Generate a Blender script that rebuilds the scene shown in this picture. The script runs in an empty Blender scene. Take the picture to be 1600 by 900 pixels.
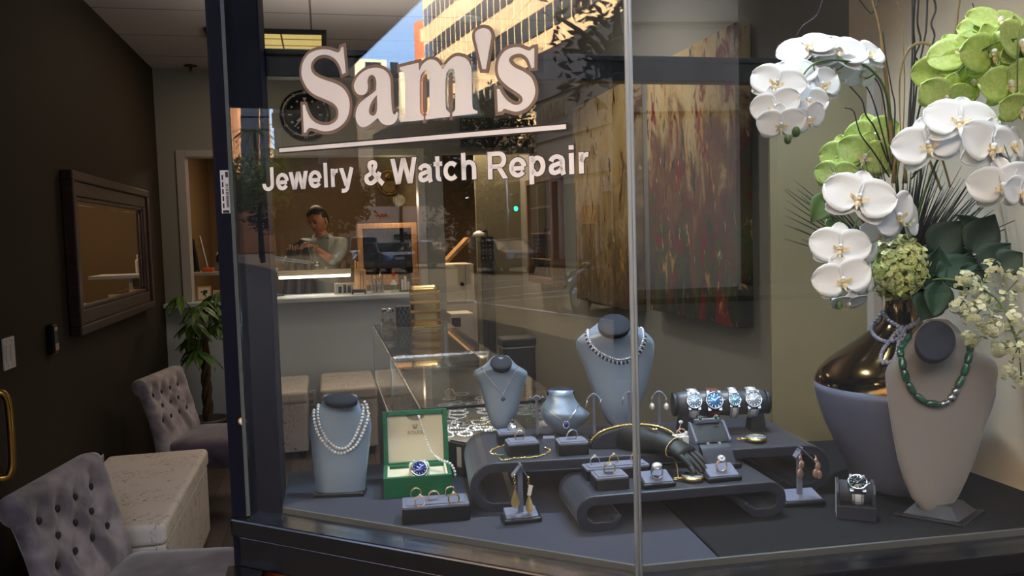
import bpy, bmesh, math, random
from math import sin, cos, pi, radians, hypot, atan2, sqrt
from mathutils import Vector, Matrix, noise
from mathutils.bvhtree import BVHTree
random.seed(7)
SC = bpy.context.scene
COL = SC.collection
VEC = Vector
# ------------------------------------------------------------------ camera model (1600 x 900 frame)
FP = 1290.0; PSI = radians(12.7); TH = radians(3.7); RO = radians(1.72)
EYE = VEC((0, 0, 1.5))
F0 = VEC((sin(PSI), cos(PSI), 0)); R0 = VEC((cos(PSI), -sin(PSI), 0))
CF = VEC((cos(TH)*F0.x, cos(TH)*F0.y, -sin(TH)))
U0 = VEC((sin(TH)*F0.x, sin(TH)*F0.y, cos(TH)))
CR = R0*cos(RO) - U0*sin(RO)
CU = U0*cos(RO) + R0*sin(RO)
def ray(px, py): return CF + CR*((px-800)/FP) - CU*((py-450)/FP)
def onz(px, py, z): r = ray(px, py); return EYE + r*((z-EYE.z)/r.z)
def ony(px, py, y): r = ray(px, py); return EYE + r*(y/r.y)
def onx(px, py, x): r = ray(px, py); return EYE + r*(x/r.x)
def atD(px, py, D): return EYE + ray(px, py)*D
def depth(P): return (VEC(P)-EYE).dot(CF)
def mpp(P): return depth(P)/FP
def facing(P, extra=0): return -atan2(P[0], P[1]) + radians(extra)
# the splayed pane from the entrance post A to the glass joint J
PA = VEC((-.17, 1.735, 0)); PJ = VEC((.462, 1.2035, 0))
PL = (PJ-PA).length; PT = (PJ-PA)/PL; PN = VEC((PT.y, -PT.x, 0))
def onpane(px, py):
    r = ray(px, py); t = PA.dot(PN)/r.dot(PN); q = EYE + r*t
    return ((q-PA).dot(PT), q.z)
def refl(P):
    P = VEC(P); return P - PN*(2*(P-PA).dot(PN))
def vray(px, py):
    o = refl(EYE); return o, refl(EYE+ray(px, py)) - o
def Vx(px, py, X): o, d = vray(px, py); return o + d*((X-o.x)/d.x)
def Vy(px, py, Y): o, d = vray(px, py); return o + d*((Y-o.y)/d.y)
def Vz(px, py, Z): o, d = vray(px, py); return o + d*((Z-o.z)/d.z)
def VD(px, py, D): return refl(atD(px, py, D))
# ------------------------------------------------------------------ mesh builder
class MB:
    def __init__(s): s.v = []; s.f = []; s.sm = []; s.M = None
    def add(s, vs, fs, smooth=True):
        b = len(s.v)
        for p in vs:
            p = VEC(p)
            s.v.append(s.M @ p if s.M else p)
        for f in fs:
            s.f.append([b+i for i in f]); s.sm.append(smooth)
        return s
    def box(s, x0, x1, y0, y1, z0, z1, M=None):
        vs = [VEC((x, y, z)) for z in (z0, z1) for y in (y0, y1) for x in (x0, x1)]
        if M: vs = [M @ v for v in vs]
        return s.add(vs, [(0,2,3,1),(4,5,7,6),(0,1,5,4),(2,6,7,3),(0,4,6,2),(1,3,7,5)], False)
    def bar(s, p0, p1, w, h, up=(0,0,1)):
        p0 = VEC(p0); p1 = VEC(p1); d = (p1-p0).normalized(); up = VEC(up)
        x = d.cross(up).normalized(); u = x.cross(d)
        vs = []
        for p in (p0, p1):
            for a, b in ((-1,-1),(1,-1),(1,1),(-1,1)): vs.append(p + x*(a*w/2) + u*(b*h/2))
        return s.add(vs, [(0,1,2,3),(7,6,5,4),(0,4,5,1),(1,5,6,2),(2,6,7,3),(3,7,4,0)], False)
    def tube(s, pts, r, n=8, closed=False, caps=True, flat=None):
        pts = [VEC(p) for p in pts]; k = len(pts)
        if k < 2: return s
        rs = r if isinstance(r, (list, tuple)) else [r]*k
        vs = []; prev = None
        for i, p in enumerate(pts):
            if closed: t = pts[(i+1) % k] - pts[i-1]
            else: t = pts[min(i+1, k-1)] - pts[max(i-1, 0)]
            t = t.normalized() if t.length > 1e-9 else VEC((0,0,1))
            if prev is None:
                a = VEC((0,0,1)) if abs(t.z) < .9 else VEC((1,0,0))
                if flat is not None: a = VEC(flat)
                x = t.cross(a).normalized()
            else:
                x = prev - t*prev.dot(t)
                x = x.normalized() if x.length > 1e-6 else t.orthogonal().normalized()
            prev = x; y = t.cross(x)
            for j in range(n):
                an = 2*pi*j/n
                vs.append(p + x*(cos(an)*rs[i]) + y*(sin(an)*rs[i]*(1 if flat is None else .22)))
        fs = []
        for i in range(k if closed else k-1):
            a = i*n; b = ((i+1) % k)*n
            for j in range(n): fs.append((a+j, a+(j+1) % n, b+(j+1) % n, b+j))
        if caps and not closed: fs += [tuple(range(n))[::-1], tuple(range((k-1)*n, k*n))]
        return s.add(vs, fs)
    def cyl(s, p0, p1, r0, r1=None, n=20):
        return s.tube([p0, p1], [r0, r0 if r1 is None else r1], n)
    def lathe(s, prof, n=32, c=(0,0,0), caps=True):
        vs = []; fs = []; k = len(prof); c = VEC(c)
        for r, z in prof:
            for j in range(n): vs.append(c + VEC((r*cos(2*pi*j/n), r*sin(2*pi*j/n), z)))
        for i in range(k-1):
            for j in range(n): fs.append((i*n+j, i*n+(j+1) % n, (i+1)*n+(j+1) % n, (i+1)*n+j))
        if caps: fs += [tuple(range(n))[::-1], tuple(range((k-1)*n, k*n))]
        return s.add(vs, fs)
    def ball(s, c, r, nu=14, nv=9, R=None):
        r = VEC(r) if isinstance(r, (tuple, list, Vector)) else VEC((r, r, r)); c = VEC(c)
        vs = [VEC((0,0,r.z))]; fs = []
        for i in range(1, nv):
            a = pi*i/nv
            for j in range(nu): vs.append(VEC((r.x*sin(a)*cos(2*pi*j/nu), r.y*sin(a)*sin(2*pi*j/nu), r.z*cos(a))))
        vs.append(VEC((0,0,-r.z))); e = len(vs)-1
        for j in range(nu):
            fs.append((0, 1+j, 1+(j+1) % nu)); o = 1+(nv-2)*nu
            fs.append((e, o+(j+1) % nu, o+j))
        for i in range(nv-2):
            for j in range(nu):
                a = 1+i*nu; b = a+nu; fs.append((a+j, b+j, b+(j+1) % nu, a+(j+1) % nu))
        if R: vs = [R @ v for v in vs]
        return s.add([c+v for v in vs], fs)
    def grid(s, fn, nu, nv, smooth=True):
        vs = [fn(i/nu, j/nv) for i in range(nu+1) for j in range(nv+1)]
        fs = [(i*(nv+1)+j, (i+1)*(nv+1)+j, (i+1)*(nv+1)+j+1, i*(nv+1)+j+1) for i in range(nu) for j in range(nv)]
        return s.add(vs, fs, smooth)
    def loft(s, rings, caps=True, smooth=True):
        n = len(rings[0]); vs = [p for r in rings for p in r]; fs = []
        for i in range(len(rings)-1):
            for j in range(n): fs.append((i*n+j, i*n+(j+1) % n, (i+1)*n+(j+1) % n, (i+1)*n+j))
        if caps: fs += [tuple(range(n))[::-1], tuple(range((len(rings)-1)*n, len(rings)*n))]
        return s.add(vs, fs, smooth)
    def prism(s, poly, y0, y1, smooth=False):          # polygon in local x,z pushed along y
        n = len(poly)
        vs = [VEC((x, y0, z)) for x, z in poly] + [VEC((x, y1, z)) for x, z in poly]
        fs = [tuple(range(n)), tuple(range(2*n-1, n-1, -1))] + [(i, n+i, n+(i+1) % n, (i+1) % n) for i in range(n)]
        return s.add(vs, fs, smooth)
    def stroke(s, path, t, y0, y1):                    # thick ribbon along an x,z path, pushed along y
        P = [VEC((p[0], 0, p[1])) for p in path]; up = []; dn = []
        for i in range(len(P)):
            d = (P[min(i+1, len(P)-1)]-P[max(i-1, 0)]).normalized(); nn = VEC((-d.z, 0, d.x))
            tt = t[i] if isinstance(t, list) else t
            up.append(P[i]+nn*tt/2); dn.append(P[i]-nn*tt/2)
        rings = []
        for i in range(len(P)):
            rings.append([up[i]+VEC((0,y0,0)), up[i]+VEC((0,y1,0)), dn[i]+VEC((0,y1,0)), dn[i]+VEC((0,y0,0))])
        return s.loft(rings, True, False)
    def rbox(s, x0, x1, y0, y1, z0, z1, r, n=4):       # box with rounded vertical corners
        pts = []
        for cx, cy, a0 in ((x1-r, y1-r, 0), (x0+r, y1-r, 90), (x0+r, y0+r, 180), (x1-r, y0+r, 270)):
            for i in range(n+1):
                a = radians(a0+90*i/n); pts.append((cx+r*cos(a), cy+r*sin(a)))
        return s.loft([[VEC((x, y, z)) for x, y in pts] for z in (z0, z1)], True, False)
    def mesh(s, name, recalc=True):
        me = bpy.data.meshes.new(name)
        me.from_pydata([tuple(v) for v in s.v], [], s.f)
        for p, q in zip(me.polygons, s.sm): p.use_smooth = q
        if recalc:
            b = bmesh.new(); b.from_mesh(me)
            bmesh.ops.recalc_face_normals(b, faces=b.faces); b.to_mesh(me); b.free()
        return me
    def bvh(s): return BVHTree.FromPolygons(s.v, s.f)
# ------------------------------------------------------------------ objects
def add_mods(o, bevel=0, seg=2, sub=0, solid=0):
    if solid:
        m = o.modifiers.new('solid', 'SOLIDIFY'); m.thickness = solid; m.offset = 0
    if bevel:
        m = o.modifiers.new('bevel', 'BEVEL'); m.width = bevel; m.segments = seg; m.limit_method = 'ANGLE'; m.angle_limit = radians(40)
        try: m.harden_normals = False
        except Exception: pass
    if sub:
        m = o.modifiers.new('sub', 'SUBSURF'); m.levels = sub; m.render_levels = sub
def mkobj(name, mb, mat, parent=None, recalc=True, **k):
    me = mb if isinstance(mb, bpy.types.Mesh) else mb.mesh(name, recalc)
    if not me.materials: me.materials.append(mat)
    o = bpy.data.objects.new(name, me); COL.objects.link(o)
    if parent: o.parent = parent
    add_mods(o, **k); return o
def part(name, mb, mat, parent, world=False, label=None, **k):
    if world:
        off = parent.location
        if parent.parent: off = off + parent.parent.location
        mb.v = [v-off for v in mb.v]
    o = mkobj(name, mb, mat, parent, **k)
    if label: o['label'] = label
    return o
def tag(o, label, cat, group=None):
    o['label'] = label; o['category'] = cat
    if group: o['group'] = group
    return o
def thing(name, label, cat, loc=(0,0,0), rz=0, group=None):
    o = bpy.data.objects.new(name, None); COL.objects.link(o); o.empty_display_size = .02
    o.location = VEC(loc); o.rotation_euler = (0, 0, rz)
    return tag(o, label, cat, group)
def solo(name, mb, mat, label, cat, loc=None, rz=0, group=None, **k):
    if loc is None:                                   # built in world coordinates: put the origin at its base
        c = sum((v for v in mb.v), VEC((0,0,0)))/len(mb.v); c.z = min(v.z for v in mb.v)
        mb.v = [v-c for v in mb.v]; loc = c
    o = mkobj(name, mb, mat, None, **k); o.location = VEC(loc); o.rotation_euler = (0, 0, rz)
    return tag(o, label, cat, group)
def struct(name, mb, mat, parent=None, **k):
    o = mkobj(name, mb, mat, parent, **k)
    if not parent: o['kind'] = 'structure'
    return o
def dup(root, loc=None, rz=None, label=None, group=None):
    def cp(o, par):
        c = o.copy(); COL.objects.link(c)
        if par: c.parent = par
        for ch in o.children: cp(ch, c)
        return c
    r = cp(root, None)
    if loc is not None: r.location = VEC(loc)
    if rz is not None: r.rotation_euler = (0, 0, rz)
    if label: r['label'] = label
    if group: r['group'] = group
    return r
# ------------------------------------------------------------------ materials
def lin(c):
    return tuple(((x/255)/12.92 if x/255 <= .04045 else ((x/255+.055)/1.055)**2.4) for x in c)
def mat(name, rgb, rough=.5, metal=0, var=0, vscale=20, bump=0, bscale=60, sheen=0, coat=0, spec=None, emit=None, estr=0, rgb2=None, aniso=None, trans=0, ior=None, sub=0):
    m = bpy.data.materials.new(name); m.use_nodes = True; nt = m.node_tree; N = nt.nodes; Lk = nt.links
    b = N['Principled BSDF']; c = lin(rgb)
    b.inputs['Base Color'].default_value = (*c, 1); b.inputs['Roughness'].default_value = rough; b.inputs['Metallic'].default_value = metal
    if sheen: b.inputs['Sheen Weight'].default_value = sheen; b.inputs['Sheen Roughness'].default_value = .4
    if coat: b.inputs['Coat Weight'].default_value = coat; b.inputs['Coat Roughness'].default_value = .08
    if spec is not None: b.inputs['Specular IOR Level'].default_value = spec
    if trans: b.inputs['Transmission Weight'].default_value = trans
    if ior: b.inputs['IOR'].default_value = ior
    if sub: b.inputs['Subsurface Weight'].default_value = sub; b.inputs['Subsurface Radius'].default_value = (.01, .01, .008); b.inputs['Subsurface Scale'].default_value = .3
    if emit: b.inputs['Emission Color'].default_value = (*lin(emit), 1); b.inputs['Emission Strength'].default_value = estr
    tc = N.new('ShaderNodeTexCoord')
    if var or rgb2:
        nz = N.new('ShaderNodeTexNoise'); nz.inputs['Scale'].default_value = vscale; nz.inputs['Detail'].default_value = 5
        if aniso:
            mp = N.new('ShaderNodeMapping'); mp.inputs['Scale'].default_value = aniso
            Lk.new(tc.outputs['Object'], mp.inputs['Vector']); Lk.new(mp.outputs['Vector'], nz.inputs['Vector'])
        else: Lk.new(tc.outputs['Object'], nz.inputs['Vector'])
        rp = N.new('ShaderNodeValToRGB'); rp.color_ramp.elements[0].position = .35; rp.color_ramp.elements[1].position = .65
        d = lin(rgb2) if rgb2 else tuple(x*(1+var) for x in c); a = c if rgb2 else tuple(x*(1-var) for x in c)
        rp.color_ramp.elements[0].color = (*a, 1); rp.color_ramp.elements[1].color = (*d, 1)
        Lk.new(nz.outputs['Fac'], rp.inputs['Fac']); Lk.new(rp.outputs['Color'], b.inputs['Base Color'])
    if bump:
        n2 = N.new('ShaderNodeTexNoise'); n2.inputs['Scale'].default_value = bscale; n2.inputs['Detail'].default_value = 4
        Lk.new(tc.outputs['Object'], n2.inputs['Vector'])
        bp = N.new('ShaderNodeBump'); bp.inputs['Strength'].default_value = bump; bp.inputs['Distance'].default_value = .01
        Lk.new(n2.outputs['Fac'], bp.inputs['Height']); Lk.new(bp.outputs['Normal'], b.inputs['Normal'])
    return m
def glow(name, rgb, s):
    m = bpy.data.materials.new(name); m.use_nodes = True; nt = m.node_tree; nt.nodes.clear()
    e = nt.nodes.new('ShaderNodeEmission'); o = nt.nodes.new('ShaderNodeOutputMaterial')
    e.inputs['Color'].default_value = (*lin(rgb), 1); e.inputs['Strength'].default_value = s
    nt.links.new(e.outputs[0], o.inputs[0]); return m
def pane_mat(name, tint, f0=.04, gain=1.0):
    # clear sheet glass: mirror reflection by angle, the rest passes straight through
    m = bpy.data.materials.new(name); m.use_nodes = True; nt = m.node_tree; N = nt.nodes; Lk = nt.links; N.clear()
    out = N.new('ShaderNodeOutputMaterial'); mix = N.new('ShaderNodeMixShader'); tr = N.new('ShaderNodeBsdfTransparent'); gl = N.new('ShaderNodeBsdfGlossy')
    tr.inputs['Color'].default_value = (*tint, 1); gl.inputs['Roughness'].default_value = 0.0; gl.inputs['Color'].default_value = (1,1,1,1)
    g = N.new('ShaderNodeNewGeometry'); dt = N.new('ShaderNodeVectorMath'); dt.operation = 'DOT_PRODUCT'
    Lk.new(g.outputs['Normal'], dt.inputs[0]); Lk.new(g.outputs['Incoming'], dt.inputs[1])
    def mth(op, a, b=None):
        n = N.new('ShaderNodeMath'); n.operation = op
        for i, q in enumerate((a, b)):
            if q is None: continue
            if isinstance(q, (int, float)): n.inputs[i].default_value = q
            else: Lk.new(q, n.inputs[i])
        return n.outputs[0]
    c = mth('ABSOLUTE', dt.outputs['Value']); p = mth('POWER', mth('SUBTRACT', 1.0, c), 5.0)
    f = mth('MULTIPLY', mth('ADD', mth('MULTIPLY', p, 1-f0), f0), gain)
    Lk.new(f, mix.inputs[0]); Lk.new(tr.outputs[0], mix.inputs[1]); Lk.new(gl.outputs[0], mix.inputs[2]); Lk.new(mix.outputs[0], out.inputs[0])
    return m
M = {}
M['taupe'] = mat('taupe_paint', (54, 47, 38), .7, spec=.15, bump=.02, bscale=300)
M['gray'] = mat('gray_paint', (144, 142, 134), .6, bump=.02, bscale=300)
M['bluegray'] = mat('counter_laminate', (190, 198, 204), .45)
M['olive'] = mat('olive_paint', (140, 133, 106), .6, bump=.02, bscale=300)
M['beige'] = mat('beige_paint', (206, 192, 172), .6, bump=.02, bscale=300)
M['brownwall'] = mat('workshop_paint', (104, 80, 48), .7)
M['trimw'] = mat('trim_white', (176, 170, 165), .45)
M['black'] = mat('black_gloss_frame', (22, 21, 24), .22, coat=.3)
M['navy'] = mat('navy_black_paint', (17, 18, 34), .5, spec=.12)
M['blackm'] = mat('matte_black', (14, 14, 16), .55)
M['carpet'] = mat('charcoal_fabric', (54, 56, 70), .9, spec=.12, var=.12, vscale=400, bump=.1, bscale=900, sheen=.2)
M['board'] = mat('charcoal_board', (30, 29, 31), .8, spec=.1, var=.08, vscale=300, bump=.04, bscale=600)
M['riser'] = mat('dark_leatherette', (40, 42, 54), .42, bump=.05, bscale=700, sheen=.15)
M['satin'] = mat('silver_satin', (146, 163, 184), .36, metal=.55, bump=.04, bscale=1400, sheen=.3)
M['greybust'] = mat('grey_suede', (128, 122, 120), .75, bump=.05, bscale=900, sheen=.3)
M['roll'] = mat('grey_leather', (66, 66, 74), .4, bump=.06, bscale=400)
M['cap'] = mat('slate_cap', (34, 35, 45), .8, spec=.25)
M['pad'] = mat('grey_suede_pad', (104, 107, 128), .7, bump=.05, bscale=900, sheen=.25)
M['lthr'] = mat('black_leather', (12, 12, 15), .42, bump=.05, bscale=500)
M['slvr'] = mat('silver', (225, 226, 230), .16, metal=1)
M['steel'] = mat('brushed_steel', (190, 192, 198), .26, metal=1)
M['links'] = mat('polished_links', (232, 234, 238), .45, metal=.35)
M['links2'] = mat('brushed_links', (170, 174, 182), .45, metal=.4)
M['gold'] = mat('gold', (228, 198, 132), .27, metal=1)
M['rose'] = mat('rose_gold', (240, 196, 174), .34, metal=.85)
M['brass'] = mat('aged_brass', (190, 145, 70), .3, metal=1)
M['bronze'] = mat('bronze_glaze', (104, 78, 40), .12, metal=1, coat=.3)
M['vasegrey'] = mat('slate_glaze', (96, 102, 126), .32, var=.05, vscale=8)
M['pearl'] = mat('pearl', (228, 224, 220), .2, coat=.5, spec=.6)
M['bpearl'] = mat('black_pearl', (58, 62, 62), .12, metal=.4, coat=.6)
M['gem'] = mat('diamond', (245, 248, 255), .03, metal=.55, coat=.8)
M['blue_gem'] = mat('amethyst', (52, 38, 150), .06, coat=.8)
M['navy_gem'] = mat('sapphire', (30, 40, 75), .08, coat=.8)
M['emer'] = mat('emerald', (18, 105, 62), .08, coat=.8)
M['jade'] = mat('jade', (28, 78, 56), .22, var=.25, vscale=90, coat=.5)
M['greybead'] = mat('lilac_grey_stone', (150, 148, 172), .35)
M['greenbox'] = mat('green_leatherette', (12, 96, 58), .5, bump=.05, bscale=800)
M['cream'] = mat('cream_suede', (222, 210, 182), .8)
M['creamc'] = mat('pale_green_cushion', (212, 216, 188), .75)
M['ink'] = mat('grey_print', (120, 108, 88), .6)
M['vinyl'] = mat('white_vinyl', (255, 251, 251), .6)
M['vinylb'] = mat('brown_vinyl_edge', (134, 112, 98), .5)
M['vinylk'] = mat('dark_vinyl_edge', (30, 26, 34), .5)
M['petal'] = mat('white_petal', (248, 247, 249), .55, sub=.15)
M['petalg'] = mat('lime_petal', (176, 200, 96), .55, rgb2=(205, 220, 135), vscale=16, sub=.15)
M['lip'] = mat('yellow_lip', (240, 196, 104), .5, rgb2=(244, 240, 224), vscale=30)
M['stem'] = mat('green_stem', (86, 108, 56), .6)
M['leaf'] = mat('dark_leaf', (18, 54, 30), .6, var=.25, vscale=25)
M['leaf2'] = mat('grey_leaf', (38, 58, 44), .65, var=.2, vscale=25)
M['leafb'] = mat('plant_leaf', (74, 104, 40), .45, var=.25, vscale=20)
M['hyd'] = mat('green_hydrangea', (196, 210, 128), .6, rgb2=(222, 216, 166), vscale=18)
M['hydp'] = mat('pale_hydrangea', (206, 208, 160), .6, rgb2=(226, 224, 190), vscale=40)
M['twig'] = mat('dark_twig', (48, 38, 36), .75)
M['reed'] = mat('tan_reed', (142, 112, 66), .6, var=.15, vscale=20)
M['spike'] = mat('dark_grass', (38, 34, 26), .6)
M['bark'] = mat('plant_bark', (92, 70, 50), .8, var=.2, vscale=30, bump=.3, bscale=60)
M['velvet'] = mat('mauve_velvet', (108, 96, 104), .7, rgb2=(182, 168, 170), vscale=8, bump=.08, bscale=200, sheen=.7)  # paler mottling put into the colour for the velvet's highlights
M['velvetd'] = mat('plum_velvet', (68, 56, 65), .7, rgb2=(108, 92, 102), vscale=9, bump=.08, bscale=200, sheen=.6)  # darker seat tone with the same painted-in highlights
M['button'] = mat('dark_button', (62, 50, 54), .6)
M['darkwood'] = mat('dark_wood', (58, 40, 32), .4, var=.25, vscale=12, aniso=(1, 8, 8))
M['wood'] = mat('oak_wood', (196, 148, 96), .45, var=.15, vscale=10, aniso=(8, 1, 1))
M['mirror'] = mat('silvered_glass', (235, 235, 235), .01, metal=1)
M['plastic'] = mat('white_plastic', (225, 222, 220), .4)
M['tile'] = mat('ceiling_tile', (176, 166, 164), .85, bump=.12, bscale=180)
M['glass'] = pane_mat('window_glass', (.965, .98, .972), .042, 1.42)
M['case'] = pane_mat('showcase_glass', (.95, .97, .965), .04)
M['skin'] = mat('skin', (176, 122, 92), .5, sub=.1)
M['hair'] = mat('black_hair', (16, 14, 15), .45, bump=.2, bscale=150)
M['shirt'] = mat('grey_green_shirt', (150, 158, 150), .8, var=.06, vscale=14, bump=.15, bscale=22)
M['coat'] = mat('charcoal_cloth', (66, 58, 54), .85, bump=.1, bscale=30)
M['screen'] = mat('dark_screen', (12, 14, 20), .12)
M['tubeglow'] = glow('lamp_tube', (255, 236, 214), 6.0)
M['warmglow'] = glow('ceiling_panel_glow', (255, 226, 140), .62)
M['downglow'] = glow('downlight_glow', (255, 246, 236), 9.0)
M['cyanglow'] = glow('signal_green', (20, 255, 190), 22.0)
M['redglow'] = glow('tail_light_red', (255, 60, 40), 16.0)
# ------------------------------------------------------------------ text
def glyphs(s, offset=0.0, ext=.5):
    cu = bpy.data.curves.new('t', 'FONT'); cu.body = s; cu.size = 1; cu.offset = offset; cu.extrude = ext; cu.resolution_u = 4
    ob = bpy.data.objects.new('t', cu); COL.objects.link(ob)
    bpy.context.view_layer.update()
    me = bpy.data.meshes.new_from_object(ob.evaluated_get(bpy.context.evaluated_depsgraph_get()))
    vs = [v.co.copy() for v in me.vertices]; fs = [tuple(p.vertices) for p in me.polygons]
    bpy.data.objects.remove(ob); bpy.data.curves.remove(cu); bpy.data.meshes.remove(me)
    return vs, fs
def text_mb(s, fit_w, fit_h, origin, xd, yd, nd, thick=.0006, offset=0.0, center=False, mb=None):
    vs, fs = glyphs(s, offset)
    if not vs: return mb or MB()
    x0 = min(v.x for v in vs); x1 = max(v.x for v in vs); y0 = min(v.y for v in vs); y1 = max(v.y for v in vs)
    sx = fit_w/(x1-x0); sy = fit_h/(y1-y0) if fit_h else sx
    o = VEC(origin); xd = VEC(xd); yd = VEC(yd); nd = VEC(nd)
    cx = (x1-x0)/2 if center else 0
    mb = mb or MB()
    mb.add([o + xd*((v.x-x0-cx)*sx) + yd*((v.y-(y0 if fit_h else 0))*sy) + nd*(v.z*thick) for v in vs], fs, False)
    return mb
def curve_fill(loops, ext=.5, offset=0.0):
    # fill closed loops (list of [(x,y)...]) with holes
    cu = bpy.data.curves.new('c', 'CURVE'); cu.dimensions = '2D'; cu.fill_mode = 'BOTH'; cu.extrude = ext; cu.offset = offset
    for lp in loops:
        sp = cu.splines.new('POLY'); sp.points.add(len(lp)-1); sp.use_cyclic_u = True
        for p, q in zip(sp.points, lp): p.co = (q[0], q[1], 0, 1)
    ob = bpy.data.objects.new('c', cu); COL.objects.link(ob); bpy.context.view_layer.update()
    me = bpy.data.meshes.new_from_object(ob.evaluated_get(bpy.context.evaluated_depsgraph_get()))
    vs = [v.co.copy() for v in me.vertices]; fs = [tuple(p.vertices) for p in me.polygons]
    bpy.data.objects.remove(ob); bpy.data.curves.remove(cu); bpy.data.meshes.remove(me)
    return vs, fs
def spline(pts, sub=6, closed=True):
    # Catmull-Rom through points; a third entry marks a corner
    n = len(pts); out = []
    for i in range(n if closed else n-1):
        p1 = VEC(pts[i][:2]); p2 = VEC(pts[(i+1) % n][:2])
        c1 = len(pts[i]) > 2; c2 = len(pts[(i+1) % n]) > 2
        p0 = p1*2-p2 if c1 else VEC(pts[i-1][:2] if (closed or i > 0) else pts[i][:2])
        p3 = p2*2-p1 if c2 else VEC(pts[(i+2) % n][:2] if (closed or i+2 < n) else pts[(i+1) % n][:2])
        for k in range(sub):
            t = k/sub
            out.append(.5*((2*p1)+(p2-p0)*t+(2*p0-5*p1+4*p2-p3)*t*t+(3*p1-p0-3*p2+p3)*t**3))
    if not closed: out.append(VEC(pts[-1][:2]))
    return out
def smooth3(pts, sub=6, closed=False):
    P = [VEC(p) for p in pts]; n = len(P); out = []
    for i in range(n if closed else n-1):
        p1 = P[i]; p2 = P[(i+1) % n]
        p0 = P[i-1] if (closed or i > 0) else p1*2-p2
        p3 = P[(i+2) % n] if (closed or i+2 < n) else p2*2-p1
        for k in range(sub):
            t = k/sub
            out.append(.5*((2*p1)+(p2-p0)*t+(2*p0-5*p1+4*p2-p3)*t*t+(3*p1-p0-3*p2+p3)*t**3))
    if not closed: out.append(P[-1])
    return out
def resample(pts, step):
    out = [pts[0]]; acc = 0
    for a, b in zip(pts, pts[1:]):
        d = (b-a).length; t = 0
        while acc + d - t >= step:
            t += step-acc; acc = 0; out.append(a+(b-a)*(t/d))
        acc += d-t
    return out
SKY, SUN, INT, DSP, EXPO = 8.0, 50.0, 1.0, 1.5, 0.12
# ================================================================== the room
def plank_mat():
    m = mat('wood_plank_floor', (92, 82, 76), .45); nt = m.node_tree; N = nt.nodes; Lk = nt.links; b = N['Principled BSDF']
    tc = N.new('ShaderNodeTexCoord'); mp = N.new('ShaderNodeMapping'); mp.inputs['Rotation'].default_value = (0, 0, pi/2)
    br = N.new('ShaderNodeTexBrick'); br.inputs['Scale'].default_value = 1; br.inputs['Brick Width'].default_value = 1.1; br.inputs['Row Height'].default_value = .14; br.inputs['Mortar Size'].default_value = .002
    br.inputs['Color1'].default_value = (*lin((120, 104, 94)), 1); br.inputs['Color2'].default_value = (*lin((92, 80, 74)), 1); br.inputs['Mortar'].default_value = (*lin((40, 34, 32)), 1)
    nz = N.new('ShaderNodeTexNoise'); nz.inputs['Scale'].default_value = 6; m2 = N.new('ShaderNodeMapping'); m2.inputs['Scale'].default_value = (12, 1, 1)
    mx = N.new('ShaderNodeMix'); mx.data_type = 'RGBA'; mx.blend_type = 'MULTIPLY'; mx.inputs[0].default_value = .5
    Lk.new(tc.outputs['Object'], mp.inputs[0]); Lk.new(mp.outputs[0], br.inputs[0]); Lk.new(tc.outputs['Object'], m2.inputs[0]); Lk.new(m2.outputs[0], nz.inputs[0])
    Lk.new(br.outputs['Color'], mx.inputs[6]); Lk.new(nz.outputs['Fac'], mx.inputs[7]); Lk.new(mx.outputs[2], b.inputs['Base Color']); return m
def tile_mat():
    m = M['tile']; nt = m.node_tree; N = nt.nodes; Lk = nt.links; b = N['Principled BSDF']
    tc = N.new('ShaderNodeTexCoord'); mp = N.new('ShaderNodeMapping'); mp.inputs['Location'].default_value = (.02, -.12, 0)
    br = N.new('ShaderNodeTexBrick'); br.offset = 0; br.inputs['Scale'].default_value = 1; br.inputs['Brick Width'].default_value = 1.2; br.inputs['Row Height'].default_value = .605; br.inputs['Mortar Size'].default_value = .006
    for k in ('Color1', 'Color2'): br.inputs[k].default_value = (*lin((176, 166, 164)), 1)
    br.inputs['Mortar'].default_value = (*lin((96, 88, 86)), 1)
    Lk.new(tc.outputs['Object'], mp.inputs[0]); Lk.new(mp.outputs[0], br.inputs[0]); Lk.new(br.outputs['Color'], b.inputs['Base Color']); return m
M['planks'] = plank_mat(); tile_mat()
XL, XR, YB, YW = -1.18, 1.70, 6.60, 9.4
struct('floor', MB().box(-1.6, 1.9, 1.25, YW+.1, -.12, 0), M['planks'])
struct('ceiling', MB().box(-1.3, 1.85, 1.95, YB+.12, 2.8, 2.95), M['tile'])
struct('ceiling_workshop', MB().box(-1.3, 1.85, YB+.12, YW+.1, 2.45, 2.6), M['beige'])
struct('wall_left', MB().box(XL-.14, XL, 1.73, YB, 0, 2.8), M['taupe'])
struct('wall_right', MB().box(XR, XR+.15, 1.95, YW, 0, 2.8), M['gray'])
wb = MB()
wb.box(XL-.14, -.99, YB, YB+.12, 0, 2.8); wb.box(-.99, .75, YB, YB+.12, 0, 1.02); wb.box(-.99, .75, YB, YB+.12, 2.155, 2.8)
wb.box(.75, .945, YB, YB+.12, 0, 2.8); wb.box(.945, XR, YB, YB+.12, 2.16, 2.8)
struct('wall_back', wb, M['gray'])
struct('wall_workshop_back', MB().box(XL-.14, XR+.15, YW, YW+.1, 0, 2.6), M['brownwall'])
struct('wall_workshop_left', MB().box(XL-.14, XL, YB+.12, YW, 0, 2.6), M['brownwall'])
struct('wall_workshop_side', MB().box(.82, .87, YB+.13, YW, 0, 2.45), M['brownwall'])
wd = MB(); wd.box(1.30, 1.699, YB+.5, YB+.54, 0, 2.45)
struct('wall_passage', wd, M['olive'])
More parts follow.
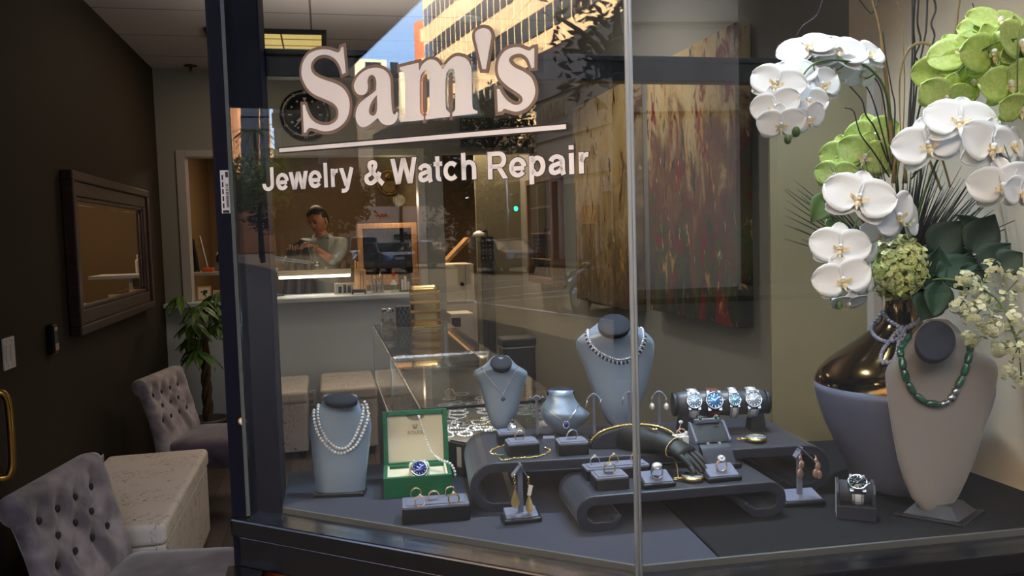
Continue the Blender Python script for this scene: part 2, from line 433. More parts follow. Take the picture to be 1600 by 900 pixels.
# casing of the service opening
cs = MB(); cs.box(-1.05, -.985, YB-.018, YB+.13, 1.06, 2.20); cs.box(-.985, .745, YB-.018, YB+.13, 2.15, 2.2); cs.box(.745, .80, YB-.018, YB+.13, 1.06, 2.20)
struct('trim_1', cs, M['trimw'], bevel=.004)
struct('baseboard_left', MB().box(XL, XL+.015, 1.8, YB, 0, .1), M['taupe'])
# display alcove
struct('wall_display_right', MB().box(1.366, 1.46, 1.21, 1.95, 0, 2.8), M['beige'])
p0 = VEC((1.100, 1.897, 0)); p1 = VEC((1.362, 1.842, 0))
struct('wall_display_back', MB().bar(p0+VEC((0,0,1.40)), p1+VEC((0,0,1.40)), .014, .915), M['olive'])
struct('trim_2', MB().box(1.338, 1.364, 1.815, 1.842, .952, 1.86), M['trimw'], bevel=.002)
struct('trim_header', MB().box(-.108, 1.366, 1.895, 1.94, 1.86, 1.915).box(-.108, 1.366, 1.885, 1.95, 1.905, 1.918), M['black'], bevel=.002)
struct('ceiling_display', MB().box(-.3, 1.85, 1.2, 1.95, 2.8, 2.95), M['tile'])
# entrance post, frame and glass
post = MB().box(-.208, -.108, 1.742, 1.92, 0, 2.8); post.box(-.235, -.208, 1.80, 1.90, 2.02, 2.8)
struct('trim_post', post, M['navy'], bevel=.003)
def strip(a, b, d0, d1, z0, z1, nrm, mb):
    vs = [p + nrm*d + VEC((0,0,z)) for z in (z0, z1) for d in (d0, d1) for p in (a, b)]
    return mb.add(vs, [(0,2,3,1),(4,5,7,6),(0,1,5,4),(2,6,7,3),(0,4,6,2),(1,3,7,5)], False)
PJ2 = VEC((1.366, 1.146, 0)); P2T = (PJ2-PJ).normalized(); P2N = VEC((P2T.y, -P2T.x, 0))
struct('window_1', strip(PA, PJ, -.005, .005, .94, 2.75, PN, MB()), M['glass'])
struct('window_2', strip(PJ+P2T*.004, PJ2, -.005, .005, .94, 2.75, P2N, MB()), M['glass'])
def mitre(d):                                    # where the two offset lines meet
    a = PA+PN*d; b = PJ2+P2N*d
    den = PT.x*P2T.y-PT.y*P2T.x; t = ((b.x-a.x)*P2T.y-(b.y-a.y)*P2T.x)/den
    return a+PT*t
def sill_ring(d0, d1, z0, z1, mb, ext=.0):
    a0, a1 = PA+PN*d0-PT*ext, PA+PN*d1-PT*ext; b0, b1 = mitre(d0), mitre(d1); c0, c1 = PJ2+P2N*d0+P2T*.06, PJ2+P2N*d1+P2T*.06
    r = [[VEC((p.x, p.y, z0)), VEC((q.x, q.y, z0)), VEC((q.x, q.y, z1)), VEC((p.x, p.y, z1))] for p, q in ((a0, a1), (b0, b1), (c0, c1))]
    return mb.loft(r, True, False)
s = MB(); sill_ring(-.043, .028, .905, .942, s, .03); sill_ring(-.03, .018, .84, .905, s, .02)
struct('trim_sill', s, M['black'], bevel=.004)
struct('trim_sill_bead', sill_ring(-.050, -.044, .93, .951, MB(), -.045), mat('silicone_bead', (84, 83, 82), .5))
s = MB(); sill_ring(-.02, -.004, .0, .84, s, 0)
struct('wall_window_base', s, mat('red_granite', (120, 52, 34), .25, var=.5, vscale=80))
struct('trim_base_post', MB().box(-.22, -.15, 1.66, 1.742, 0, .84), M['black'])
s = MB(); s.tube([PJ+PN*.002+VEC((0,0,.94)), PJ+PN*.002+VEC((0,0,2.75))], .0042, 8); s.tube([PJ+P2T*.006+PN*.003+VEC((0,0,.94)), PJ+P2T*.006+PN*.003+VEC((0,0,2.75))], .003, 8)
struct('trim_joint', s, mat('polished_glass_edge', (196, 204, 208), .3, metal=.2))
struct('trim_edge', MB().box(-.178, -.171, 1.728, 1.742, .945, 2.75), mat('ground_glass_edge', (84, 92, 90), .35))
struct('trim_head', sill_ring(-.06, .04, 2.75, 3.2, MB(), .05), M['black'])
struct('wall_entrance_head', MB().box(-1.3, -.1, 1.74, 1.9, 2.3, 3.2), M['navy'])
# display platform: two boards meeting in a seam
sa = onz(1135, 880, .95); sb = onz(1075, 821, .95); sdir = (sb-sa).normalized(); se = sa + sdir*1.0
def inset(d): return mitre(-d)
k = .050
a = PA-PN*k+PT*.03; b = inset(k)
sa2 = b + P2T*((sa-b).dot(P2T)); se2 = sa2 + sdir*((2.02-sa2.y)/sdir.y)
def slab(poly, z0, z1):
    return MB().loft([[VEC((p.x, p.y, z)) for p in poly] for z in (z0, z1)], True, False)
rr = PJ2-P2N*k
fx = lambda p, z: VEC((p.x, p.y, z))
left = [fx(a, 0), fx(b, 0), fx(sa2-P2T*.002, 0), fx(se2-P2T*.002, 0), VEC((-.107, 2.02, 0)), VEC((-.107, a.y+.05, 0))]
right = [fx(sa2+P2T*.002, 0), VEC((1.365, rr.y+.01, 0)), VEC((1.365, 1.835, 0)), VEC((1.098, 1.888, 0)), VEC((1.098, 2.02, 0)), fx(se2+P2T*.002, 0)]
solo('display_board', slab(left, .93, .95), M['carpet'], 'blue-grey fabric display board inside the splayed left pane', 'board', group=None, bevel=.003)
solo('display_board', slab(right, .93, .95), M['board'], 'dark charcoal display board under the vase and grey bust at right', 'board', bevel=.004)
struct('trim_platform', slab([fx(a, 0), fx(b, 0), VEC((1.36, rr.y+.02, 0)), VEC((1.36, 1.82, 0)), VEC((1.09, 1.88, 0)), VEC((1.09, 2.0, 0)), VEC((-.105, 2.0, 0)), VEC((-.105, a.y+.05, 0))], .02, .929), M['blackm'])
# ------------------------------------------------------------------ window lettering
def opl(px, py): return onpane(px, py)
def pl3(u, z, off): return PA + PT*u + PN*off + VEC((0, 0, z))
Z1 = lambda x, y: (400+x/5, 40+y/5)
Z2 = lambda x, y: (640+x/4.738, 30+y/4.738)
gl = {}
S_ = [(683,175,1),(700,170,1),(718,372,1),(692,383,1),(675,325),(640,270),(590,240),(540,233),(490,250),(455,290),(447,335),(462,375),(500,405),(560,430),(620,450),(680,480),(725,530),(748,600),(745,680),(715,750),(660,800),(600,825),(540,828),(480,810),(440,802),(420,815),(408,838,1),(393,840,1),(383,622,1),(400,622,1),(415,672),(440,722),(480,760),(540,780),(600,775),(645,745),(662,700),(655,650),(620,610),(560,580),(480,545),(430,505),(395,450),(375,390),(378,320),(400,265),(440,220),(500,195),(560,190),(610,200),(650,214),(672,208)]
A_ = [(825,545),(797,522),(783,480),(792,440),(820,395),(870,355),(930,335),(990,338),(1035,365),(1060,405),(1068,460),(1072,560),(1078,650),(1088,692),(1104,695),(1116,675,1),(1128,690,1),(1118,735),(1090,768),(1045,780),(1000,765),(968,724,1),(930,757),(890,785),(850,797),(815,775),(797,730),(800,670),(825,615),(870,575),(925,535),(955,508,1),(958,450),(948,408),(925,390),(902,400),(888,435),(893,480),(885,520),(860,542)]
A_h = [(962,545,1),(925,592),(902,650),(903,690),(928,707),(955,690),(964,640)]
M_ = [(628,106,1),(657,99,1),(658,112,1),(664,101),(675,94),(686,97),(695,110,1),(704,97),(716,89),(730,92),(738,103),(740,120),(741,165),(744,172),(749,174,1),(749,178,1),(710,182.5,1),(710,177,1),(713.5,173),(714.5,166),(714,118),(710,108),(703,112),(699.5,124),(699.5,166),(701.5,173),(706,177.5,1),(706,183,1),(668,187.5,1),(668,182,1),(672.5,178),(674,170),(674,122),(671,112),(665,113),(659.5,126),(659.5,170),(661,178),(665,182.5,1),(665,188,1),(629,191.5,1),(629,186.5,1),(634,183),(636,176),(635.5,122),(633,113),(628,110.5,1)]
P_ = [(500,110),(520,85),(560,72),(600,85),(618,125),(612,180),(578,375,1),(553,375,1),(512,200),(500,150)]
s_ = [(925,222,1),(936,220,1),(936,362,1),(915,368,1),(890,300),(850,266),(810,262),(770,275),(750,300),(757,330),(792,362),(860,395),(915,440),(941,510),(936,580),(900,640),(850,675),(800,688),(750,677),(715,667),(697,685,1),(668,690,1),(660,520,1),(678,520,1),(700,562),(740,610),(790,637),(830,632),(850,605),(840,572),(800,540),(740,500),(690,450),(668,390),(675,310),(710,250),(760,220),(820,212),(870,230),(900,238)]
def cvt(pts, f): return [(*f(p[0], p[1]), *p[2:]) for p in pts]
letters = [('S', [cvt(S_, Z1)]), ('a', [cvt(A_, Z1), cvt(A_h, Z1)]), ('m', [M_]), ("'", [cvt(P_, Z2)]), ('s', [cvt(s_, Z2)])]
sg = thing('shop_name_lettering', "large white serif Sam's lettering with brown outline on the splayed window pane", 'lettering', pl3(*opl(475, 215), .0056))
for nm, loops in letters:
    L2 = [[opl(*p) for p in spline(lp, 5)] for lp in loops]
    for off, o0, t, mm, nme in ((.0, .0064, .0006, 'vinyl', 'letter'), (.0058, .0057, .0005, 'vinylb', 'letter_outline')):
        vs, fs = curve_fill(L2, .5, off)
        mb = MB().add([pl3(v.x, v.y, o0 + v.z*t) for v in vs], fs, False)
        part(nme, mb, M[mm], sg, world=True, label=None if nme == 'letter' else 'brown edge behind the white letter')
ln = thing('rule_line', "thin white rule with dark edge under the large lettering", 'line', pl3(*opl(437, 236), .0056))
q0 = opl(440, 235.5); q1 = opl(887, 198.5)
for w, o0, mm, nme in ((.0075, .0064, 'vinyl', 'stripe'), (.0125, .0057, 'vinylk', 'stripe_edge')):
    e = .0025 if mm == 'vinylk' else 0
    mb = MB(); mb.add([pl3(u, z+dz, o0) for u, z in ((q0[0]-e, q0[1]), (q1[0]+e, q1[1])) for dz in (-w/2, w/2)] + [pl3(u, z+dz, o0+.0004) for u, z in ((q0[0]-e, q0[1]), (q1[0]+e, q1[1])) for dz in (-w/2, w/2)], [(0,1,3,2),(4,5,7,6),(0,1,5,4),(2,3,7,6),(0,2,6,4),(1,3,7,5)], False)
    part(nme, mb, M[mm], ln, world=True)
jw = thing('trade_lettering', 'white sans-serif Jewelry & Watch Repair lettering below the rule on the window', 'lettering', pl3(*opl(420, 300), .0056))

# bold grotesque letters drawn as strokes; cap height 1, x-height .735
def arc(cx, cy, rx, ry, a0, a1, n=14): return [(cx+rx*cos(radians(a0+(a1-a0)*k/n)), cy+ry*sin(radians(a0+(a1-a0)*k/n))) for k in range(n+1)]
SW = .198
G = {}
G['J'] = (.777, [arc(.33, .30, .245, .21, 172, 360) + [(.575, 1.0)]], [])
G['e'] = (.777, [arc(.388, .3675, .275, .285, 2, 325), [(.12, .335), (.66, .335)]], [])
G['w'] = (1.086, [], [((.11, .735), (.30, 0)), ((.54, .735), (.31, 0)), ((.54, .735), (.78, 0)), ((.975, .735), (.79, 0))])
G['l'] = (.388, [[(.195, 0), (.195, 1.0)]], [])
G['r'] = (.543, [[(.19, 0), (.19, .735)], [(.19, .40)] + arc(.43, .40, .23, .24, 165, 78, 8)], [])
G['y'] = (.777, [[(.68, .735), (.46, .10), (.40, -.08), (.33, -.16), (.22, -.18), (.10, -.17)]], [((.11, .735), (.39, 0))])
G['&'] = (1.008, [[(.93, .02), (.72, .22), (.36, .62), (.30, .74)] + arc(.445, .78, .145, .125, 190, -30, 12) + [(.52, .62), (.30, .44)] + arc(.34, .27, .22, .185, 140, 290, 12) + [(.58, .20), (.72, .36), (.78, .50)]], [])
G['W'] = (1.318, [], [((.11, 1.0), (.355, 0)), ((.655, 1.0), (.365, 0)), ((.655, 1.0), (.945, 0)), ((1.205, 1.0), (.955, 0))])
G['a'] = (.777, [arc(.375, .45, .235, .195, 168, 0, 12) + [(.61, .14), (.65, 0)], [(.61, .43), (.48, .40), (.30, .355)] + arc(.29, .22, .145, .135, 100, 285, 10) + [(.46, .13), (.61, .25)]], [])
G['t'] = (.465, [[(.215, .95), (.215, .24)] + arc(.335, .22, .12, .13, 180, 285, 8)], [])
G['t'][1].append([(.03, .665), (.44, .665)])
G['c'] = (.777, [arc(.392, .3675, .275, .285, 42, 318)], [])
G['h'] = (.853, [[(.19, 0), (.19, 1.0)], [(.19, .38)] + arc(.43, .42, .235, .225, 170, 0, 12) + [(.665, 0)]], [])
G['R'] = (1.008, [[(.20, 0), (.20, 1.0)], [(.12, .915), (.55, .915)] + arc(.58, .685, .24, .23, 90, -90, 12) + [(.20, .455)]], [((.56, .46), (.86, 0))])
G['p'] = (.853, [[(.19, -.27), (.19, .735)], arc(.435, .3675, .235, .285, 150, -150, 18)], [])
G['i'] = (.388, [[(.195, 0), (.195, .735)], [(.195, .845), (.195, 1.0)]], [])
def letter_mesh(mb, ch, ox, grow, place):
    w, strokes, diags = G[ch]
    def quad(p): mb.add([place(ox+x, y, k) for k in (0, 1) for x, y in p], [(0,1,2,3), (7,6,5,4), (0,4,5,1), (1,5,6,2), (2,6,7,3), (3,7,4,0)], False)
    for st in strokes:
        P = [VEC((x, y, 0)) for x, y in st]; L_, R_ = [], []
        for q in range(len(P)):
            d = (P[min(q+1, len(P)-1)]-P[max(q-1, 0)]).normalized(); nn = VEC((-d.y, d.x, 0))
            horiz = abs(d.x) > .8; t = (SW*(.84 if horiz else 1))/2+grow
            p = P[q] + (-d*grow if q == 0 else (d*grow if q == len(P)-1 else VEC((0,0,0))))
            L_.append(p+nn*t); R_.append(p-nn*t)
        for q in range(len(P)-1): quad([(L_[q].x, L_[q].y), (R_[q].x, R_[q].y), (R_[q+1].x, R_[q+1].y), (L_[q+1].x, L_[q+1].y)])
    for a_, b_ in diags:
        t = SW*.56+grow*1.15; quad([(a_[0]-t, a_[1]+grow), (b_[0]-t, b_[1]-grow), (b_[0]+t, b_[1]-grow), (a_[0]+t, a_[1]+grow)])
    return w
words = [('Jewelry', 417, 300, 555), ('&', 575, 290, 602), ('Watch', 617, 287.5, 748), ('Repair', 765, 280, 922)]
JB = opl(420, 298.5)[1]; JB2 = opl(918, 272)[1]
cap_h = opl(768, 237)[1]-opl(768, 280)[1]
for w, x0, yb, x1 in words:
    u0 = opl(x0, yb)[0]; u1 = opl(x1, yb-6)[0]
    f = ((u0+u1)/2-opl(417, 299)[0])/(opl(922, 272)[0]-opl(417, 299)[0]); zb = JB+(JB2-JB)*f
    adv = sum(G[c_][0] for c_ in w); sx = (u1-u0)/(adv-.16); x = -.08
    for c_ in w:
        for grow, o0, mm, nme in ((0, .0064, 'vinyl', 'letter'), (.028, .0057, 'vinylk', 'letter_edge')):
            mb = MB(); letter_mesh(mb, c_, x, grow, lambda X, Y, k: pl3(u0+X*sx, zb+Y*cap_h, o0+(.0004 if k else 0)))
            part(nme, mb, M[mm], jw, world=True)
        x += G[c_][0]
# stickers on the post
st = thing('barcode_sticker', 'white barcode sticker on the dark entrance post', 'sticker', (-.187, 1.741, ony(364, 330, 1.741).z))
zt, zb = ony(362, 266, 1.741).z, ony(366, 333, 1.741).z
part('label_sheet', MB().box(-.196, -.180, 1.7396, 1.7416, zb, zt), M['plastic'], st, world=True)
mb = MB()
for i in range(26):
    if random.random() < .75: mb.box(-.1865, -.1815, 1.7390, 1.7397, zb+.012+i*.0018, zb+.0131+i*.0018)
for i in range(5): mb.box(-.1935, -.1905, 1.7390, 1.7397, zb+.01+i*.014, zb+.02+i*.014)
mb.box(-.194, -.182, 1.7390, 1.7397, zb+.001, zb+.006); mb.box(-.186, -.181, 1.739, 1.7397, zt-.014, zt-.003)
part('barcode', mb, M['blackm'], st, world=True)
c = ony(379, 658, 1.741); db = thing('doorbell_button', 'small round white doorbell button in a brass ring on the dark post', 'doorbell', c)
part('ring', MB().lathe([(.0072, 0), (.0088, .001), (.0088, .003), (.0068, .0045), (.0066, .003)], 24), M['brass'], db).rotation_euler = (pi/2, 0, 0)
part('button', MB().lathe([(.0064, 0), (.0064, .005), (.004, .0062), (.0005, .0064)], 24), M['plastic'], db).rotation_euler = (pi/2, 0, 0)
# ------------------------------------------------------------------ left wall things
wm = thing('wall_mirror', 'dark framed rectangular mirror hung on the taupe left wall', 'mirror', (XL, 5.08, 1.085))
y0, y1, z0, z1 = 4.21, 5.93, 1.085, 1.863
mb = MB(); fw = .135
def frame(mb, w0, w1, xa, xb, y0=y0, y1=y1, z0=z0, z1=z1):
    mb.box(xa, xb, y0+w0, y1-w0, z1-w1, z1-w0); mb.box(xa, xb, y0+w0, y1-w0, z0+w0, z0+w1)
    mb.box(xa, xb, y0+w0, y0+w1, z0+w1, z1-w1); mb.box(xa, xb, y1-w1, y1-w0, z0+w1, z1-w1)
    return mb
frame(mb, 0, .045, XL+.001, XL+.055); frame(mb, .045, fw-.02, XL+.001, XL+.04); frame(mb, fw-.02, fw, XL+.001, XL+.03)
part('frame', mb, M['darkwood'], wm, world=True, bevel=.006)
part('mirror_glass', MB().box(XL+.006, XL+.014, y0+fw-.004, y1-fw+.004, z0+fw-.004, z1-fw+.004), M['mirror'], wm, world=True)
part('mirror_bevel', frame(MB(), fw, fw+.022, XL+.013, XL+.0165), M['mirror'], wm, world=True, bevel=.002)
c = onx(12, 552, XL); ls = thing('light_switch', 'white double light switch plate at the left end of the taupe wall', 'switch', c)
part('plate', MB().box(0, .007, -.058, .058, -.06, .06), M['plastic'], ls, bevel=.003)
for yy in (-.024, .024):
    sw = part('rocker', MB().box(.0065, .011, yy-.016, yy+.016, -.034, .034), M['plastic'], ls, bevel=.002)
    for zz in (-.045, .045): part('screw', MB().cyl((.0065, yy, zz), (.0078, yy, zz), .0032, n=10), M['steel'], ls)
c = onx(76, 530, XL); th = thing('wall_keypad', 'small black glossy keypad box beside the framed mirror', 'keypad', c)
part('body', MB().box(0, .028, -.032, .032, -.065, .065), M['black'], th, bevel=.005)
part('face_plate', MB().box(.0275, .031, -.026, .026, -.058, .058), M['screen'], th, bevel=.002)
part('sensor_window', MB().box(.0305, .034, -.02, .02, -.05, -.02), M['rose'], th, bevel=.002)
part('indicator', MB().box(.0305, .033, -.018, .018, .035, .05), M['rose'], th, bevel=.002)
c = onx(159, 735, XL); c.z = .36
wo = thing('wall_outlet', 'small white wall outlet low between the near chair and ottoman', 'outlet', (XL, c.y, c.z))
part('plate', MB().box(0, .006, -.035, .035, -.057, .057), M['plastic'], wo, bevel=.002)
part('socket', MB().box(.0055, .0075, -.017, .017, -.045, -.01).box(.0055, .0075, -.017, .017, .01, .045), M['trimw'], wo, bevel=.001)
# open glass entrance door with brass pull
dr = struct('door_1', MB().box(-1.02, -.975, 1.80, 2.70, .06, .16).box(-1.02, -.975, 1.80, 2.70, 2.10, 2.2).box(-1.02, -.975, 1.80, 1.87, .16, 2.1).box(-1.02, -.975, 2.60, 2.70, .16, 2.1), M['navy'], bevel=.003)
struct('door_pane', MB().box(-1.001, -.995, 1.87, 2.60, .16, 2.1), M['glass'], dr)
ha, hb = onx(12, 614, -.925), onx(14, 748, -.925); ha.y = hb.y = 2.665
hpts = smooth3([(-.976, 2.665, ha.z), (-.95, 2.665, ha.z+.004), (-.932, 2.668, ha.z-.006), (-.926, 2.675, ha.z-.05), (-.926, 2.675, hb.z+.05), (-.932, 2.668, hb.z+.006), (-.95, 2.665, hb.z-.004), (-.976, 2.665, hb.z)], 5)
hd = MB().tube(hpts, [.0125 if i < 6 or i > len(hpts)-7 else .0105 for i in range(len(hpts))], 12)
hd.lathe([(.02, 0), (.02, .004), (.013, .007)], 18, (0, 0, 0)) if False else None
struct('door_handle', hd, M['brass'], dr)
# ------------------------------------------------------------------ tufted chairs
def tufted_chair(label, loc, rz):
    # seat faces local +x, width along y
    t = thing('tufted_chair', label, 'chair', loc, rz, None)
    W = .285
    btn = []
    rows = [(.60, (-.19, -.065, .065, .19)), (.68, (-.125, 0, .125)), (.755, (-.19, -.065, .065, .19))]
    for z, ys in rows:
        for y in ys: btn.append((y, z))
    def front(z):                         # x of the front face of the back at height z
        tt = (z-.40)/.42
        return -.17 - .075*tt - .05*tt*tt
    def dimple(y, z):
        d = 0
        for by, bz in btn:
            r2 = ((y-by)**2+(z-bz)**2); d += .036*math.exp(-r2/.0016)
            # pleats running between buttons
        return d
    mb = MB(); n = 40; prof = []
    for i in range(25):
        z = .36+.46*i/24; prof.append((front(z), z))
    cx, cz = front(.82)-.045, .815      # rolled top
    for i in range(1, 17):
        a = radians(10+i*15.5); prof.append((cx+.052*cos(a), cz+.052*sin(a)))
    for z in (.74, .62, .5, .36): prof.append((front(z)-.075, z))
    rings = []
    for j in range(n+1):
        y = -W+2*W*j/n; ring = []
        e = 1-max(0, (abs(y)-W+.03)/.03)**2*.25
        for i, (x, z) in enumerate(prof):
            q = x - (dimple(y, z) if i < 25 else 0) + (.006*abs(sin(pi*(y/.125+z/.15)))*(1 if 5 < i < 25 else 0)) - .004
            mid = (-.26 + x*0); ring.append(VEC((mid+(q-mid)*e, y, z-(1-e)*.01)))
        rings.append(ring)
    mb.loft(rings); part('backrest', mb, M['velvet'], t)
    for y, z in btn:
        part('tuft_button', MB().ball((front(z)-.027, y, z), (.008, .014, .014), 10, 6), M['button'], t)
    sm = MB(); n = 20
    def sf(u, v):
        x = -.2+.47*u; y = -.27+.54*v
        return VEC((x, y, .455+.035*sqrt(max(0, 1-(2*u-1)**6))*sqrt(max(0, 1-(2*v-1)**6))-.02))
    out = []
    for zz, ins in ((.31, .0), (.44, 0), (.462, .006), (.476, .03), (.483, .09), (.487, .18)):
        pts = []
        for cx_, cy_, a0 in ((.27-.05, .27-.05, 0), (-.2+.05, .27-.05, 90), (-.2+.05, -.27+.05, 180), (.27-.05, -.27+.05, 270)):
            for i in range(5):
                a = radians(a0+22.5*i); x = cx_+.05*cos(a); y = cy_+.05*sin(a)
                pts.append(VEC((.035+(x-.035)*(1-ins/.28), y*(1-ins/.28), zz)))
        out.append(pts)
    part('seat', MB().loft(out), M['velvetd'], t)
    for x, y in ((.22, .22), (.22, -.22), (-.2, .2), (-.2, -.2)):
        part('leg', MB().loft([[VEC((x+a*w, y+b*w, z)) for a, b in ((-1,-1),(1,-1),(1,1),(-1,1))] for z, w in ((0, .013), (.31, .021))], True, False), M['darkwood'], t)
    return t
ch = tufted_chair('near mauve velvet chair with button-tufted rolled back by the entrance', (-.59, 2.83, 0), radians(-10))
ch.scale = (.88, .9, .90)
dup(ch, (-.66, 4.92, 0), radians(-12), 'far mauve tufted velvet chair between the long ottoman and the plant')
# ------------------------------------------------------------------ ottomans
def script_mat():
    m = mat('script_print_fabric', (232, 218, 204), .85, bump=.08, bscale=500); nt = m.node_tree; N = nt.nodes; Lk = nt.links; b = N['Principled BSDF']
    tc = N.new('ShaderNodeTexCoord'); mp = N.new('ShaderNodeMapping'); mp.inputs['Scale'].default_value = (14, 30, 22); mp.inputs['Rotation'].default_value = (.3, .2, .5)
    wv = N.new('ShaderNodeTexWave'); wv.inputs['Scale'].default_value = .6; wv.inputs['Distortion'].default_value = 14; wv.inputs['Detail'].default_value = 3; wv.inputs['Detail Scale'].default_value = 1.6
    r1 = N.new('ShaderNodeValToRGB'); r1.color_ramp.elements[0].position = .0; r1.color_ramp.elements[0].color = (1,1,1,1); r1.color_ramp.elements[1].position = .06; r1.color_ramp.elements[1].color = (0,0,0,1)
    nz = N.new('ShaderNodeTexNoise'); nz.inputs['Scale'].default_value = 9; r2 = N.new('ShaderNodeValToRGB'); r2.color_ramp.elements[0].position = .46; r2.color_ramp.elements[1].position = .56
    mu = N.new('ShaderNodeMath'); mu.operation = 'MULTIPLY'; mx = N.new('ShaderNodeMix'); mx.data_type = 'RGBA'
    mx.inputs[6].default_value = (*lin((232, 218, 204)), 1); mx.inputs[7].default_value = (*lin((138, 124, 114)), 1)
    Lk.new(tc.outputs['Object'], mp.inputs[0]); Lk.new(mp.outputs[0], wv.inputs[0]); Lk.new(wv.outputs['Fac'], r1.inputs[0]); Lk.new(tc.outputs['Object'], nz.inputs[0]); Lk.new(nz.outputs['Fac'], r2.inputs[0])
    Lk.new(r1.outputs[0], mu.inputs[0]); Lk.new(r2.outputs[0], mu.inputs[1]); Lk.new(mu.outputs[0], mx.inputs[0]); Lk.new(mx.outputs[2], b.inputs['Base Color']); return m
M['script'] = script_mat()
def ottoman(label, x0, x1, y0, y1, h, grp=None):
    t = thing('ottoman', label, 'ottoman', ((x0+x1)/2, (y0+y1)/2, 0), 0, grp); a = (x1-x0)/2; b = (y1-y0)/2
    part('body', MB().rbox(-a, a, -b, b, .05, h-.085, .02), M['script'], t, bevel=.008)
    part('lid', MB().rbox(-a-.008, a+.008, -b-.008, b+.008, h-.085, h, .03), M['script'], t, bevel=.022, seg=4)
    for sx in (-1, 1):
        for sy in (-1, 1): part('foot', MB().lathe([(.018, 0), (.026, .05)], 12, (sx*(a-.04), sy*(b-.04), 0)), M['darkwood'], t)
    return t
ottoman('long cream script-print storage ottoman between the two velvet chairs', -1.08, -.625, 3.22, 4.36, .47)
ottoman('cream script-print ottoman against the counter, partly hidden by the entrance post', -.56, -.165, 5.8, 6.5, .47)
ottoman('cream script-print ottoman against the counter, right behind the pearl necklace bust', -.065, .31, 5.78, 6.5, .475)
# ------------------------------------------------------------------ potted plant
c = VEC((-.84, 6.02, 0)); pp = thing('potted_plant', 'braided-trunk potted plant with hand-shaped leaves by the far chair', 'plant', c)
part('pot', MB().lathe([(.10, 0), (.13, .26), (.14, .27), (.14, .29), (.125, .29), (.12, .25), (.01, .25)], 28), mat('pot_glaze', (90, 84, 80), .4), pp)
for k in range(3):
    pts = [VEC((.02*cos(3.2*i/12*pi+k*2.1), .02*sin(3.2*i/12*pi+k*2.1), .24+.60*i/12)) for i in range(13)]
    part('trunk', MB().tube(pts, [.02-.006*i/12 for i in range(13)], 8), M['bark'], pp)
def leaf_fn(c, d, up, L, W, droop=.25, fold=.12):
    d = VEC(d).normalized(); up = VEC(up); sd = d.cross(up)
    sd = sd.normalized() if sd.length > 1e-5 else VEC((1,0,0)); nn = sd.cross(d)
    def fn(u, v):
        w = W*(sin(pi*min(1, u*1.02)**.8))**.9 if 0 < u < 1 else W*.02
        s = (v-.5)*2
        return VEC(c)+d*(L*u)+sd*(w*.5*s)+nn*(fold*W*abs(s)-droop*L*u*u)
    return fn
rnd = random.Random(3)
for k in range(16):
    a = k*2.4; h = .78+.42*rnd.random(); R = .10+.17*rnd.random()
    tip = VEC((R*(1.1 if cos(a) > 0 else .5)*cos(a), R*sin(a), h)); base = VEC((.01*cos(a), .01*sin(a), .84))
    part('stalk', MB().tube(smooth3([base, (base+tip)/2+VEC((0,0,.06)), tip], 5), .004, 6), M['stem'], pp)
    mb = MB()
    for j in range(6):
        b = a + (j-2.5)*.62; dr_ = VEC((cos(b), sin(b), -.25-.2*rnd.random()))
        mb.grid(leaf_fn(tip, dr_, (0,0,1), (.11 if cos(b) < 0 else .15)+.06*rnd.random(), .062, .35), 7, 4)
    part('leaf_cluster', mb, M['leafb'], pp, recalc=False, solid=.0012)
c = onz(298, 102, 2.8); sp = thing('fire_sprinkler', 'small dark fire sprinkler head on the ceiling near the left wall', 'sprinkler', c)
part('escutcheon', MB().lathe([(.012, 0), (.045, -.002), (.047, -.008), (.02, -.012)], 20), M['darkwood'], sp)
part('nozzle', MB().lathe([(.012, -.012), (.009, -.04), (.012, -.042), (.02, -.046), (.02, -.05), (.002, -.05)], 14), M['brass'], sp)
# ================================================================== service counter and what stands on it
t = thing('service_counter', 'pale grey service counter below the opening in the back wall', 'counter', (-.2, 6.5, 0))
part('worktop', MB().box(-1.175, .80, 6.47, 6.597, 1.03, 1.065).box(-.98, .74, 6.597, 7.0, 1.03, 1.065), M['bluegray'], t, world=True, bevel=.006)
part('front_panel', MB().box(-1.175, .80, 6.545, 6.598, 0, 1.03), M['bluegray'], t, world=True)
part('toe_kick', MB().box(-1.175, .80, 6.53, 6.546, 0, .1), M['gray'], t, world=True)
ZC = 1.0652
def cp(px, y): p = ony(px, 460, y); return VEC((p.x, y, ZC))
# linear bench lamp
a = ony(434, 434, 6.75); b = ony(549, 430, 6.75)
lp = thing('bench_lamp', 'long glowing linear bench lamp on a jointed arm over the counter', 'lamp', (a.x-.03, 6.85, ZC))
ax = (b-a).normalized()
zt = 1.225
hd = MB(); prof = [(-.032, 0), (.032, 0), (.030, .028), (.018, .042), (-.018, .042), (-.030, .028)]
rings = [[VEC((x, 6.75+p, zt+q)) for p, q in prof] for x in (a.x, b.x)]
part('lamp_head', hd.loft(rings, True, False), M['cream'], lp, world=True, bevel=.003)
tb = MB().box(a.x+.01, b.x-.01, 6.716, 6.776, zt-.020, zt-.001)
part('light_tube', tb, M['tubeglow'], lp, world=True)
j = VEC(((a.x+b.x)/2+.02, 6.75, zt+.09)); el = ony(426, 403, 6.85)
part('joint', MB().cyl(j+VEC((0,-.02,0)), j+VEC((0,.02,0)), .02).tube([j, VEC((j.x, 6.75, zt+.04))], .008), M['steel'], lp, world=True)
part('arm', MB().bar(j+VEC((0,0,.01)), VEC((a.x-.03, 6.85, el.z+.01)), .012, .01).bar(j-VEC((0,0,.006)), VEC((a.x-.03, 6.85, el.z-.008)), .012, .01), M['steel'], lp, world=True)
part('post', MB().tube([VEC((a.x-.03, 6.85, ZC+.02)), VEC((a.x-.03, 6.85, el.z+.015))], .011), M['steel'], lp, world=True)
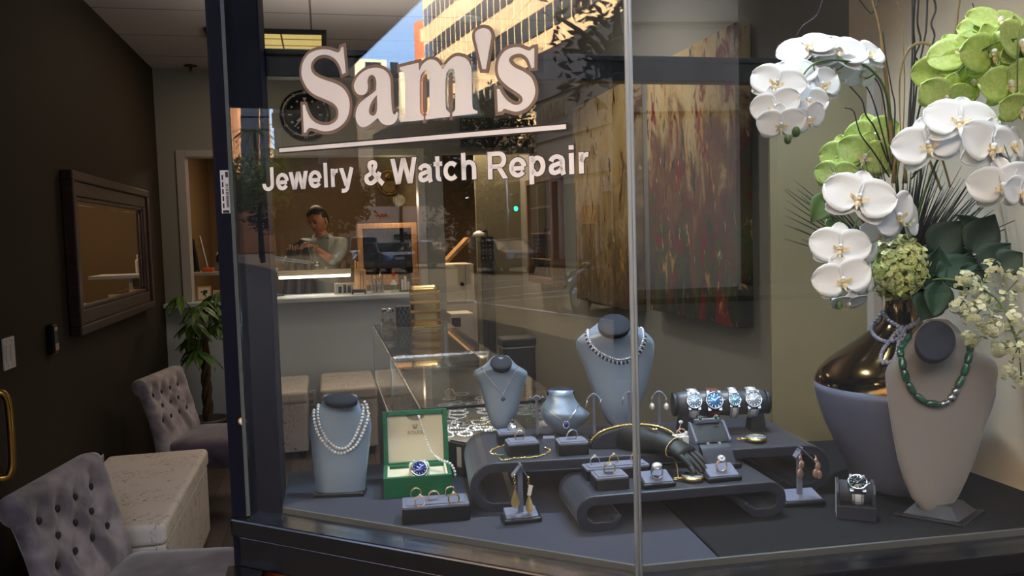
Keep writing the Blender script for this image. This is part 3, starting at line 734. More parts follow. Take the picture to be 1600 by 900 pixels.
part('base', MB().lathe([(.07, 0), (.07, .015), (.02, .022)], 20, (a.x-.03, 6.85, ZC)), M['blackm'], lp, world=True)
def framed(name, label, cat, px0, px1, py0, y, lean=12, cols=('wood', 'cream'), art=None):
    p0 = cp(px0, y); p1 = cp(px1, y); h = ony((px0+px1)/2, py0, y).z-ZC; w = p1.x-p0.x
    t = thing(name, label, cat, ((p0.x+p1.x)/2, y, ZC)); L = Matrix.Rotation(radians(-lean), 4, 'X'); f = min(w, h)*.08
    mb = MB(); mb.M = L
    mb.box(-w/2, w/2, -.004, .006, 0, f); mb.box(-w/2, w/2, -.004, .006, h-f, h); mb.box(-w/2, -w/2+f, -.004, .006, f, h-f); mb.box(w/2-f, w/2, -.004, .006, f, h-f)
    part('frame', mb, M[cols[0]], t, bevel=.001)
    mb = MB(); mb.M = L; mb.box(-w/2+f*.8, w/2-f*.8, 0, .004, f*.8, h-f*.8); part('picture', mb, M[cols[1]], t)
    if art:
        for nm, m_, bx in art:
            mb = MB(); mb.M = L
            for x0, x1, z0, z1 in bx:
                mb = MB(); mb.M = L; mb.box(x0*w, x1*w, -.0015, .0005, z0*h, z1*h); part(nm, mb, M[m_], t)
    mb = MB(); mb.bar((0, .008, .7*h), (0, h*.55+.008, 0), .01, .006); part('easel_back', mb, M['darkwood'], t)
    return t
framed('photo_frame', 'small framed black-and-white group photo standing on the counter under the lamp', 'picture frame', 523, 554, 442, 6.72, 8, ('cream', 'trimw'), [('photo_figure', 'blackm', [(-.3, -.14, .1, .7), (-.05, .1, .1, .85), (.16, .32, .1, .75)]), ('photo_shade', 'gray', [(.34, .42, .1, .9)])])
framed('greeting_card', 'cream card with a dark floral print leaning at the left end of the counter', 'card', 308, 330, 447, 6.72, 14, ('wood', 'cream'), [('flower_print', 'leaf', [(-.1, .1, .35, .6), (0, .22, .5, .72), (-.25, -.1, .55, .65), (.05, .1, .2, .4)])])
t = framed('name_card', 'brown card with pale lettering standing on the counter beside the floral card', 'card', 333, 360, 453, 6.72, 10, ('cream', 'wood'), None)
mb = MB(); p0 = cp(337, 6.715); text_mb('mobile', .095, .03, (-.048, -.006, .045), (1,0,0), (0,0,1), (0,-1,0), mb=mb); part('lettering', mb, M['cream'], t)
# stapler-like rack, wooden block, sticks, pen holder, medicine jar
c = cp(561, 6.66); t = thing('ring_stick_rack', 'low black slotted tool rack on the counter edge right of the group photo', 'rack', c)
mb = MB(); mb.box(-.055, .055, -.02, .02, .012, .022); mb.box(-.055, .055, .012, .02, .022, .034)
for i in range(9): mb.box(-.052+i*.0125, -.046+i*.0125, -.022, .02, .022, .04)
part('rack_body', mb, M['blackm'], t)
for x in (-.05, .05): part('foot', MB().box(x-.006, x+.006, -.02, .02, 0, .013), M['blackm'], t)
c = cp(564, 6.85); t = thing('wood_block', 'upright pale wooden block behind the black tool rack', 'block', c)
part('block', MB().box(-.045, .045, -.03, .03, 0, .19), M['wood'], t, bevel=.004)
part('end_groove', MB().box(-.003, .003, -.0315, -.029, .01, .18).box(.018, .023, -.0315, -.029, .01, .18), M['darkwood'], t)
for i, (px, top, lab) in enumerate([(555, 407, 'leftmost of two thin wooden sticks leaning by the wooden block'), (559, 409, 'thin wooden stick leaning against the left face of the wooden block')]):
    c = cp(px+6, 6.90+i*.02); z = ony(px, top, 6.9).z
    solo('wooden_stick', MB().tube([c+VEC((-.03, 0, 0)), VEC((ony(px, top, 6.9).x, 6.93+.02*i, z))], .007, 8), M['wood'], lab, 'stick', group='sticks by the block')
c = cp(590, 6.7); t = thing('pen_holder', 'clear mesh pen holder with pens on the counter', 'pen holder', c)
mb = MB()
for i in range(4):
    x = -.045+.03*i
    for y in (-.03, .03): mb.box(x-.003, x+.003, y-.002, y+.002, 0, .11)
for z in (.004, .055, .108):
    for y in (-.03, .03): mb.box(-.048, .048, y-.002, y+.002, z-.003, z+.003)
    for x in (-.046, .046): mb.box(x-.002, x+.002, -.03, .03, z-.003, z+.003)
mb.box(-.048, .048, -.03, .03, 0, .003)
part('mesh_cup', mb, M['steel'], t)
for i, (x, y, tl, m_) in enumerate([(-.025, 0, -.02, 'blackm'), (-.005, .01, .0, 'navy'), (.012, -.01, .015, 'steel'), (.03, .01, .02, 'blackm')]):
    solo('pen', MB().tube([c+VEC((x, y, .004)), c+VEC((x+tl, y, .17))], .004, 8), M[m_], ['leftmost dark pen in the mesh pen holder', 'navy pen in the mesh pen holder', 'steel pen in the mesh pen holder', 'rightmost dark pen in the mesh pen holder'][i], 'pen', group='pens in the holder')
c = cp(616, 6.7); t = thing('sanitiser_bottle', 'small clear bottle with a red-orange ornament above it on the counter', 'bottle', c)
part('bottle', MB().lathe([(.024, 0), (.026, .01), (.026, .075), (.012, .09), (.01, .1)], 18), M['plastic'], t)
part('label', MB().lathe([(.0265, .02), (.0265, .06)], 18, caps=False), M['leafb'], t)
part('ornament', MB().ball((0, 0, .15), (.017, .01, .022)).tube([(0,0,.1), (0,0,.135)], .004), mat('red_enamel', (190, 40, 24), .3), t)
c = cp(634, 6.72); t = thing('desk_organizer', 'dark desk organizer with white slips at the right end of the counter', 'organizer', c)
part('tray', MB().box(-.05, .05, -.04, .04, 0, .012).box(-.05, -.044, -.04, .04, .012, .14).box(.044, .05, -.04, .04, .012, .14).box(-.05, .05, .034, .04, .012, .16), M['blackm'], t)
for i, (x, h) in enumerate(((-.025, .1), (0, .125), (.025, .08))): part('slip', MB().box(x-.010, x+.010, -.02+i*.01, -.016+i*.01, .012, h), M['plastic'], t)
# big wooden framed panel standing behind the counter
a = ony(557, 350, 7.25); b = ony(664, 350, 7.25); zb = ony(600, 432, 7.25).z
t = thing('leaning_mirror', 'large pale wood framed mirror standing on the workshop bench behind the counter', 'mirror', ((a.x+.78)/2, 7.25, zb-.02))
zt = a.z; x0, x1 = a.x, .79; w = .045
mb = MB().box(x0, x1, 7.22, 7.26, zt-w, zt).box(x0, x0+w, 7.22, 7.26, zb-.02, zt-w).box(x1-w, x1, 7.22, 7.26, zb-.02, zt-w).box(x0+w, x1-w, 7.22, 7.26, zb-.02, zb+.02)
part('frame', mb, M['wood'], t, world=True, bevel=.005)
part('panel', MB().box(x0+w*.8, x1-w*.8, 7.235, 7.25, zb, zt-w*.8), M['screen'], t, world=True)
t = thing('workshop_bench', 'wooden workshop bench along the back room behind the counter', 'bench', (.53, 7.3, 0))
part('bench_top', MB().box(.26, .815, 7.05, 7.6, zb-.06, zb-.022), M['wood'], t, world=True, bevel=.004)
for x in (.29, .78):
    for y in (7.08, 7.56): part('leg', MB().box(x-.02, x+.02, y-.02, y+.02, 0, zb-.06), M['wood'], t, world=True)
# left shelf unit seen through the opening
t = thing('workshop_shelf', 'grey workshop shelf unit holding clutter at the left of the back room', 'shelf', (-.86, 7.6, 0))
zs = ony(330, 424, 7.6).z
part('shelf_top', MB().box(-1.17, -.42, 7.42, 7.85, zs-.03, zs), M['trimw'], t, world=True, bevel=.003)
part('side', MB().box(-1.17, -1.14, 7.44, 7.85, 0, zs-.03).box(-.75, -.72, 7.46, 7.85, 0, zs-.03), M['trimw'], t, world=True)
part('lower_shelf', MB().box(-1.14, -.42, 7.46, 7.85, .98, 1.0), M['trimw'], t, world=True)
def sp_(px, y=7.6): p = ony(px, 420, y); return VEC((p.x, y, zs+.0005))
c = sp_(317, 7.6); t = thing('blue_folder', 'dark blue folder leaning back on the workshop shelf', 'folder', c)
part('cover', MB().bar((-.07, 0, .002), (-.115, .06, .30), .012, .15, (0,1,0)).bar((-.035, -.02, .002), (-.08, .04, .29), .01, .13, (0,1,0)), M['navy'], t)
part('edge', MB().bar((.045, 0, .002), (-.02, .05, .31), .012, .012), M['trimw'], t)
c = sp_(325, 7.5); solo('orange_case', MB().rbox(c.x-.05, c.x+.05, 7.48, 7.53, zs+.001, zs+.035, .015), mat('orange_plastic', (214, 92, 30), .5), 'small orange case on the edge of the workshop shelf', 'case', bevel=.008)
c = sp_(353, 7.65); t = thing('magnifier_lamp', 'dark dome-shaped magnifier lamp on the workshop shelf', 'lamp', c)
part('dome', MB().ball((0, 0, .095), (.085, .07, .07), 20, 12, Matrix.Rotation(.4, 3, 'Y')), M['black'], t)
part('base', MB().lathe([(.06, 0), (.06, .012), (.015, .03)], 20), M['black'], t)
c = sp_(362, 7.78); t = thing('label_printer', 'pale boxy printer behind the dome lamp on the workshop shelf', 'printer', c)
part('body', MB().rbox(-.13, .1, -.05, .06, 0, .12, .02), M['cream'], t, bevel=.006)
part('lid', MB().rbox(-.12, .09, -.04, .06, .12, .165, .02), M['bluegray'], t, bevel=.006)
part('slot', MB().box(-.08, .06, -.052, -.049, .05, .06), M['blackm'], t)
c = sp_(341, 7.7); t = thing('spray_bottle', 'small pale bottle between the blue folder and the dome lamp', 'bottle', c)
part('bottle', MB().lathe([(.028, 0), (.03, .02), (.03, .1), (.012, .125)], 16), M['bluegray'], t); part('cap', MB().lathe([(.014, .125), (.014, .15), (.01, .155)], 14), M['plastic'], t)
# things on the back wall
c = ony(477, 180, YB); R = .19
ck = thing('wall_clock', 'black round wall clock shaped like a diver watch with a 24-hour bezel', 'clock', c)
RX = Matrix.Rotation(pi/2, 4, 'X')
def disc(prof, n=40): m_ = MB(); m_.M = RX; return m_.lathe(prof, n)
part('bezel', disc([(R, 0), (R, .022), (R*.97, .034), (R*.78, .034), (R*.76, .026)], 60), M['black'], ck)
part('dial', disc([(R*.765, .0), (R*.765, .027), (.001, .0272)], 48), M['blackm'], ck)
mb = MB()
for k, w in enumerate(('22', '20', '18', '16', '14', '12', '10', '8', '6', '4', '2')):
    a = radians(90+30*(k+1)); r = R*.875
    part('bezel_number', text_mb(w, .026 if len(w) > 1 else .013, .022, (r*cos(a), -.0345, r*sin(a)-.011), (1,0,0), (0,0,1), (0,-1,0), .0008, .02, True), M['gray'], ck)
mb = MB(); mb.prism([(-.013, R*.95), (.013, R*.95), (0, R*.82)], -.0355, -.034); part('bezel_marker', mb, M['trimw'], ck)
for k in range(12):
    mb = MB()
    a = radians(30*k); r = R*.6; x, z = r*sin(a), r*cos(a)
    if k == 0: mb.prism([(-.016, R*.68), (.016, R*.68), (0, R*.5)], -.0285, -.0265)
    elif k in (3, 6, 9): mb.box(x-(.014 if k != 6 else .005), x+(.014 if k != 6 else .005), -.0285, -.0265, z-(.005 if k != 6 else .014), z+(.005 if k != 6 else .014))
    else: mb.cyl((x, -.0265, z), (x, -.0285, z), .0095, n=16)
    part('hour_marker', mb, M['trimw'], ck)
def hand(a, L, w): d = VEC((sin(a), 0, cos(a))); return MB().bar(VEC((0,-.030,0))-d*.02, VEC((0,-.030,0))+d*L, w, .002, (0,1,0))
part('hour_hand', hand(radians(232), R*.42, .012), M['trimw'], ck); part('minute_hand', hand(radians(222), R*.66, .008), M['trimw'], ck)
part('hand_hub', disc([(.009, .027), (.009, .034), (.001, .035)], 16), M['steel'], ck)
a = ony(718, 186, YB); b = ony(838, 230, YB)
tv = thing('wall_television', 'dark flat television mounted above the passage in the back wall', 'television', (a.x+.3, YB, b.z))
part('bezel', MB().box(a.x, b.x-.04, YB-.06, YB-.001, b.z, a.z), M['blackm'], tv, world=True, bevel=.004)
part('screen', MB().box(a.x+.012, b.x-.052, YB-.0625, YB-.0595, b.z+.012, a.z-.012), M['screen'], tv, world=True)
c = ony(608, 285, YW); rr_ = 21*depth(c)/FP
ic = thing('round_icon', 'round brown and gold framed devotional disc on the workshop wall', 'wall art', c)
part('rim', disc([(rr_, 0), (rr_, .03), (rr_*.93, .035), (rr_*.88, .02)], 40), mat('maroon_rim', (110, 44, 28), .5), ic)
part('gold_ring', disc([(rr_*.9, .0), (rr_*.9, .027), (rr_*.84, .03), (rr_*.82, .02)], 40), M['brass'], ic)
part('panel', disc([(rr_*.84, 0), (rr_*.84, .02), (.001, .021)], 40), mat('icon_ground', (110, 72, 40), .7), ic)
mb = MB(); mb.M = RX; mb.lathe([(rr_*.33, .02), (rr_*.33, .026), (.001, .027)], 24, (0, 0, 0)); mb.v = [v+VEC((0,0,rr_*.36)) for v in mb.v]; part('halo', mb, M['brass'], ic)
mb = MB(); mb.M = RX; mb.ball((0, rr_*.34, .03), (rr_*.17, rr_*.22, .012)); part('figure_head', mb, mat('icon_umber', (92, 52, 28), .7), ic)
mb = MB(); mb.prism([(-rr_*.5, -rr_*.62), (-rr_*.42, -rr_*.1), (-rr_*.16, rr_*.1), (rr_*.16, rr_*.1), (rr_*.42, -rr_*.1), (rr_*.5, -rr_*.62), (0, -rr_*.8)], -.032, -.018); part('figure_robe', mb, mat('icon_robe', (140, 96, 48), .7), ic)
# ------------------------------------------------------------------ the glass showcase and its stock
SX0, SX1, SY0, SY1, SZ = .257, .686, 2.42, 4.88, 1.0
sc = thing('glass_showcase', 'long glass showcase with steel edges running back into the shop', 'showcase', ((SX0+SX1)/2, (SY0+SY1)/2, 0))
part('base_cabinet', MB().box(SX0+.01, SX1-.01, SY0+.02, SY1-.01, 0, .66), mat('case_laminate', (62, 62, 66), .35), sc, world=True)
part('floor_panel', MB().box(SX0, SX1, SY0, SY1, .66, .675), M['steel'], sc, world=True)
ym = 3.56
part('top_pane', MB().box(SX0, SX1, SY0, ym-.003, SZ-.006, SZ), M['case'], sc, world=True)
part('top_pane', MB().box(SX0, SX1, ym+.003, SY1, SZ-.006, SZ), M['case'], sc, world=True)
for x in (SX0, SX1-.006):
    part('side_pane', MB().box(x, x+.006, SY0+.01, ym-.006, .68, SZ-.008), M['case'], sc, world=True)
    part('side_pane', MB().box(x, x+.006, ym+.006, SY1-.01, .68, SZ-.008), M['case'], sc, world=True)
part('end_pane', MB().box(SX0+.008, SX1-.008, SY0, SY0+.006, .68, SZ-.008), M['case'], sc, world=True)
for x in (SX0+.004, SX1-.004):
    part('edge_rail', MB().box(x-.006, x+.006, SY0, SY1, SZ-.016, SZ-.007), M['steel'], sc, world=True)
    part('bottom_rail', MB().box(x-.006, x+.006, SY0, SY1, .66, .69), M['steel'], sc, world=True)
    for y in (SY0+.006, ym, SY1-.006): part('corner_post', MB().box(x-.005, x+.005, y-.006, y+.006, .69, SZ-.016), M['steel'], sc, world=True)
for y in (SY0+.005, ym-.012, ym+.012, SY1-.005): part('cross_rail', MB().box(SX0, SX1, y-.004, y+.004, SZ-.016, SZ-.007), M['steel'], sc, world=True)
part('middle_partition', MB().box(SX0+.02, SX1-.02, ym-.002, ym+.002, .69, SZ-.018), M['case'], sc, world=True)
zsh = .80
shelf = part('glass_shelf', MB().box(SX0+.01, SX1-.01, SY0+.02, ym-.02, zsh-.008, zsh), mat('shelf_board', (120, 112, 104), .4), sc, world=True)
part('shelf_edge', MB().box(SX0+.01, SX1-.01, SY0+.014, SY0+.02, zsh-.012, zsh+.001), M['slvr'], sc, world=True)
# pile of bracelets and watches on the shelf
rnd = random.Random(11)
def link_chain(pts, r, closed=True):
    mb = MB(); pts = resample(pts, r*2.6)
    for i, p in enumerate(pts):
        mb.ball(p, (r*1.1, r*1.1, r*.6), 6, 4)
    return mb
kinds = ['thin silver chain bracelet', 'chunky silver link bracelet', 'silver charm bracelet', 'flat silver bracelet']
for k in range(44):
    q_ = onz(rnd.uniform(694, 800), rnd.uniform(622, 684), zsh); x = min(SX1-.05, max(SX0+.05, q_.x)); y = max(SY0+.06, q_.y); rx = .022+.016*rnd.random(); ry = .02+.02*rnd.random(); r = .0028+.002*rnd.random(); a0 = rnd.random()*6
    z = zsh+.0015+r+.004*(k % 5)
    pts = [VEC((rx*cos(a)*(1+.15*sin(3*a+a0)), ry*sin(a)*(1+.15*cos(2*a+a0)), 0)) for a in [2*pi*i/40 for i in range(41)]]
    mb = link_chain(pts, r); m_ = 'slvr' if k % 7 else 'gold'
    col = 'gold' if m_ == 'gold' else 'silver'
    o = mkobj('bracelet', mb, M['links' if m_ == 'slvr' else m_]); o.location = (x, y, z)
    tag(o, f'loose {col} bracelet in the jumbled pile on the showcase shelf', 'bracelet', f'loose {col} bracelets in the showcase')
px = onz(757, 634, zsh+.012)
mb = MB()
for i in range(26): mb.ball((.035*rnd.uniform(-1, 1), .02*rnd.uniform(-1, 1), .004+.012*rnd.random()), .006, 7, 5)
o = mkobj('bead_bracelet', mb, mat('pink_beads', (226, 140, 150), .3)); o.location = (px.x, px.y, zsh+.003); tag(o, 'pink beaded bracelet bunched on the silver pile in the showcase', 'bracelet')
for i, (px_, py_, lab) in enumerate([(715, 664, 'pale-dialled wristwatch at the front of the silver pile in the showcase'), (718, 630, 'silver wristwatch at the back of the silver pile in the showcase')]):
    c = onz(px_, py_, zsh+.014); t = thing('wristwatch', lab, 'watch', (c.x, c.y, zsh+.012))
    part('case', MB().lathe([(.017, 0), (.019, .003), (.019, .007), (.016, .009)], 24), M['slvr'], t)
    part('dial', MB().lathe([(.0155, .0085), (.001, .0092)], 24), M['trimw'], t)
    mb = MB()
    for s_n in (-1, 1):
        for q in range(6): mb.box(s_n*(.019+q*.006)-.0026, s_n*(.019+q*.006)+.0026, -.008, .008, .002-.0006*q, .005-.0006*q)
    part('strap', mb, M['steel'], t)
c = onz(702, 617, zsh+.02); t = thing('gold_bangle', 'gold bangle standing in a holder behind the silver pile', 'bangle', (c.x, c.y, zsh))
mb = MB().tube([VEC((.022*cos(a), .004*sin(a*1.5), .026+.022*sin(a))) for a in [2*pi*i/28 for i in range(28)]], .004, 8, True); part('band', mb, M['gold'], t)
part('holder', MB().box(-.03, .03, -.012, .012, 0, .006), M['brass'], t, bevel=.001)
# row of watches under the far top
for k in range(7):
    c = VEC((SX0+.06+.05*k, ym+.06, .93)); big = k > 2
    t = thing('tray_watch', 'watch lying in the row under the far showcase top, ' + ('silver' if big else 'gold') + ' cased', 'watch', c, 0, ('silver' if big else 'gold') + ' watches under the far top')
    part('case', MB().lathe([(.014, 0), (.016, .003), (.016, .007), (.012, .009)], 18), M['slvr' if big else 'gold'], t)
    part('dial', MB().lathe([(.0125, .0088), (.001, .0094)], 18), M['screen'], t)
    part('strap', MB().box(-.007, .007, .014, .05, 0, .004).box(-.007, .007, -.05, -.014, 0, .004), M['steel' if big else 'lthr'], t)
solo('watch_tray', MB().box(SX0+.012, SX1-.012, ym+.015, ym+.14, .918, .93), M['lthr'], 'black tray holding a row of watches under the far showcase top', 'tray', bevel=.002)
# on the showcase top
def on_top(px, y): p = ony(px, 500, y); return VEC((p.x, y, SZ+.0003))
c = on_top(665, 4.62); gd = thing('earring_display', 'tiered gold display stand with rows of earrings on the showcase', 'display stand', c)
mb = MB(); mb.stroke([(0, 0), (.0, 0)], .004, 0, .1) if False else None
w = .082
mb = MB().grid(lambda u, v: VEC((-w+2*w*v, -.03+.07*u, .012+.215*u)), 8, 6); part('back_panel', mb, M['gold'], gd, solid=.006)
part('foot', MB().box(-w, w, -.06, .055, 0, .012), M['gold'], gd, bevel=.003)
for i in range(4):
    z = .03+.05*i; y = -.026+.0163*i
    mb = MB().box(-w-.003, w+.003, y-.012, y+.003, z-.002, z+.013); tr = part('tier', mb, M['brass'], gd, bevel=.002)
    st_ = MB()
    for q in range(9): st_.ball((-w*.85+q*w*.212, y-.0135, z+.006), .0032, 8, 5)
    part('stud_row', st_, M['gem'], tr)
c = on_top(633, 4.68); bx = thing('lattice_box', 'black gift box with silver lattice pattern beside the gold earring stand', 'box', c)
part('box', MB().box(-.05, .05, -.045, .045, 0, .115), M['blackm'], bx, bevel=.002)
mb = MB()
for i in range(-4, 5):
    for sgn in (1, -1):
        pts = []
        for k in range(9):
            z = .002+.111*k/8; x = i*.025+sgn*(z-.057)*.5+.004*sin(k*pi/2)
            if abs(x) < .049: pts.append((x, -.0455, z))
        if len(pts) > 1: mb.tube(pts, .0011, 5)
part('lattice', mb, M['slvr'], bx)
c = on_top(606, 4.66); jr = thing('trinket_jar', 'small glass jar with silver lid full of gold and silver trinkets', 'jar', c)
part('jar', MB().lathe([(.036, 0), (.038, .005), (.038, .07), (.03, .08), (.03, .09)], 22, caps=False), M['case'], jr, recalc=False)
part('lid', MB().lathe([(.033, .085), (.035, .087), (.035, .105), (.03, .108)], 22), M['slvr'], jr)
mb = MB(); mb2 = MB()
for q in range(60):
    a = rnd.random()*6.28; r = .03*sqrt(rnd.random()); (mb if q % 2 else mb2).ball((r*cos(a), r*sin(a), .006+.045*rnd.random()), .006, 6, 4)
o = part('trinkets', mb, M['gold'], jr); o['kind'] = 'stuff'; o['label'] = 'gold trinkets'
o = part('trinkets', mb2, M['slvr'], jr); o['kind'] = 'stuff'; o['label'] = 'silver trinkets'
# ------------------------------------------------------------------ paintings, bin, passage things
def paint_mat(name, seed, cols, spots=(.54, (124, 32, 24))):
    m = bpy.data.materials.new(name); m.use_nodes = True; nt = m.node_tree; N = nt.nodes; Lk = nt.links; b = N['Principled BSDF']; b.inputs['Roughness'].default_value = .55
    tc = N.new('ShaderNodeTexCoord'); sep = N.new('ShaderNodeSeparateXYZ'); Lk.new(tc.outputs['Object'], sep.inputs[0])
    def nz(scale, stretch, det=5):
        mp = N.new('ShaderNodeMapping'); mp.inputs['Scale'].default_value = stretch; mp.inputs['Location'].default_value = (seed, seed*2, seed*3)
        n = N.new('ShaderNodeTexNoise'); n.inputs['Scale'].default_value = scale; n.inputs['Detail'].default_value = det; n.inputs['Roughness'].default_value = .65; n.inputs['Distortion'].default_value = .6
        Lk.new(tc.outputs['Object'], mp.inputs[0]); Lk.new(mp.outputs[0], n.inputs[0]); return n.outputs['Fac']
    def add(a, k, c):
        q = N.new('ShaderNodeMath'); q.operation = 'MULTIPLY_ADD'; Lk.new(a, q.inputs[0]); q.inputs[1].default_value = k
        if isinstance(c, float): q.inputs[2].default_value = c
        else: Lk.new(c, q.inputs[2])
        return q.outputs[0]
    h = add(sep.outputs['Z'], .62, .1)                       # height, 0 foot .. ~.86 top
    f = add(nz(5, (1, 1.5, .8)), 1.1, add(h, .95, -.50))
    rp = N.new('ShaderNodeValToRGB'); e = rp.color_ramp.elements; e[0].position = 0; e[0].color = (*lin(cols[0][1]), 1); e[1].position = 1; e[1].color = (*lin(cols[-1][1]), 1)
    for p, c in cols[1:-1]: x = e.new(p); x.color = (*lin(c), 1)
    Lk.new(f, rp.inputs[0])
    def over(base, maskscale, stretch, lo, hi, col, hmin=None):
        mk = nz(maskscale, stretch); r = N.new('ShaderNodeValToRGB'); r.color_ramp.elements[0].position = lo; r.color_ramp.elements[1].position = hi; Lk.new(mk, r.inputs[0])
        mx = N.new('ShaderNodeMix'); mx.data_type = 'RGBA'; mx.inputs[7].default_value = (*lin(col), 1); Lk.new(r.outputs[0], mx.inputs[0]); Lk.new(base, mx.inputs[6]); return mx.outputs[2]
    c = rp.outputs[0]
    c = over(c, 4.5, (1, 1.6, .9), spots[0], spots[0]+.05, spots[1]); c = over(c, 9, (1, 1.5, .6), .60, .66, (206, 150, 66)); c = over(c, 11, (1, 1.8, .35), .60, .66, (52, 46, 30)); c = over(c, 14, (1, 1.6, .5), .64, .70, (216, 196, 146))
    Lk.new(c, b.inputs['Base Color']); return m
pa = [(0, (28, 32, 24)), (.18, (44, 50, 26)), (.34, (80, 86, 34)), (.46, (110, 60, 34)), (.58, (130, 96, 52)), (.70, (190, 164, 110)), (1, (206, 188, 140))]
pb = [(0, (58, 48, 36)), (.2, (96, 78, 50)), (.4, (140, 114, 72)), (.6, (178, 150, 100)), (1, (206, 182, 130))]
pt = thing('autumn_painting', 'tall abstract autumn painting with red and gold blossoms, nearest the window', 'painting', (1.67, 3.53, 1.09))
part('canvas', MB().box(1.628, 1.699, 3.06, 3.99, 1.092, 2.315), paint_mat('autumn_paint', 1.3, pa), pt, world=True, bevel=.004)
pt = thing('autumn_painting', 'golden ochre abstract painting further back beyond the red autumn one', 'painting', (1.67, 4.72, 1.06))
part('canvas', MB().box(1.628, 1.699, 4.22, 5.26, 1.06, 2.31), paint_mat('ochre_paint', 4.1, pb, (.6, (110, 70, 34))), pt, world=True, bevel=.004)
wc = thing('wall_display_case', 'narrow wood framed glass display case on the right wall near the passage', 'display case', (1.67, 6.2, 1.1))
a0 = 5.75; a1 = 6.5; z0c, z1c = 1.12, 1.93
mb = MB(); frame(mb, 0, .045, 1.60, 1.698, a0, a1, z0c, z1c); part('frame', mb, mat('walnut_frame', (112, 76, 46), .45), wc, world=True, bevel=.004)
part('pane', MB().box(1.612, 1.616, a0+.04, a1-.04, z0c+.04, z1c-.04), M['case'], wc, world=True)
part('back', MB().box(1.68, 1.697, a0+.04, a1-.04, z0c+.04, z1c-.04), M['darkwood'], wc, world=True)
for z in (1.3, 1.5, 1.7): part('shelf', MB().box(1.62, 1.68, a0+.045, a1-.045, z, z+.008), M['wood'], wc, world=True)
c = ony(808, 560, 5.6); bn = thing('waste_bin', 'tall dark metal waste bin with hinged lid behind the showcase', 'bin', (c.x, 5.6, 0))
part('body', MB().rbox(-.115, .115, -.1, .1, 0, .72, .03), mat('dark_steel', (60, 60, 62), .35, metal=.7), bn, bevel=.005)
part('lid', MB().rbox(-.122, .122, -.107, .107, .725, .785, .032), M['blackm'], bn, bevel=.015)
part('lid_rim', MB().rbox(-.12, .12, -.105, .105, .718, .728, .032), M['steel'], bn)
part('pedal', MB().box(-.05, .05, -.13, -.1, .015, .03), M['blackm'], bn)
a = ony(692, 440, 6.85); b = ony(741, 440, 6.85); z1_ = ony(715, 413, 6.85).z; z0_ = ony(715, 472, 6.85).z
wk = thing('polishing_cabinet', 'cream workshop cabinet with a round black knob in the passage', 'cabinet', ((a.x+b.x)/2, 7.0, 0))
part('body', MB().box(a.x, b.x, 6.85, 7.3, z0_, z1_), M['cream'], wk, world=True, bevel=.004)
part('lower_body', MB().box(a.x, b.x+.02, 6.87, 7.3, 0, z0_-.004), M['beige'], wk, world=True, bevel=.004)
k_ = ony(722, 444, 6.85); part('knob', MB().cyl(k_, k_+VEC((0, -.02, 0)), .016), M['blackm'], wk, world=True)
part('door_seam', MB().box(b.x-.075, b.x-.07, 6.8485, 6.8505, z0_+.01, z1_-.01), M['gray'], wk, world=True)
a2 = ony(697, 428, 6.95); b2 = ony(732, 392, 6.95)
solo('wooden_board', MB().bar(VEC((a2.x, 6.95, z1_+.025)), VEC((b2.x, 6.98, z1_+.025+(b2.z-a2.z))), .12, .03), M['wood'], 'slanted pale wooden board resting on the cream cabinet', 'board', bevel=.004)
gx = ony(752, 440, 6.9); gl_ = thing('gooseneck_lamp', 'black tool column with a small white lamp shade beside the cream cabinet', 'lamp', (gx.x+.075, 6.95, 0))
zz = ony(750, 366, 6.9).z
part('pole', MB().tube([(0, 0, .03), (0, 0, zz-.02), (-.01, -.02, zz+.03), (-.07, -.04, zz+.02)], .009, 8), M['blackm'], gl_); part('base', MB().lathe([(.06, 0), (.06, .02), (.02, .035)], 20), M['blackm'], gl_)
part('shade', MB().lathe([(.06, -.02), (.045, .012), (.012, .03)], 20, (-.085, -.05, zz)), M['plastic'], gl_)
rk = thing('tool_rack', 'black upright tool rack dotted with gold tags in the passage', 'rack', (gx.x+.09, 7.05, 0)); zb_ = ony(752, 410, 7.05).z; zt_ = ony(752, 370, 7.05).z
part('board', MB().box(-.055, .055, 0, .02, 0, zt_), M['blackm'], rk)
for q in range(5):
    for r_ in range(3): part('tag', MB().box(-.045+r_*.032, -.03+r_*.032, -.004, 0, zb_+.03+q*.036, zb_+.045+q*.036), M['brass'], rk)
for i, (x0, x1, y, h, lab) in enumerate([(708, 742, 6.3, .37, 'upper'), (706, 741, 6.3, .37, 'lower')]):
    pass
a = ony(706, 540, 6.2); b = ony(741, 540, 6.2); zt_ = ony(720, 490, 6.2).z
cb = thing('storage_box', 'beige storage box with a dark label slot at the passage entrance', 'box', ((a.x+b.x)/2, 6.3, 0))
part('body', MB().box(a.x, b.x, 6.2, 6.45, 0, zt_), M['beige'], cb, world=True, bevel=.004)
part('label_slot', MB().box(a.x+.005, a.x+.075, 6.196, 6.202, zt_-.1, zt_-.03), M['darkwood'], cb, world=True)
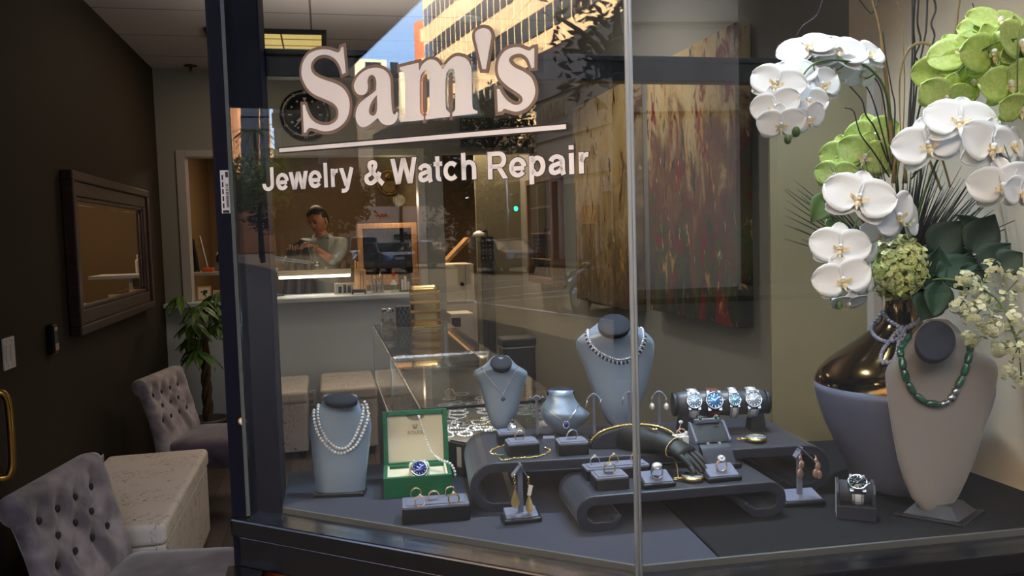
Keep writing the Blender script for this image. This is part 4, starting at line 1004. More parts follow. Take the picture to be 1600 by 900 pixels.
# power outlet by the ottomans
c = ony(486, 622, 6.545); ot = thing('power_outlet', 'white power outlet on the counter front between two ottomans', 'outlet', (c.x, 6.5448, c.z))
part('plate', MB().box(-.04, .04, -.006, 0, -.06, .06), M['plastic'], ot, bevel=.002); 
for z in (-.028, .028): part('socket', MB().rbox(-.018, .018, -.009, -.005, z-.015, z+.015, .001), M['trimw'], ot); 
for z in (-.028, .028): part('slot', MB().box(-.008, -.005, -.0098, -.0085, z-.008, z+.006).box(.005, .008, -.0098, -.0085, z-.008, z+.006), M['blackm'], ot)
for px, py, lab in ((541, 250, 'warm glowing strip light on the workshop ceiling left of the round icon'), (598, 251, 'white glowing strip light on the workshop ceiling above the round icon')):
    c = onz(px, py, 2.43); c.y = min(c.y, 9.2); sl = thing('strip_light', lab, 'ceiling light', (c.x, c.y, 2.45))
    part('housing', MB().box(-.1, .1, -.03, .03, -.03, 0), M['plastic'], sl); part('tube', MB().box(-.095, .095, -.02, .02, -.045, -.03), M['tubeglow'], sl)
# ceiling panel and downlights
a = onz(400, 48, 2.8); b = onz(502, 77, 2.8)
cl = thing('ceiling_light_panel', 'yellow-lit rectangular ceiling light panel near the back wall', 'ceiling light', (-.26, 5.6, 2.8))
x0, x1, y0_, y1_ = -.62, .04, 5.36, 5.87
part('diffuser', MB().box(x0, x1, y0_, y1_, 2.786, 2.795), M['warmglow'], cl, world=True)
fr = MB().box(x0-.03, x1+.03, y0_-.03, y0_, 2.775, 2.80).box(x0-.03, x1+.03, y1_, y1_+.03, 2.775, 2.80).box(x0-.03, x0, y0_, y1_, 2.775, 2.8).box(x1, x1+.03, y0_, y1_, 2.775, 2.8)
part('frame', fr, M['blackm'], cl, world=True)
part('louvre', MB().box((x0+x1)/2+.08, (x0+x1)/2+.09, y0_, y1_, 2.779, 2.787).box(x0, x1, y0_+.16, y0_+.165, 2.781, 2.787).box(x0, x1, y0_+.34, y0_+.345, 2.781, 2.787), M['brass'], cl, world=True)
for i, (px, py, lab) in enumerate([(733, 28, 'glowing round ceiling downlight, nearer of two above the showcase'), (705, 77, 'glowing round ceiling downlight, farther of two above the showcase')]):
    c = onz(px, py, 2.8); dl = thing('downlight', lab, 'ceiling light', c, 0, 'ceiling downlights')
    part('trim_ring', MB().lathe([(.062, 0), (.08, -.002), (.08, -.008), (.06, -.008)], 28), M['plastic'], dl)
    part('lens', MB().lathe([(.06, -.004), (.06, -.007), (.001, -.0071)], 28), M['downglow'], dl)
# ================================================================== the man behind the counter
def skin_geo(V_, E_, R_, sub=2, root=0):
    me = bpy.data.meshes.new('sk'); me.from_pydata([tuple(v) for v in V_], E_, [])
    ob = bpy.data.objects.new('sk', me); COL.objects.link(ob)
    ob.modifiers.new('s', 'SKIN'); m2 = ob.modifiers.new('d', 'SUBSURF'); m2.levels = sub; m2.render_levels = sub
    for i, r in enumerate(R_):
        r = r if isinstance(r, tuple) else (r, r)
        me.skin_vertices[0].data[i].radius = r; me.skin_vertices[0].data[i].use_root = (i == root)
    bpy.context.view_layer.update()
    ev = bpy.data.meshes.new_from_object(ob.evaluated_get(bpy.context.evaluated_depsgraph_get()))
    vs = [v.co.copy() for v in ev.vertices]; fs = [tuple(p.vertices) for p in ev.polygons]
    bpy.data.objects.remove(ob); bpy.data.meshes.remove(me); bpy.data.meshes.remove(ev)
    return vs, fs
PY = 7.40
c0 = ony(506, 400, PY); PX_ = c0.x
fd = VEC((-.55, -.835, 0)).normalized(); sd = VEC((-fd.y, fd.x, 0))       # facing; image-right side
O = VEC((PX_, PY, 0))
def bp(s_, f_, z): return O + sd*s_ + fd*f_ + VEC((0, 0, z))
shl, shr = bp(.185, .0, 1.455), bp(-.185, .0, 1.455)
elb = ony(520, 408, 7.18); wr = ony(489, 387, 7.10); hnd = ony(473, 379, 7.06)
elb2 = bp(-.27, .17, 1.29); wr2 = ony(462, 392, 7.17); hnd2 = ony(462, 384, 7.09)
V_ = [bp(0,0,.95), bp(0,.01,1.12), bp(0,.02,1.32), bp(0,.0,1.45), bp(0,.015,1.53), bp(0,.03,1.60),
      shl, elb, (elb+wr)/2, wr, shr, elb2, (elb2+wr2)/2, wr2,
      bp(.1,0,.90), bp(.1,.02,.5), bp(.1,-.01,.09), bp(.11,.12,.04), bp(-.1,0,.90), bp(-.1,.02,.5), bp(-.1,-.01,.09), bp(-.11,.12,.04)]
E_ = [(0,1),(1,2),(2,3),(3,4),(4,5),(3,6),(6,7),(7,8),(8,9),(3,10),(10,11),(11,12),(12,13),(0,14),(14,15),(15,16),(16,17),(0,18),(18,19),(19,20),(20,21)]
R_ = [.12, .115, .125, .10, .055, .05, .06, .043, .038, .027, .06, .043, .038, .027, .085, .058, .042, .035, .085, .058, .042, .035]
bvs, bfs = skin_geo(V_, E_, R_, 2)
body = MB(); body.add(bvs, bfs)
# hands: palm and five fingers, closed over the cloth
def hand_geo(mb, w, h, toward, up, curl, thumb_side):
    d = (h-w).normalized(); up = VEC(up).normalized(); side = d.cross(up).normalized(); up = side.cross(d)
    palm0 = w; palm1 = w + d*.085
    rings = []
    for t, wd, th in ((0, .026, .02), (.3, .034, .019), (.7, .042, .016), (1, .04, .012)):
        c = palm0.lerp(palm1, t)
        rings.append([c + side*(wd*cos(a)) + up*(th*sin(a)) for a in [2*pi*i/12 for i in range(12)]])
    mb.loft(rings)
    for k, L in enumerate((.066, .074, .07, .055)):
        b = palm1 + side*((k-1.5)*.0195) - d*.008; pts = [b]; a = .25
        for seg in (.45, .32, .23):
            a += curl; pts.append(pts[-1] + (d*cos(a) - up*sin(a))*L*seg)
        mb.tube(smooth3(pts, 3), [.0095-.0004*i for i in range(10)], 8); mb.ball(pts[-1], .0062, 8, 6)
    b = palm0 + d*.03 + side*(.03*thumb_side); pts = [b, b+side*(.028*thumb_side)+d*.02-up*.012, b+side*(.026*thumb_side)+d*.05-up*.03, b+side*(.012*thumb_side)+d*.065-up*.042]
    mb.tube(smooth3(pts, 3), [.0125-.0005*i for i in range(10)], 8); mb.ball(pts[-1], .0085, 8, 6)
hand_geo(body, wr, hnd, None, (.1, .2, 1), .55, -1)
hand_geo(body, wr2, hnd2 + VEC((-.02, -.01, .03)), None, (-.1, .3, 1), .6, 1)
# head
HR = (Matrix.Translation(bp(-.008, .055, 1.675)) @ Matrix.Rotation(atan2(fd.x, -fd.y)*-1 if False else atan2(fd.x, -fd.y), 4, 'Z') @ Matrix.Rotation(radians(24), 4, 'X'))
def head_pt(nv, off=0):
    x, y, z = nv; px = x*.073; py = y*.092; pz = z*.118
    if z < 0: k = (-z)**1.6; px *= 1-.42*k; py = py*(1-.12*k) - (.012*k if y < 0 else -.03*k)
    f = max(0, -y)
    g = lambda cx, cz, sx, sz: math.exp(-((x-cx)/sx)**2-((z-cz)/sz)**2)*f
    py -= .020*g(0, -.16, .13, .17) + .012*g(0, -.02, .09, .25)
    py -= .006*g(0, .22, .6, .1) + .007*g(0, -.52, .28, .08) + .006*g(0, -.85, .35, .14)
    py += .010*(g(.34, .06, .17, .1)+g(-.34, .06, .17, .1)) + .004*g(0, -.56, .25, .03)
    py -= .005*(g(.5, -.2, .2, .2)+g(-.5, -.2, .2, .2))
    v = VEC((px, py, pz)); return v + VEC(nv)*off
def uv_head(nu=40, nv=28, off=0, keep=None):
    vs = []; fs = []
    for i in range(nv+1):
        a = pi*i/nv
        for j in range(nu): vs.append(VEC((sin(a)*cos(2*pi*j/nu), sin(a)*sin(2*pi*j/nu), cos(a))))
    for i in range(nv):
        for j in range(nu):
            f = (i*nu+j, (i+1)*nu+j, (i+1)*nu+(j+1) % nu, i*nu+(j+1) % nu)
            if keep is None or all(keep(vs[q]) for q in f): fs.append(f)
    return [HR @ head_pt(v, off) for v in vs], fs
body.add(*uv_head())
for sx in (-1, 1):
    body.ball(HR @ VEC((sx*.074, .008, -.008)), (.012, .02, .032), 10, 8, HR.to_3x3())
mn = thing('person', 'man in grey-green shirt behind the counter, looking down at a dark garment in his hands', 'person', (PX_, PY, 0))
part('body', body, M['skin'], mn, world=True)
hk = lambda v: v.z > (.60 if v.y < -.55 else (.40 if v.y < -.25 else (.12 if v.y < .02 else (-.12 if v.y < .3 else -.45)))) + .05*sin(v.x*9)
hv, hf = uv_head(40, 28, .011, hk)
part('hair', MB().add(hv, hf), M['hair'], mn, world=True, solid=.008)
for sx in (-1, 1):
    e = MB(); e.tube([HR @ VEC((sx*.026-.013, -.0855, .009)), HR @ VEC((sx*.026, -.0875, .006)), HR @ VEC((sx*.026+.013, -.0845, .009))], .003, 6); part('eyelid', e, M['hair'], mn, world=True)
    e = MB(); e.tube([HR @ VEC((sx*.028-.016, -.092, .028)), HR @ VEC((sx*.028, -.094, .033)), HR @ VEC((sx*.028+.016, -.087, .029))], .0036, 6); part('eyebrow', e, M['hair'], mn, world=True)
e = MB(); e.tube([HR @ VEC((-.02, -.084, -.063)), HR @ VEC((0, -.0905, -.061)), HR @ VEC((.02, -.084, -.063))], .0026, 6); part('mouth', e, mat('lip_tone', (130, 70, 62), .5), mn, world=True)
# shirt with rolled sleeves, trousers
V2 = [bp(0,0,.90), bp(0,.015,1.10), bp(0,.02,1.32), bp(0,.0,1.45), bp(0,.012,1.49), shl, shl.lerp(elb, .55), elb, elb.lerp(wr, .22), shr, shr.lerp(elb2, .55), elb2, elb2.lerp(wr2, .3)]
E2 = [(0,1),(1,2),(2,3),(3,4),(3,5),(5,6),(6,7),(7,8),(3,9),(9,10),(10,11),(11,12)]
R2 = [.15, .148, .155, .12, .058, .085, .072, .062, .056, .085, .072, .062, .056]
a_, b_ = skin_geo(V2, E2, R2, 2); part('shirt', MB().add(a_, b_), M['shirt'], mn, world=True)
cl_ = MB()
nk = bp(0, .018, 1.535)
ring = lambda r, z, tilt: [nk + sd*(r*cos(a)) + fd*(r*.95*sin(a)) + VEC((0, 0, z - tilt*max(0, sin(a))**2)) for a in [2*pi*i/24 for i in range(24)]]
cl_.loft([ring(.075, -.05, .03), ring(.077, .02, .035), ring(.098, -.02, .07), ring(.09, -.035, .075)], False)
part('collar', cl_, M['shirt'], mn, world=True, solid=.003)
a_, b_ = skin_geo([bp(0,0,.98), bp(0,0,.9), bp(.1,0,.84), bp(.1,.02,.5), bp(.1,-.01,.1), bp(-.1,0,.84), bp(-.1,.02,.5), bp(-.1,-.01,.1)], [(0,1),(1,2),(2,3),(3,4),(1,5),(5,6),(6,7)], [.14, .135, .1, .075, .06, .1, .075, .06], 2)
part('trousers', MB().add(a_, b_), M['blackm'], mn, world=True)
for s_ in (-1, 1): 
    p = bp(s_*.11, .06, .0)
    part('shoe', MB().loft([[p + sd*(w*cos(a)) + fd*(l*sin(a)) + VEC((0,0,z)) for a in [2*pi*i/16 for i in range(16)]] for z, w, l in ((0, .05, .14), (.03, .052, .14), (.07, .045, .1), (.1, .03, .05))]), M['blackm'], mn, world=True)
wa = MB(); wd_ = (wr-elb).normalized(); q = wr - wd_*.02; xx = wd_.orthogonal().normalized(); yy = wd_.cross(xx)
wa.tube([q + xx*(.032*cos(a)) + yy*(.032*sin(a)) for a in [2*pi*i/20 for i in range(20)]], .006, 8, True); wa.ball(q + VEC((-.005, -.03, .012)), (.018, .009, .018))
part('wristwatch', wa, M['brass'], mn, world=True)
# the garment
g = MB(); top = [ony(456, 388, 7.1), ony(474, 374, 7.05), ony(487, 385, 7.08)]
xa, xb = ony(446, 466, 7.15).x, ony(494, 466, 7.15).x; zt = top[1].z; zbm = 1.0
def gar(u, v):
    x_top = top[0].x + (top[2].x-top[0].x)*v; x_bot = xa-.03 + (xb-xa+.05)*v
    e = u**.6; x = x_top*(1-e) + x_bot*e
    z = (zt - .035*abs(v-.5)*2)*(1-u) + zbm*u
    yy_ = 7.085 + .03*u + (.012+.03*u)*sin(v*21+u*2) + .012*sin(v*9+1.3)
    return VEC((x, yy_, z))
g.grid(gar, 22, 44)
gt = thing('garment', 'dark charcoal garment hanging in folds from the hands of the man', 'garment', ((xa+xb)/2, 7.1, zbm))
part('cloth', g, M['coat'], gt, world=True, recalc=False, solid=.012)
a_, b_, = [], []
part('lining_fold', MB().grid(lambda u, v: VEC((top[2].x-.03+.06*v+.02*u, 7.055+.012*sin(v*8), zt-.05-.14*u-.04*v)), 8, 8), mat('pale_lining', (122, 114, 106), .8), gt, world=True, recalc=False, solid=.006)
# ================================================================== the jewellery display
ZP, ZR, ZF = .95, 1.05, 1.018                       # platform, rear riser top, front riser top
def px3(P): d = VEC(P)-EYE; D = d.dot(CF); return 800+FP*d.dot(CR)/D, 450-FP*d.dot(CU)/D
def hdir(P): d = VEC((P[0], P[1], 0)); return d.normalized()
def along(a, b, z):
    A_, B_ = onz(*a, z), onz(*b, z); d = B_-A_
    return (A_+B_)/2, atan2(d.y, d.x), d.length
def scroll_riser(label, a, b, depth_, H, T, ext):
    c, rz, w = along(a, b, ZP)
    t = thing('scroll_riser', label, 'display riser', (c.x, c.y, ZP), rz)
    hw = w/2; r = H/2-T/2; path = []
    e = ext
    path += [(-hw+r+e*1.05, .030), (-hw+r+e*.95, .020), (-hw+r+e*.7, .011), (-hw+r+e*.35, T/2), (-hw+r, T/2)]
    for i in range(1, 13): an = -pi/2 - pi*i/13; path.append((-hw+r+r*cos(an), T/2+r+r*sin(an)))
    path += [(-hw+r, H-T/2), (hw-r, H-T/2)]
    for i in range(1, 13): an = pi/2 - pi*i/13; path.append((hw-r+r*cos(an), T/2+r+r*sin(an)))
    path += [(hw-r, T/2), (hw-r-e*.35, T/2), (hw-r-e*.7, .011), (hw-r-e*.95, .020), (hw-r-e*1.05, .030)]
    tt = [T*.5, T*.62, T*.8] + [T]*(len(path)-6) + [T*.8, T*.62, T*.5]
    part('scroll_body', MB().stroke(path, tt, 0, depth_), M['riser'], t, bevel=.0025)
    return t
scroll_riser('long dark scroll-ended riser at the back of the display, under the busts', (743, 803), (1290, 768), .27, .10, .020, .05)
scroll_riser('shorter dark scroll-ended riser at the front of the display, under the ring blocks', (910, 834), (1222, 806), .16, .068, .019, .045)
# ---------------------------------------------------------------- busts
def bust(label, D, rows, cap, fabric, cat='necklace bust', base=None, lean=0, zmin=None):
    n = 48; rings = []; top = rows[0][0]; bot = rows[-1][0]
    for row in rows:
        py, xl, xr, df = row[:4]; db = row[4] if len(row) > 4 else .012
        d_ = D + lean*(bot-py)/(bot-top)
        a, b = atD(xl, py, d_), atD(xr, py, d_); c = (a+b)/2; h = (b-a)/2; f = hdir(c)
        ring = []
        for i in range(n):
            an = 2*pi*i/n; s_ = sin(an); k = abs(s_)**.85
            ring.append(c + h*cos(an) + f*(-df*k if s_ > 0 else db*k))
        rings.append(ring)
    mb = MB().loft(rings); bv = BVHTree.FromPolygons(mb.v, mb.f)
    zb = min(v.z for v in mb.v); cb = sum(rings[-1], VEC((0,0,0)))/n
    t = thing('necklace_bust', label, cat, (cb.x, cb.y, zmin if zmin else zb))
    part('torso', mb, M[fabric], t, world=True)
    cx, cy, rx, ry, df = cap
    c = atD(cx, cy, D+lean*.95-df); s_ = (D-df)/FP; f = hdir(c); up = VEC((0,0,1))*(ry*s_)*.85 + f*(ry*s_)*1.3; rt = CR*(rx*s_); nn = rt.cross(up).normalized()
    if nn.dot(CF) > 0: nn = -nn
    cm = MB().loft([[c + rt*(cos(a)*k) + up*(sin(a)*k) + nn*o for a in [2*pi*i/36 for i in range(36)]] for k, o in ((.96, -.012), (1, -.004), (1, .0), (.97, .0012), (.5, .002), (.02, .0022))])
    part('neck_cap', cm, M['cap'], t, world=True, label='dark slate neck top')
    return t, bv
def drape(bv, pts, off=.002, sub=8, closed=False):
    P2 = spline([tuple(p) for p in pts], sub, closed); out = []; last = None
    for q in P2:
        r = ray(q[0], q[1]).normalized(); h, nrm, i, d = bv.ray_cast(EYE, r)
        if h is None:
            if last is None: continue
            d = last
            h = EYE + r*d; nrm = -r
        last = d
        if nrm.dot(r) > 0: nrm = -nrm
        out.append(h + nrm*off)
    return out
def beads(t, pts, r, m_, name='bead', shape=None, mats=None, step=2.02):
    pts = resample(pts, r*step); c0 = pts[0]
    me = MB().ball((0,0,0), r, 12, 8).mesh(name); me.materials.append(m_)
    for i, p in enumerate(pts):
        o = bpy.data.objects.new(name, me); COL.objects.link(o); o.parent = t; o.location = p - t.location
    return len(pts)
def low(pts): return min(pts, key=lambda p: p.z).copy()
satin_rows = [(618,506,558,.030,.02),(625,505,559,.031,.02),(632,502,563,.026,.018),(638,496,569,.023,.016),(645,488,575,.022,.015),(655,484,579,.021,.014),(668,483,580,.02,.014),(700,487,577,.019,.014),(735,490,573,.018,.014),(766,494,570,.017,.014),(770,495,569,.016,.013)]
D1 = depth(onz(532, 770, ZP))
b1, bv1 = bust('tall satin slab bust wearing the double pearl necklace at the left of the display', D1-.01, satin_rows, (532, 623.5, 27, 8.5, .037), 'satin', lean=.02, zmin=ZP)
part('base', MB().bar(atD(494, 771, D1-.01), atD(571, 768, D1-.01), .045, .01), M['lthr'], b1, world=True, bevel=.002, label='black base strip')
Dp = D1
sA = [(497,629),(492,645),(494,665),(503,686),(515,700),(528,708),(541,706),(555,697),(565,680),(573,657),(574,637),(568,626)]
sB = [(501,630),(498,646),(501,665),(510,683),(520,695),(532,701),(543,698),(552,688),(560,671),(566,650),(566,633)]
pA = drape(bv1, sA, .0034); pB = drape(bv1, sB, .0036)
t = thing('pearl_necklace', 'double strand white pearl necklace on the tall satin bust', 'necklace', low(pA))
beads(t, pA, .0036, M['pearl'], 'pearl'); beads(t, pB, .0034, M['pearl'], 'pearl')
rows = [(500,940,980,.02,.02),(508,930,994,.036,.025),(514,922,1002,.046,.026),(521,912,1011,.046,.024),(529,903,1019,.04,.02),(536,900,1022,.034,.018),(546,901,1022,.03,.016),(568,911,1019,.028,.014),(605,924,1011,.026),(637,936,1000,.024),(655,946,991,.022),(668,958,980,.018)]
D2 = depth(onz(965, 672, ZR))
b2, bv2 = bust('large satin bust wearing the dark gem collar, behind the glass joint', D2, rows, (960, 507, 26, 17, .035), 'satin', lean=.02, zmin=ZR)
path = [(922,509),(919,520),(922,533),(930,544),(942,553),(955,559),(970,562),(985,558),(996,548),(1003,534),(1004,520),(1001,511)]
p = drape(bv2, path, .003); t = thing('gem_collar', 'silver collar of dark marquise gems and diamonds on the large satin bust', 'necklace', low(p))
beads(t, p, .0026, M['gem'], 'diamond')
path2 = [(921,513),(917,524),(921,538),(930,549),(942,558.5),(955,564.5),(970,567.5),(986,563),(998,552),(1005.5,537),(1006.5,522)]
p = drape(bv2, path2, .003); q = resample(p, .0095)
me = MB().ball((0,0,0), (.0022, .002, .0045), 10, 7).mesh('sapphire'); me.materials.append(M['navy_gem'])
me2 = MB().ball((0,0,0), (.0018, .0018, .0042), 10, 7).mesh('marquise_diamond'); me2.materials.append(M['gem'])
ctr = VEC((962, 505))
for i, pp_ in enumerate(q):
    for mm, dd in ((me, 0), (me2, .5)):
        pt_ = pp_ if dd == 0 else (pp_.lerp(q[min(i+1, len(q)-1)], .5) if i+1 < len(q) else None)
        if pt_ is None: continue
        o = bpy.data.objects.new(mm.name.split('.')[0], mm); COL.objects.link(o); o.parent = t; o.location = pt_-t.location
        x, y = px3(pt_); an = atan2(x-ctr.x, (y-ctr.y)); o.rotation_euler = (0, -an, -PSI)
rows = [(557,770,795,.015,.02),(565,763,802,.03,.022),(571,756,808,.034,.02),(576,747,817,.03,.018),(580,741,823,.026,.016),(586,740,824,.024),(597,748,820,.022),(620,754,814,.02),(642,760,809,.019),(660,767,801,.018),(670,774,793,.015)]
D3 = depth(onz(783, 674, ZR))
b3, bv3 = bust('small satin bust with a fine chain and black pearl drop, left of the low bust', D3, rows, (783, 566, 17, 11, .024), 'satin', lean=.015, zmin=ZR)
t = thing('pendant_necklace', 'fine silver chain with a black pearl drop on the small satin bust', 'necklace', atD(786, 625, D3-.03))
p = drape(bv3, [(752,574),(762,588),(772,600),(781,610),(786,614),(792,604),(800,590),(808,574)], .0014, 6)
part('chain', MB().tube(p, .0006, 6), M['slvr'], t, world=True)
q = drape(bv3, [(786,616),(786,617.5),(786,623.5)], .004, 2)
part('bail', MB().ball(q[0], .002), M['gem'], t, world=True); part('pearl', MB().ball(q[-1], .0048, 18, 12), M['bpearl'], t, world=True, label='black pearl')
for (x, y) in ((766,592),(794,600),(797,596)):
    h = drape(bv3, [(x, y), (x+.2, y), (x+.4, y)], .0014, 1)[0]; part('diamond_link', MB().ball(h, .0014, 8, 6), M['gem'], t, world=True)
rows = [(609,856,896,.028,.026),(615,857,896,.028,.026),(622,855,898,.03,.026),(632,848,904,.04,.026),(640,845,914,.046,.024),(646,844,921,.047,.022),(654,848,918,.042,.02),(663,855,910,.035,.018),(671,865,899,.026,.015),(677,874,889,.016,.012)]
D4 = depth(onz(882, 680, ZR))
b4, bv4 = bust('short flared satin bust wearing the purple oval pendant', D4, rows, (876, 611, 22, 5.5, .006), 'satin', zmin=ZR)
t = thing('pendant_necklace', 'fine silver chain with a deep purple oval pendant on the short flared bust', 'necklace', atD(884, 665, D4-.05))
p = drape(bv4, [(848,632),(858,641),(870,651),(880,657),(885,659),(893,651),(900,640),(906,630)], .0014, 6)
part('chain', MB().tube(p, .0006, 6), M['slvr'], t, world=True)
h = drape(bv4, [(884.5,662),(884.5,662.2),(884.5,662.4)], .004, 1)[0]
def oval(c, rx, rz, ry, n=18): return MB().ball(c, (rx, ry, rz), n, 10)
part('gem', oval(h, .0048, .0062, .003), M['blue_gem'], t, world=True, label='deep purple oval gem')
mb = MB()
for i in range(18): a = 2*pi*i/18; mb.ball(h + CR*(.0064*cos(a)) + VEC((0,0,.0078*sin(a))), .0013, 6, 4)
part('diamond_halo', mb, M['gem'], t, world=True)
h = drape(bv4, [(894.5,648),(894.6,648),(894.8,648)], .003, 1)[0]; part('clasp_gem', MB().ball(h, .0024, 10, 7), M['gem'], t, world=True)
# large grey bust with jade beads
q0, q1, q2 = onz(1396, 806, ZP), onz(1505, 825, ZP), onz(1540, 801, ZP); q3 = q0+q2-q1; cc = (q0+q2)/2
D5 = depth(cc)-.01
rows = [(500,1448,1482,.02,.02),(512,1436,1496,.035,.03),(525,1425,1507,.045,.03),(538,1415,1516,.05,.03),(549,1408,1524,.05,.028),(556,1402,1543,.046,.025),(564,1394,1555,.042,.022),(573,1386,1559,.038,.02),(584,1383,1560,.034,.018),(604,1384.5,1556,.032,.016),(640,1389,1546,.03),(680,1395,1535,.028),(720,1403,1523,.026),(750,1412,1510,.024),(775,1423,1498,.02),(792,1437,1485,.017),(801,1452,1473,.012)]
b5, bv5 = bust('large grey suede bust wearing the green jade necklace at the right', D5, rows, (1462, 531, 32, 31, .055), 'greybust', lean=.03, zmin=ZP)
def poly_rot(k, z): return [cc + (q_-cc)*k + VEC((0,0,z)) for q_ in (q0, q1, q2, q3)]
part('base_plate', MB().loft([poly_rot(1, 0), poly_rot(1, .005)], True, False), M['lthr'], b5, world=True, bevel=.001)
part('base_plinth', MB().loft([poly_rot(.80, .005), poly_rot(.5, .026)], True, False), M['riser'], b5, world=True, bevel=.001)
path = [(1424,529),(1413,541),(1410,560),(1412,580),(1418,600),(1428,616),(1443,628),(1460,632),(1478,628),(1487,617),(1494,600),(1502,585),(1508,567),(1511,550),(1512,538)]
p = drape(bv5, path, .0062, 10)
t = thing('jade_necklace', 'chunky green jade barrel bead necklace with silver spacers on the grey bust', 'necklace', low(p))
q = resample(p, .0012); tot = len(q)
i = 0; seq = ['jade']*7 + ['jadeL', 'drum', 'ball2', 'disc', 'ball', 'jade', 'jade', 'jade', 'jade']
lens = {'jade': .0205, 'jadeL': .0225, 'drum': .0085, 'ball2': .007, 'disc': .010, 'ball': .0125}
need = sum(lens[k] for k in seq)+.001*len(seq); sc_ = (tot*.0012)/need
pos = 0
for k in seq:
    L_ = lens[k]*sc_; a = q[min(tot-1, int(pos/.0012))]; b = q[min(tot-1, int((pos+L_)/.0012))]; pos += L_+.001*sc_
    d = (b-a).normalized() if (b-a).length > 1e-6 else VEC((0,0,1)); m_ = (a+b)/2
    if k.startswith('jade'):
        r = .0068; prof = [(.55, -.5), (.82, -.42), (.97, -.2), (1, 0), (.97, .2), (.82, .42), (.55, .5)]
        part('jade_bead', MB().tube([m_+d*(z*L_) for _, z in prof], [r*f for f, _ in prof], 14), M['jade'], t, world=True)
    elif k == 'drum': part('silver_drum', MB().tube([m_-d*(L_*.48), m_+d*(L_*.48)], .0052, 14).tube([m_-d*(L_*.5), m_-d*(L_*.4)], .0058, 14).tube([m_+d*(L_*.4), m_+d*(L_*.5)], .0058, 14), M['steel'], t, world=True, label='silver drum spacer')
    elif k == 'disc': part('silver_disc', MB().tube([m_+CF*.003, m_-CF*.003], .0068, 20), M['steel'], t, world=True, label='flat silver disc')
    else: part('silver_ball', MB().ball(m_, L_*.5, 16, 10), M['steel'], t, world=True, label='silver ball')
# ---------------------------------------------------------------- vase with grey bead strand
vc = onz(1408, 757, ZP); vs_ = mpp(vc)
vp = [(66,757),(72,750),(77,738),(86,716),(98,690),(112,658),(122,628),(127,606),(127,594)]
vg = [(127.2,594),(126,588),(120,576),(106,561),(86,546),(64,530),(45,515),(32,501),(25.5,488),(23,475),(23,464),(26,457),(28.5,454),(26,454),(21,462),(20,480)]
cv = lambda pr: [(r*vs_, (757-y)*vs_) for r, y in pr]
vz = thing('vase', 'large bulbous vase, bronze glazed above and slate grey below, at the right', 'vase', vc)
part('lower_body', MB().lathe(cv(vp), 72), M['vasegrey'], vz, label='slate grey lower body')
part('upper_body', MB().lathe(cv(vg), 72, caps=False), M['bronze'], vz, recalc=True, label='mirror-bright bronze shoulder and neck')
vb = MB().lathe(cv(vp+vg[:12]), 72); vb.v = [v+vc for v in vb.v]; bvv = BVHTree.FromPolygons(vb.v, vb.f)
Zv = lambda x, y: (1240+x/2.1417, 440+y/2.1417)
t = thing('bead_strand', 'lilac-grey stone bead strand looped around the bronze neck of the vase', 'beads', vc+VEC((0, -.05, 230*vs_)))
for path in ([(303,100),(280,125),(266,150),(268,175),(280,192),(303,203),(330,203),(352,192),(368,175),(374,160)],
             [(306,110),(318,128),(335,143),(355,155),(378,155),(400,143),(417,128),(424,112)],
             [(418,126),(402,148),(380,160),(362,168),(348,180)],
             [(360,160),(345,172),(322,203),(306,224),(295,246),(293,264),(302,277),(322,276),(338,262),(347,242),(350,222),(354,203),(372,195),(372,178),(356,165)]):
    p = drape(bvv, [Zv(*q_) for q_ in path], .0036, 6); beads(t, p, .0042, M['greybead'], 'bead', step=1.95)
# ---------------------------------------------------------------- green watch box
c, rz, w = along((600, 780), (708, 772), ZP)
gb = thing('watch_box', 'open green watch box with cream lining holding a blue-dialled watch', 'watch box', (c.x, c.y, ZP), rz)
hw = w/2; dp = .105; hb = .044
mb = MB().box(-hw, hw, 0, .009, 0, hb).box(-hw, hw, dp-.009, dp, 0, hb).box(-hw, -hw+.009, .009, dp-.009, 0, hb).box(hw-.009, hw, .009, dp-.009, 0, hb).box(-hw+.009, hw-.009, .009, dp-.009, 0, .006)
part('base', mb, M['greenbox'], gb, bevel=.0018)
part('tray_lining', MB().box(-hw+.009, hw-.009, .009, dp-.009, .006, .036), M['cream'], gb, bevel=.001)
part('tray_rim', MB().box(-hw+.009, hw-.009, .009, .013, .036, .043).box(-hw+.009, -hw+.013, .013, dp-.01, .036, .043).box(hw-.013, hw-.009, .013, dp-.01, .036, .043), M['cream'], gb)
LM = Matrix.Translation((0, dp, hb)) @ Matrix.Rotation(radians(-11), 4, 'X')
lh = .118
mb = MB(); mb.M = LM
mb.box(-hw, hw, .018, .03, -.004, lh); mb.box(-hw, -hw+.011, -.002, .018, -.004, lh); mb.box(hw-.011, hw, -.002, .018, -.004, lh); mb.box(-hw+.011, hw-.011, -.002, .018, lh-.011, lh); mb.box(-hw+.011, hw-.011, -.002, .018, -.004, .004)
lid = part('lid', mb, M['greenbox'], gb, bevel=.0018)
mb = MB(); mb.M = LM; mb.box(-hw+.011, hw-.011, .006, .018, .004, lh-.011); part('lid_lining', mb, M['cream'], gb)
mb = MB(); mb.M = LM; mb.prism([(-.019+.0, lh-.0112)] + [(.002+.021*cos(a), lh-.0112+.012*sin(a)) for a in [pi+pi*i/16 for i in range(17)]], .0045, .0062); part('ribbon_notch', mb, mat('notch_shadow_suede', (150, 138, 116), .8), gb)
mb = text_mb('ROLEX', .034, .0076, LM @ VEC((-.0165, .0055, .064)), LM.to_3x3() @ VEC((1,0,0)), LM.to_3x3() @ VEC((0,0,1)), LM.to_3x3() @ VEC((0,-1,0)), .0005, 0.0)
part('box_lettering', mb, M['ink'], gb)
mb = MB(); mb.M = LM
cz = .076
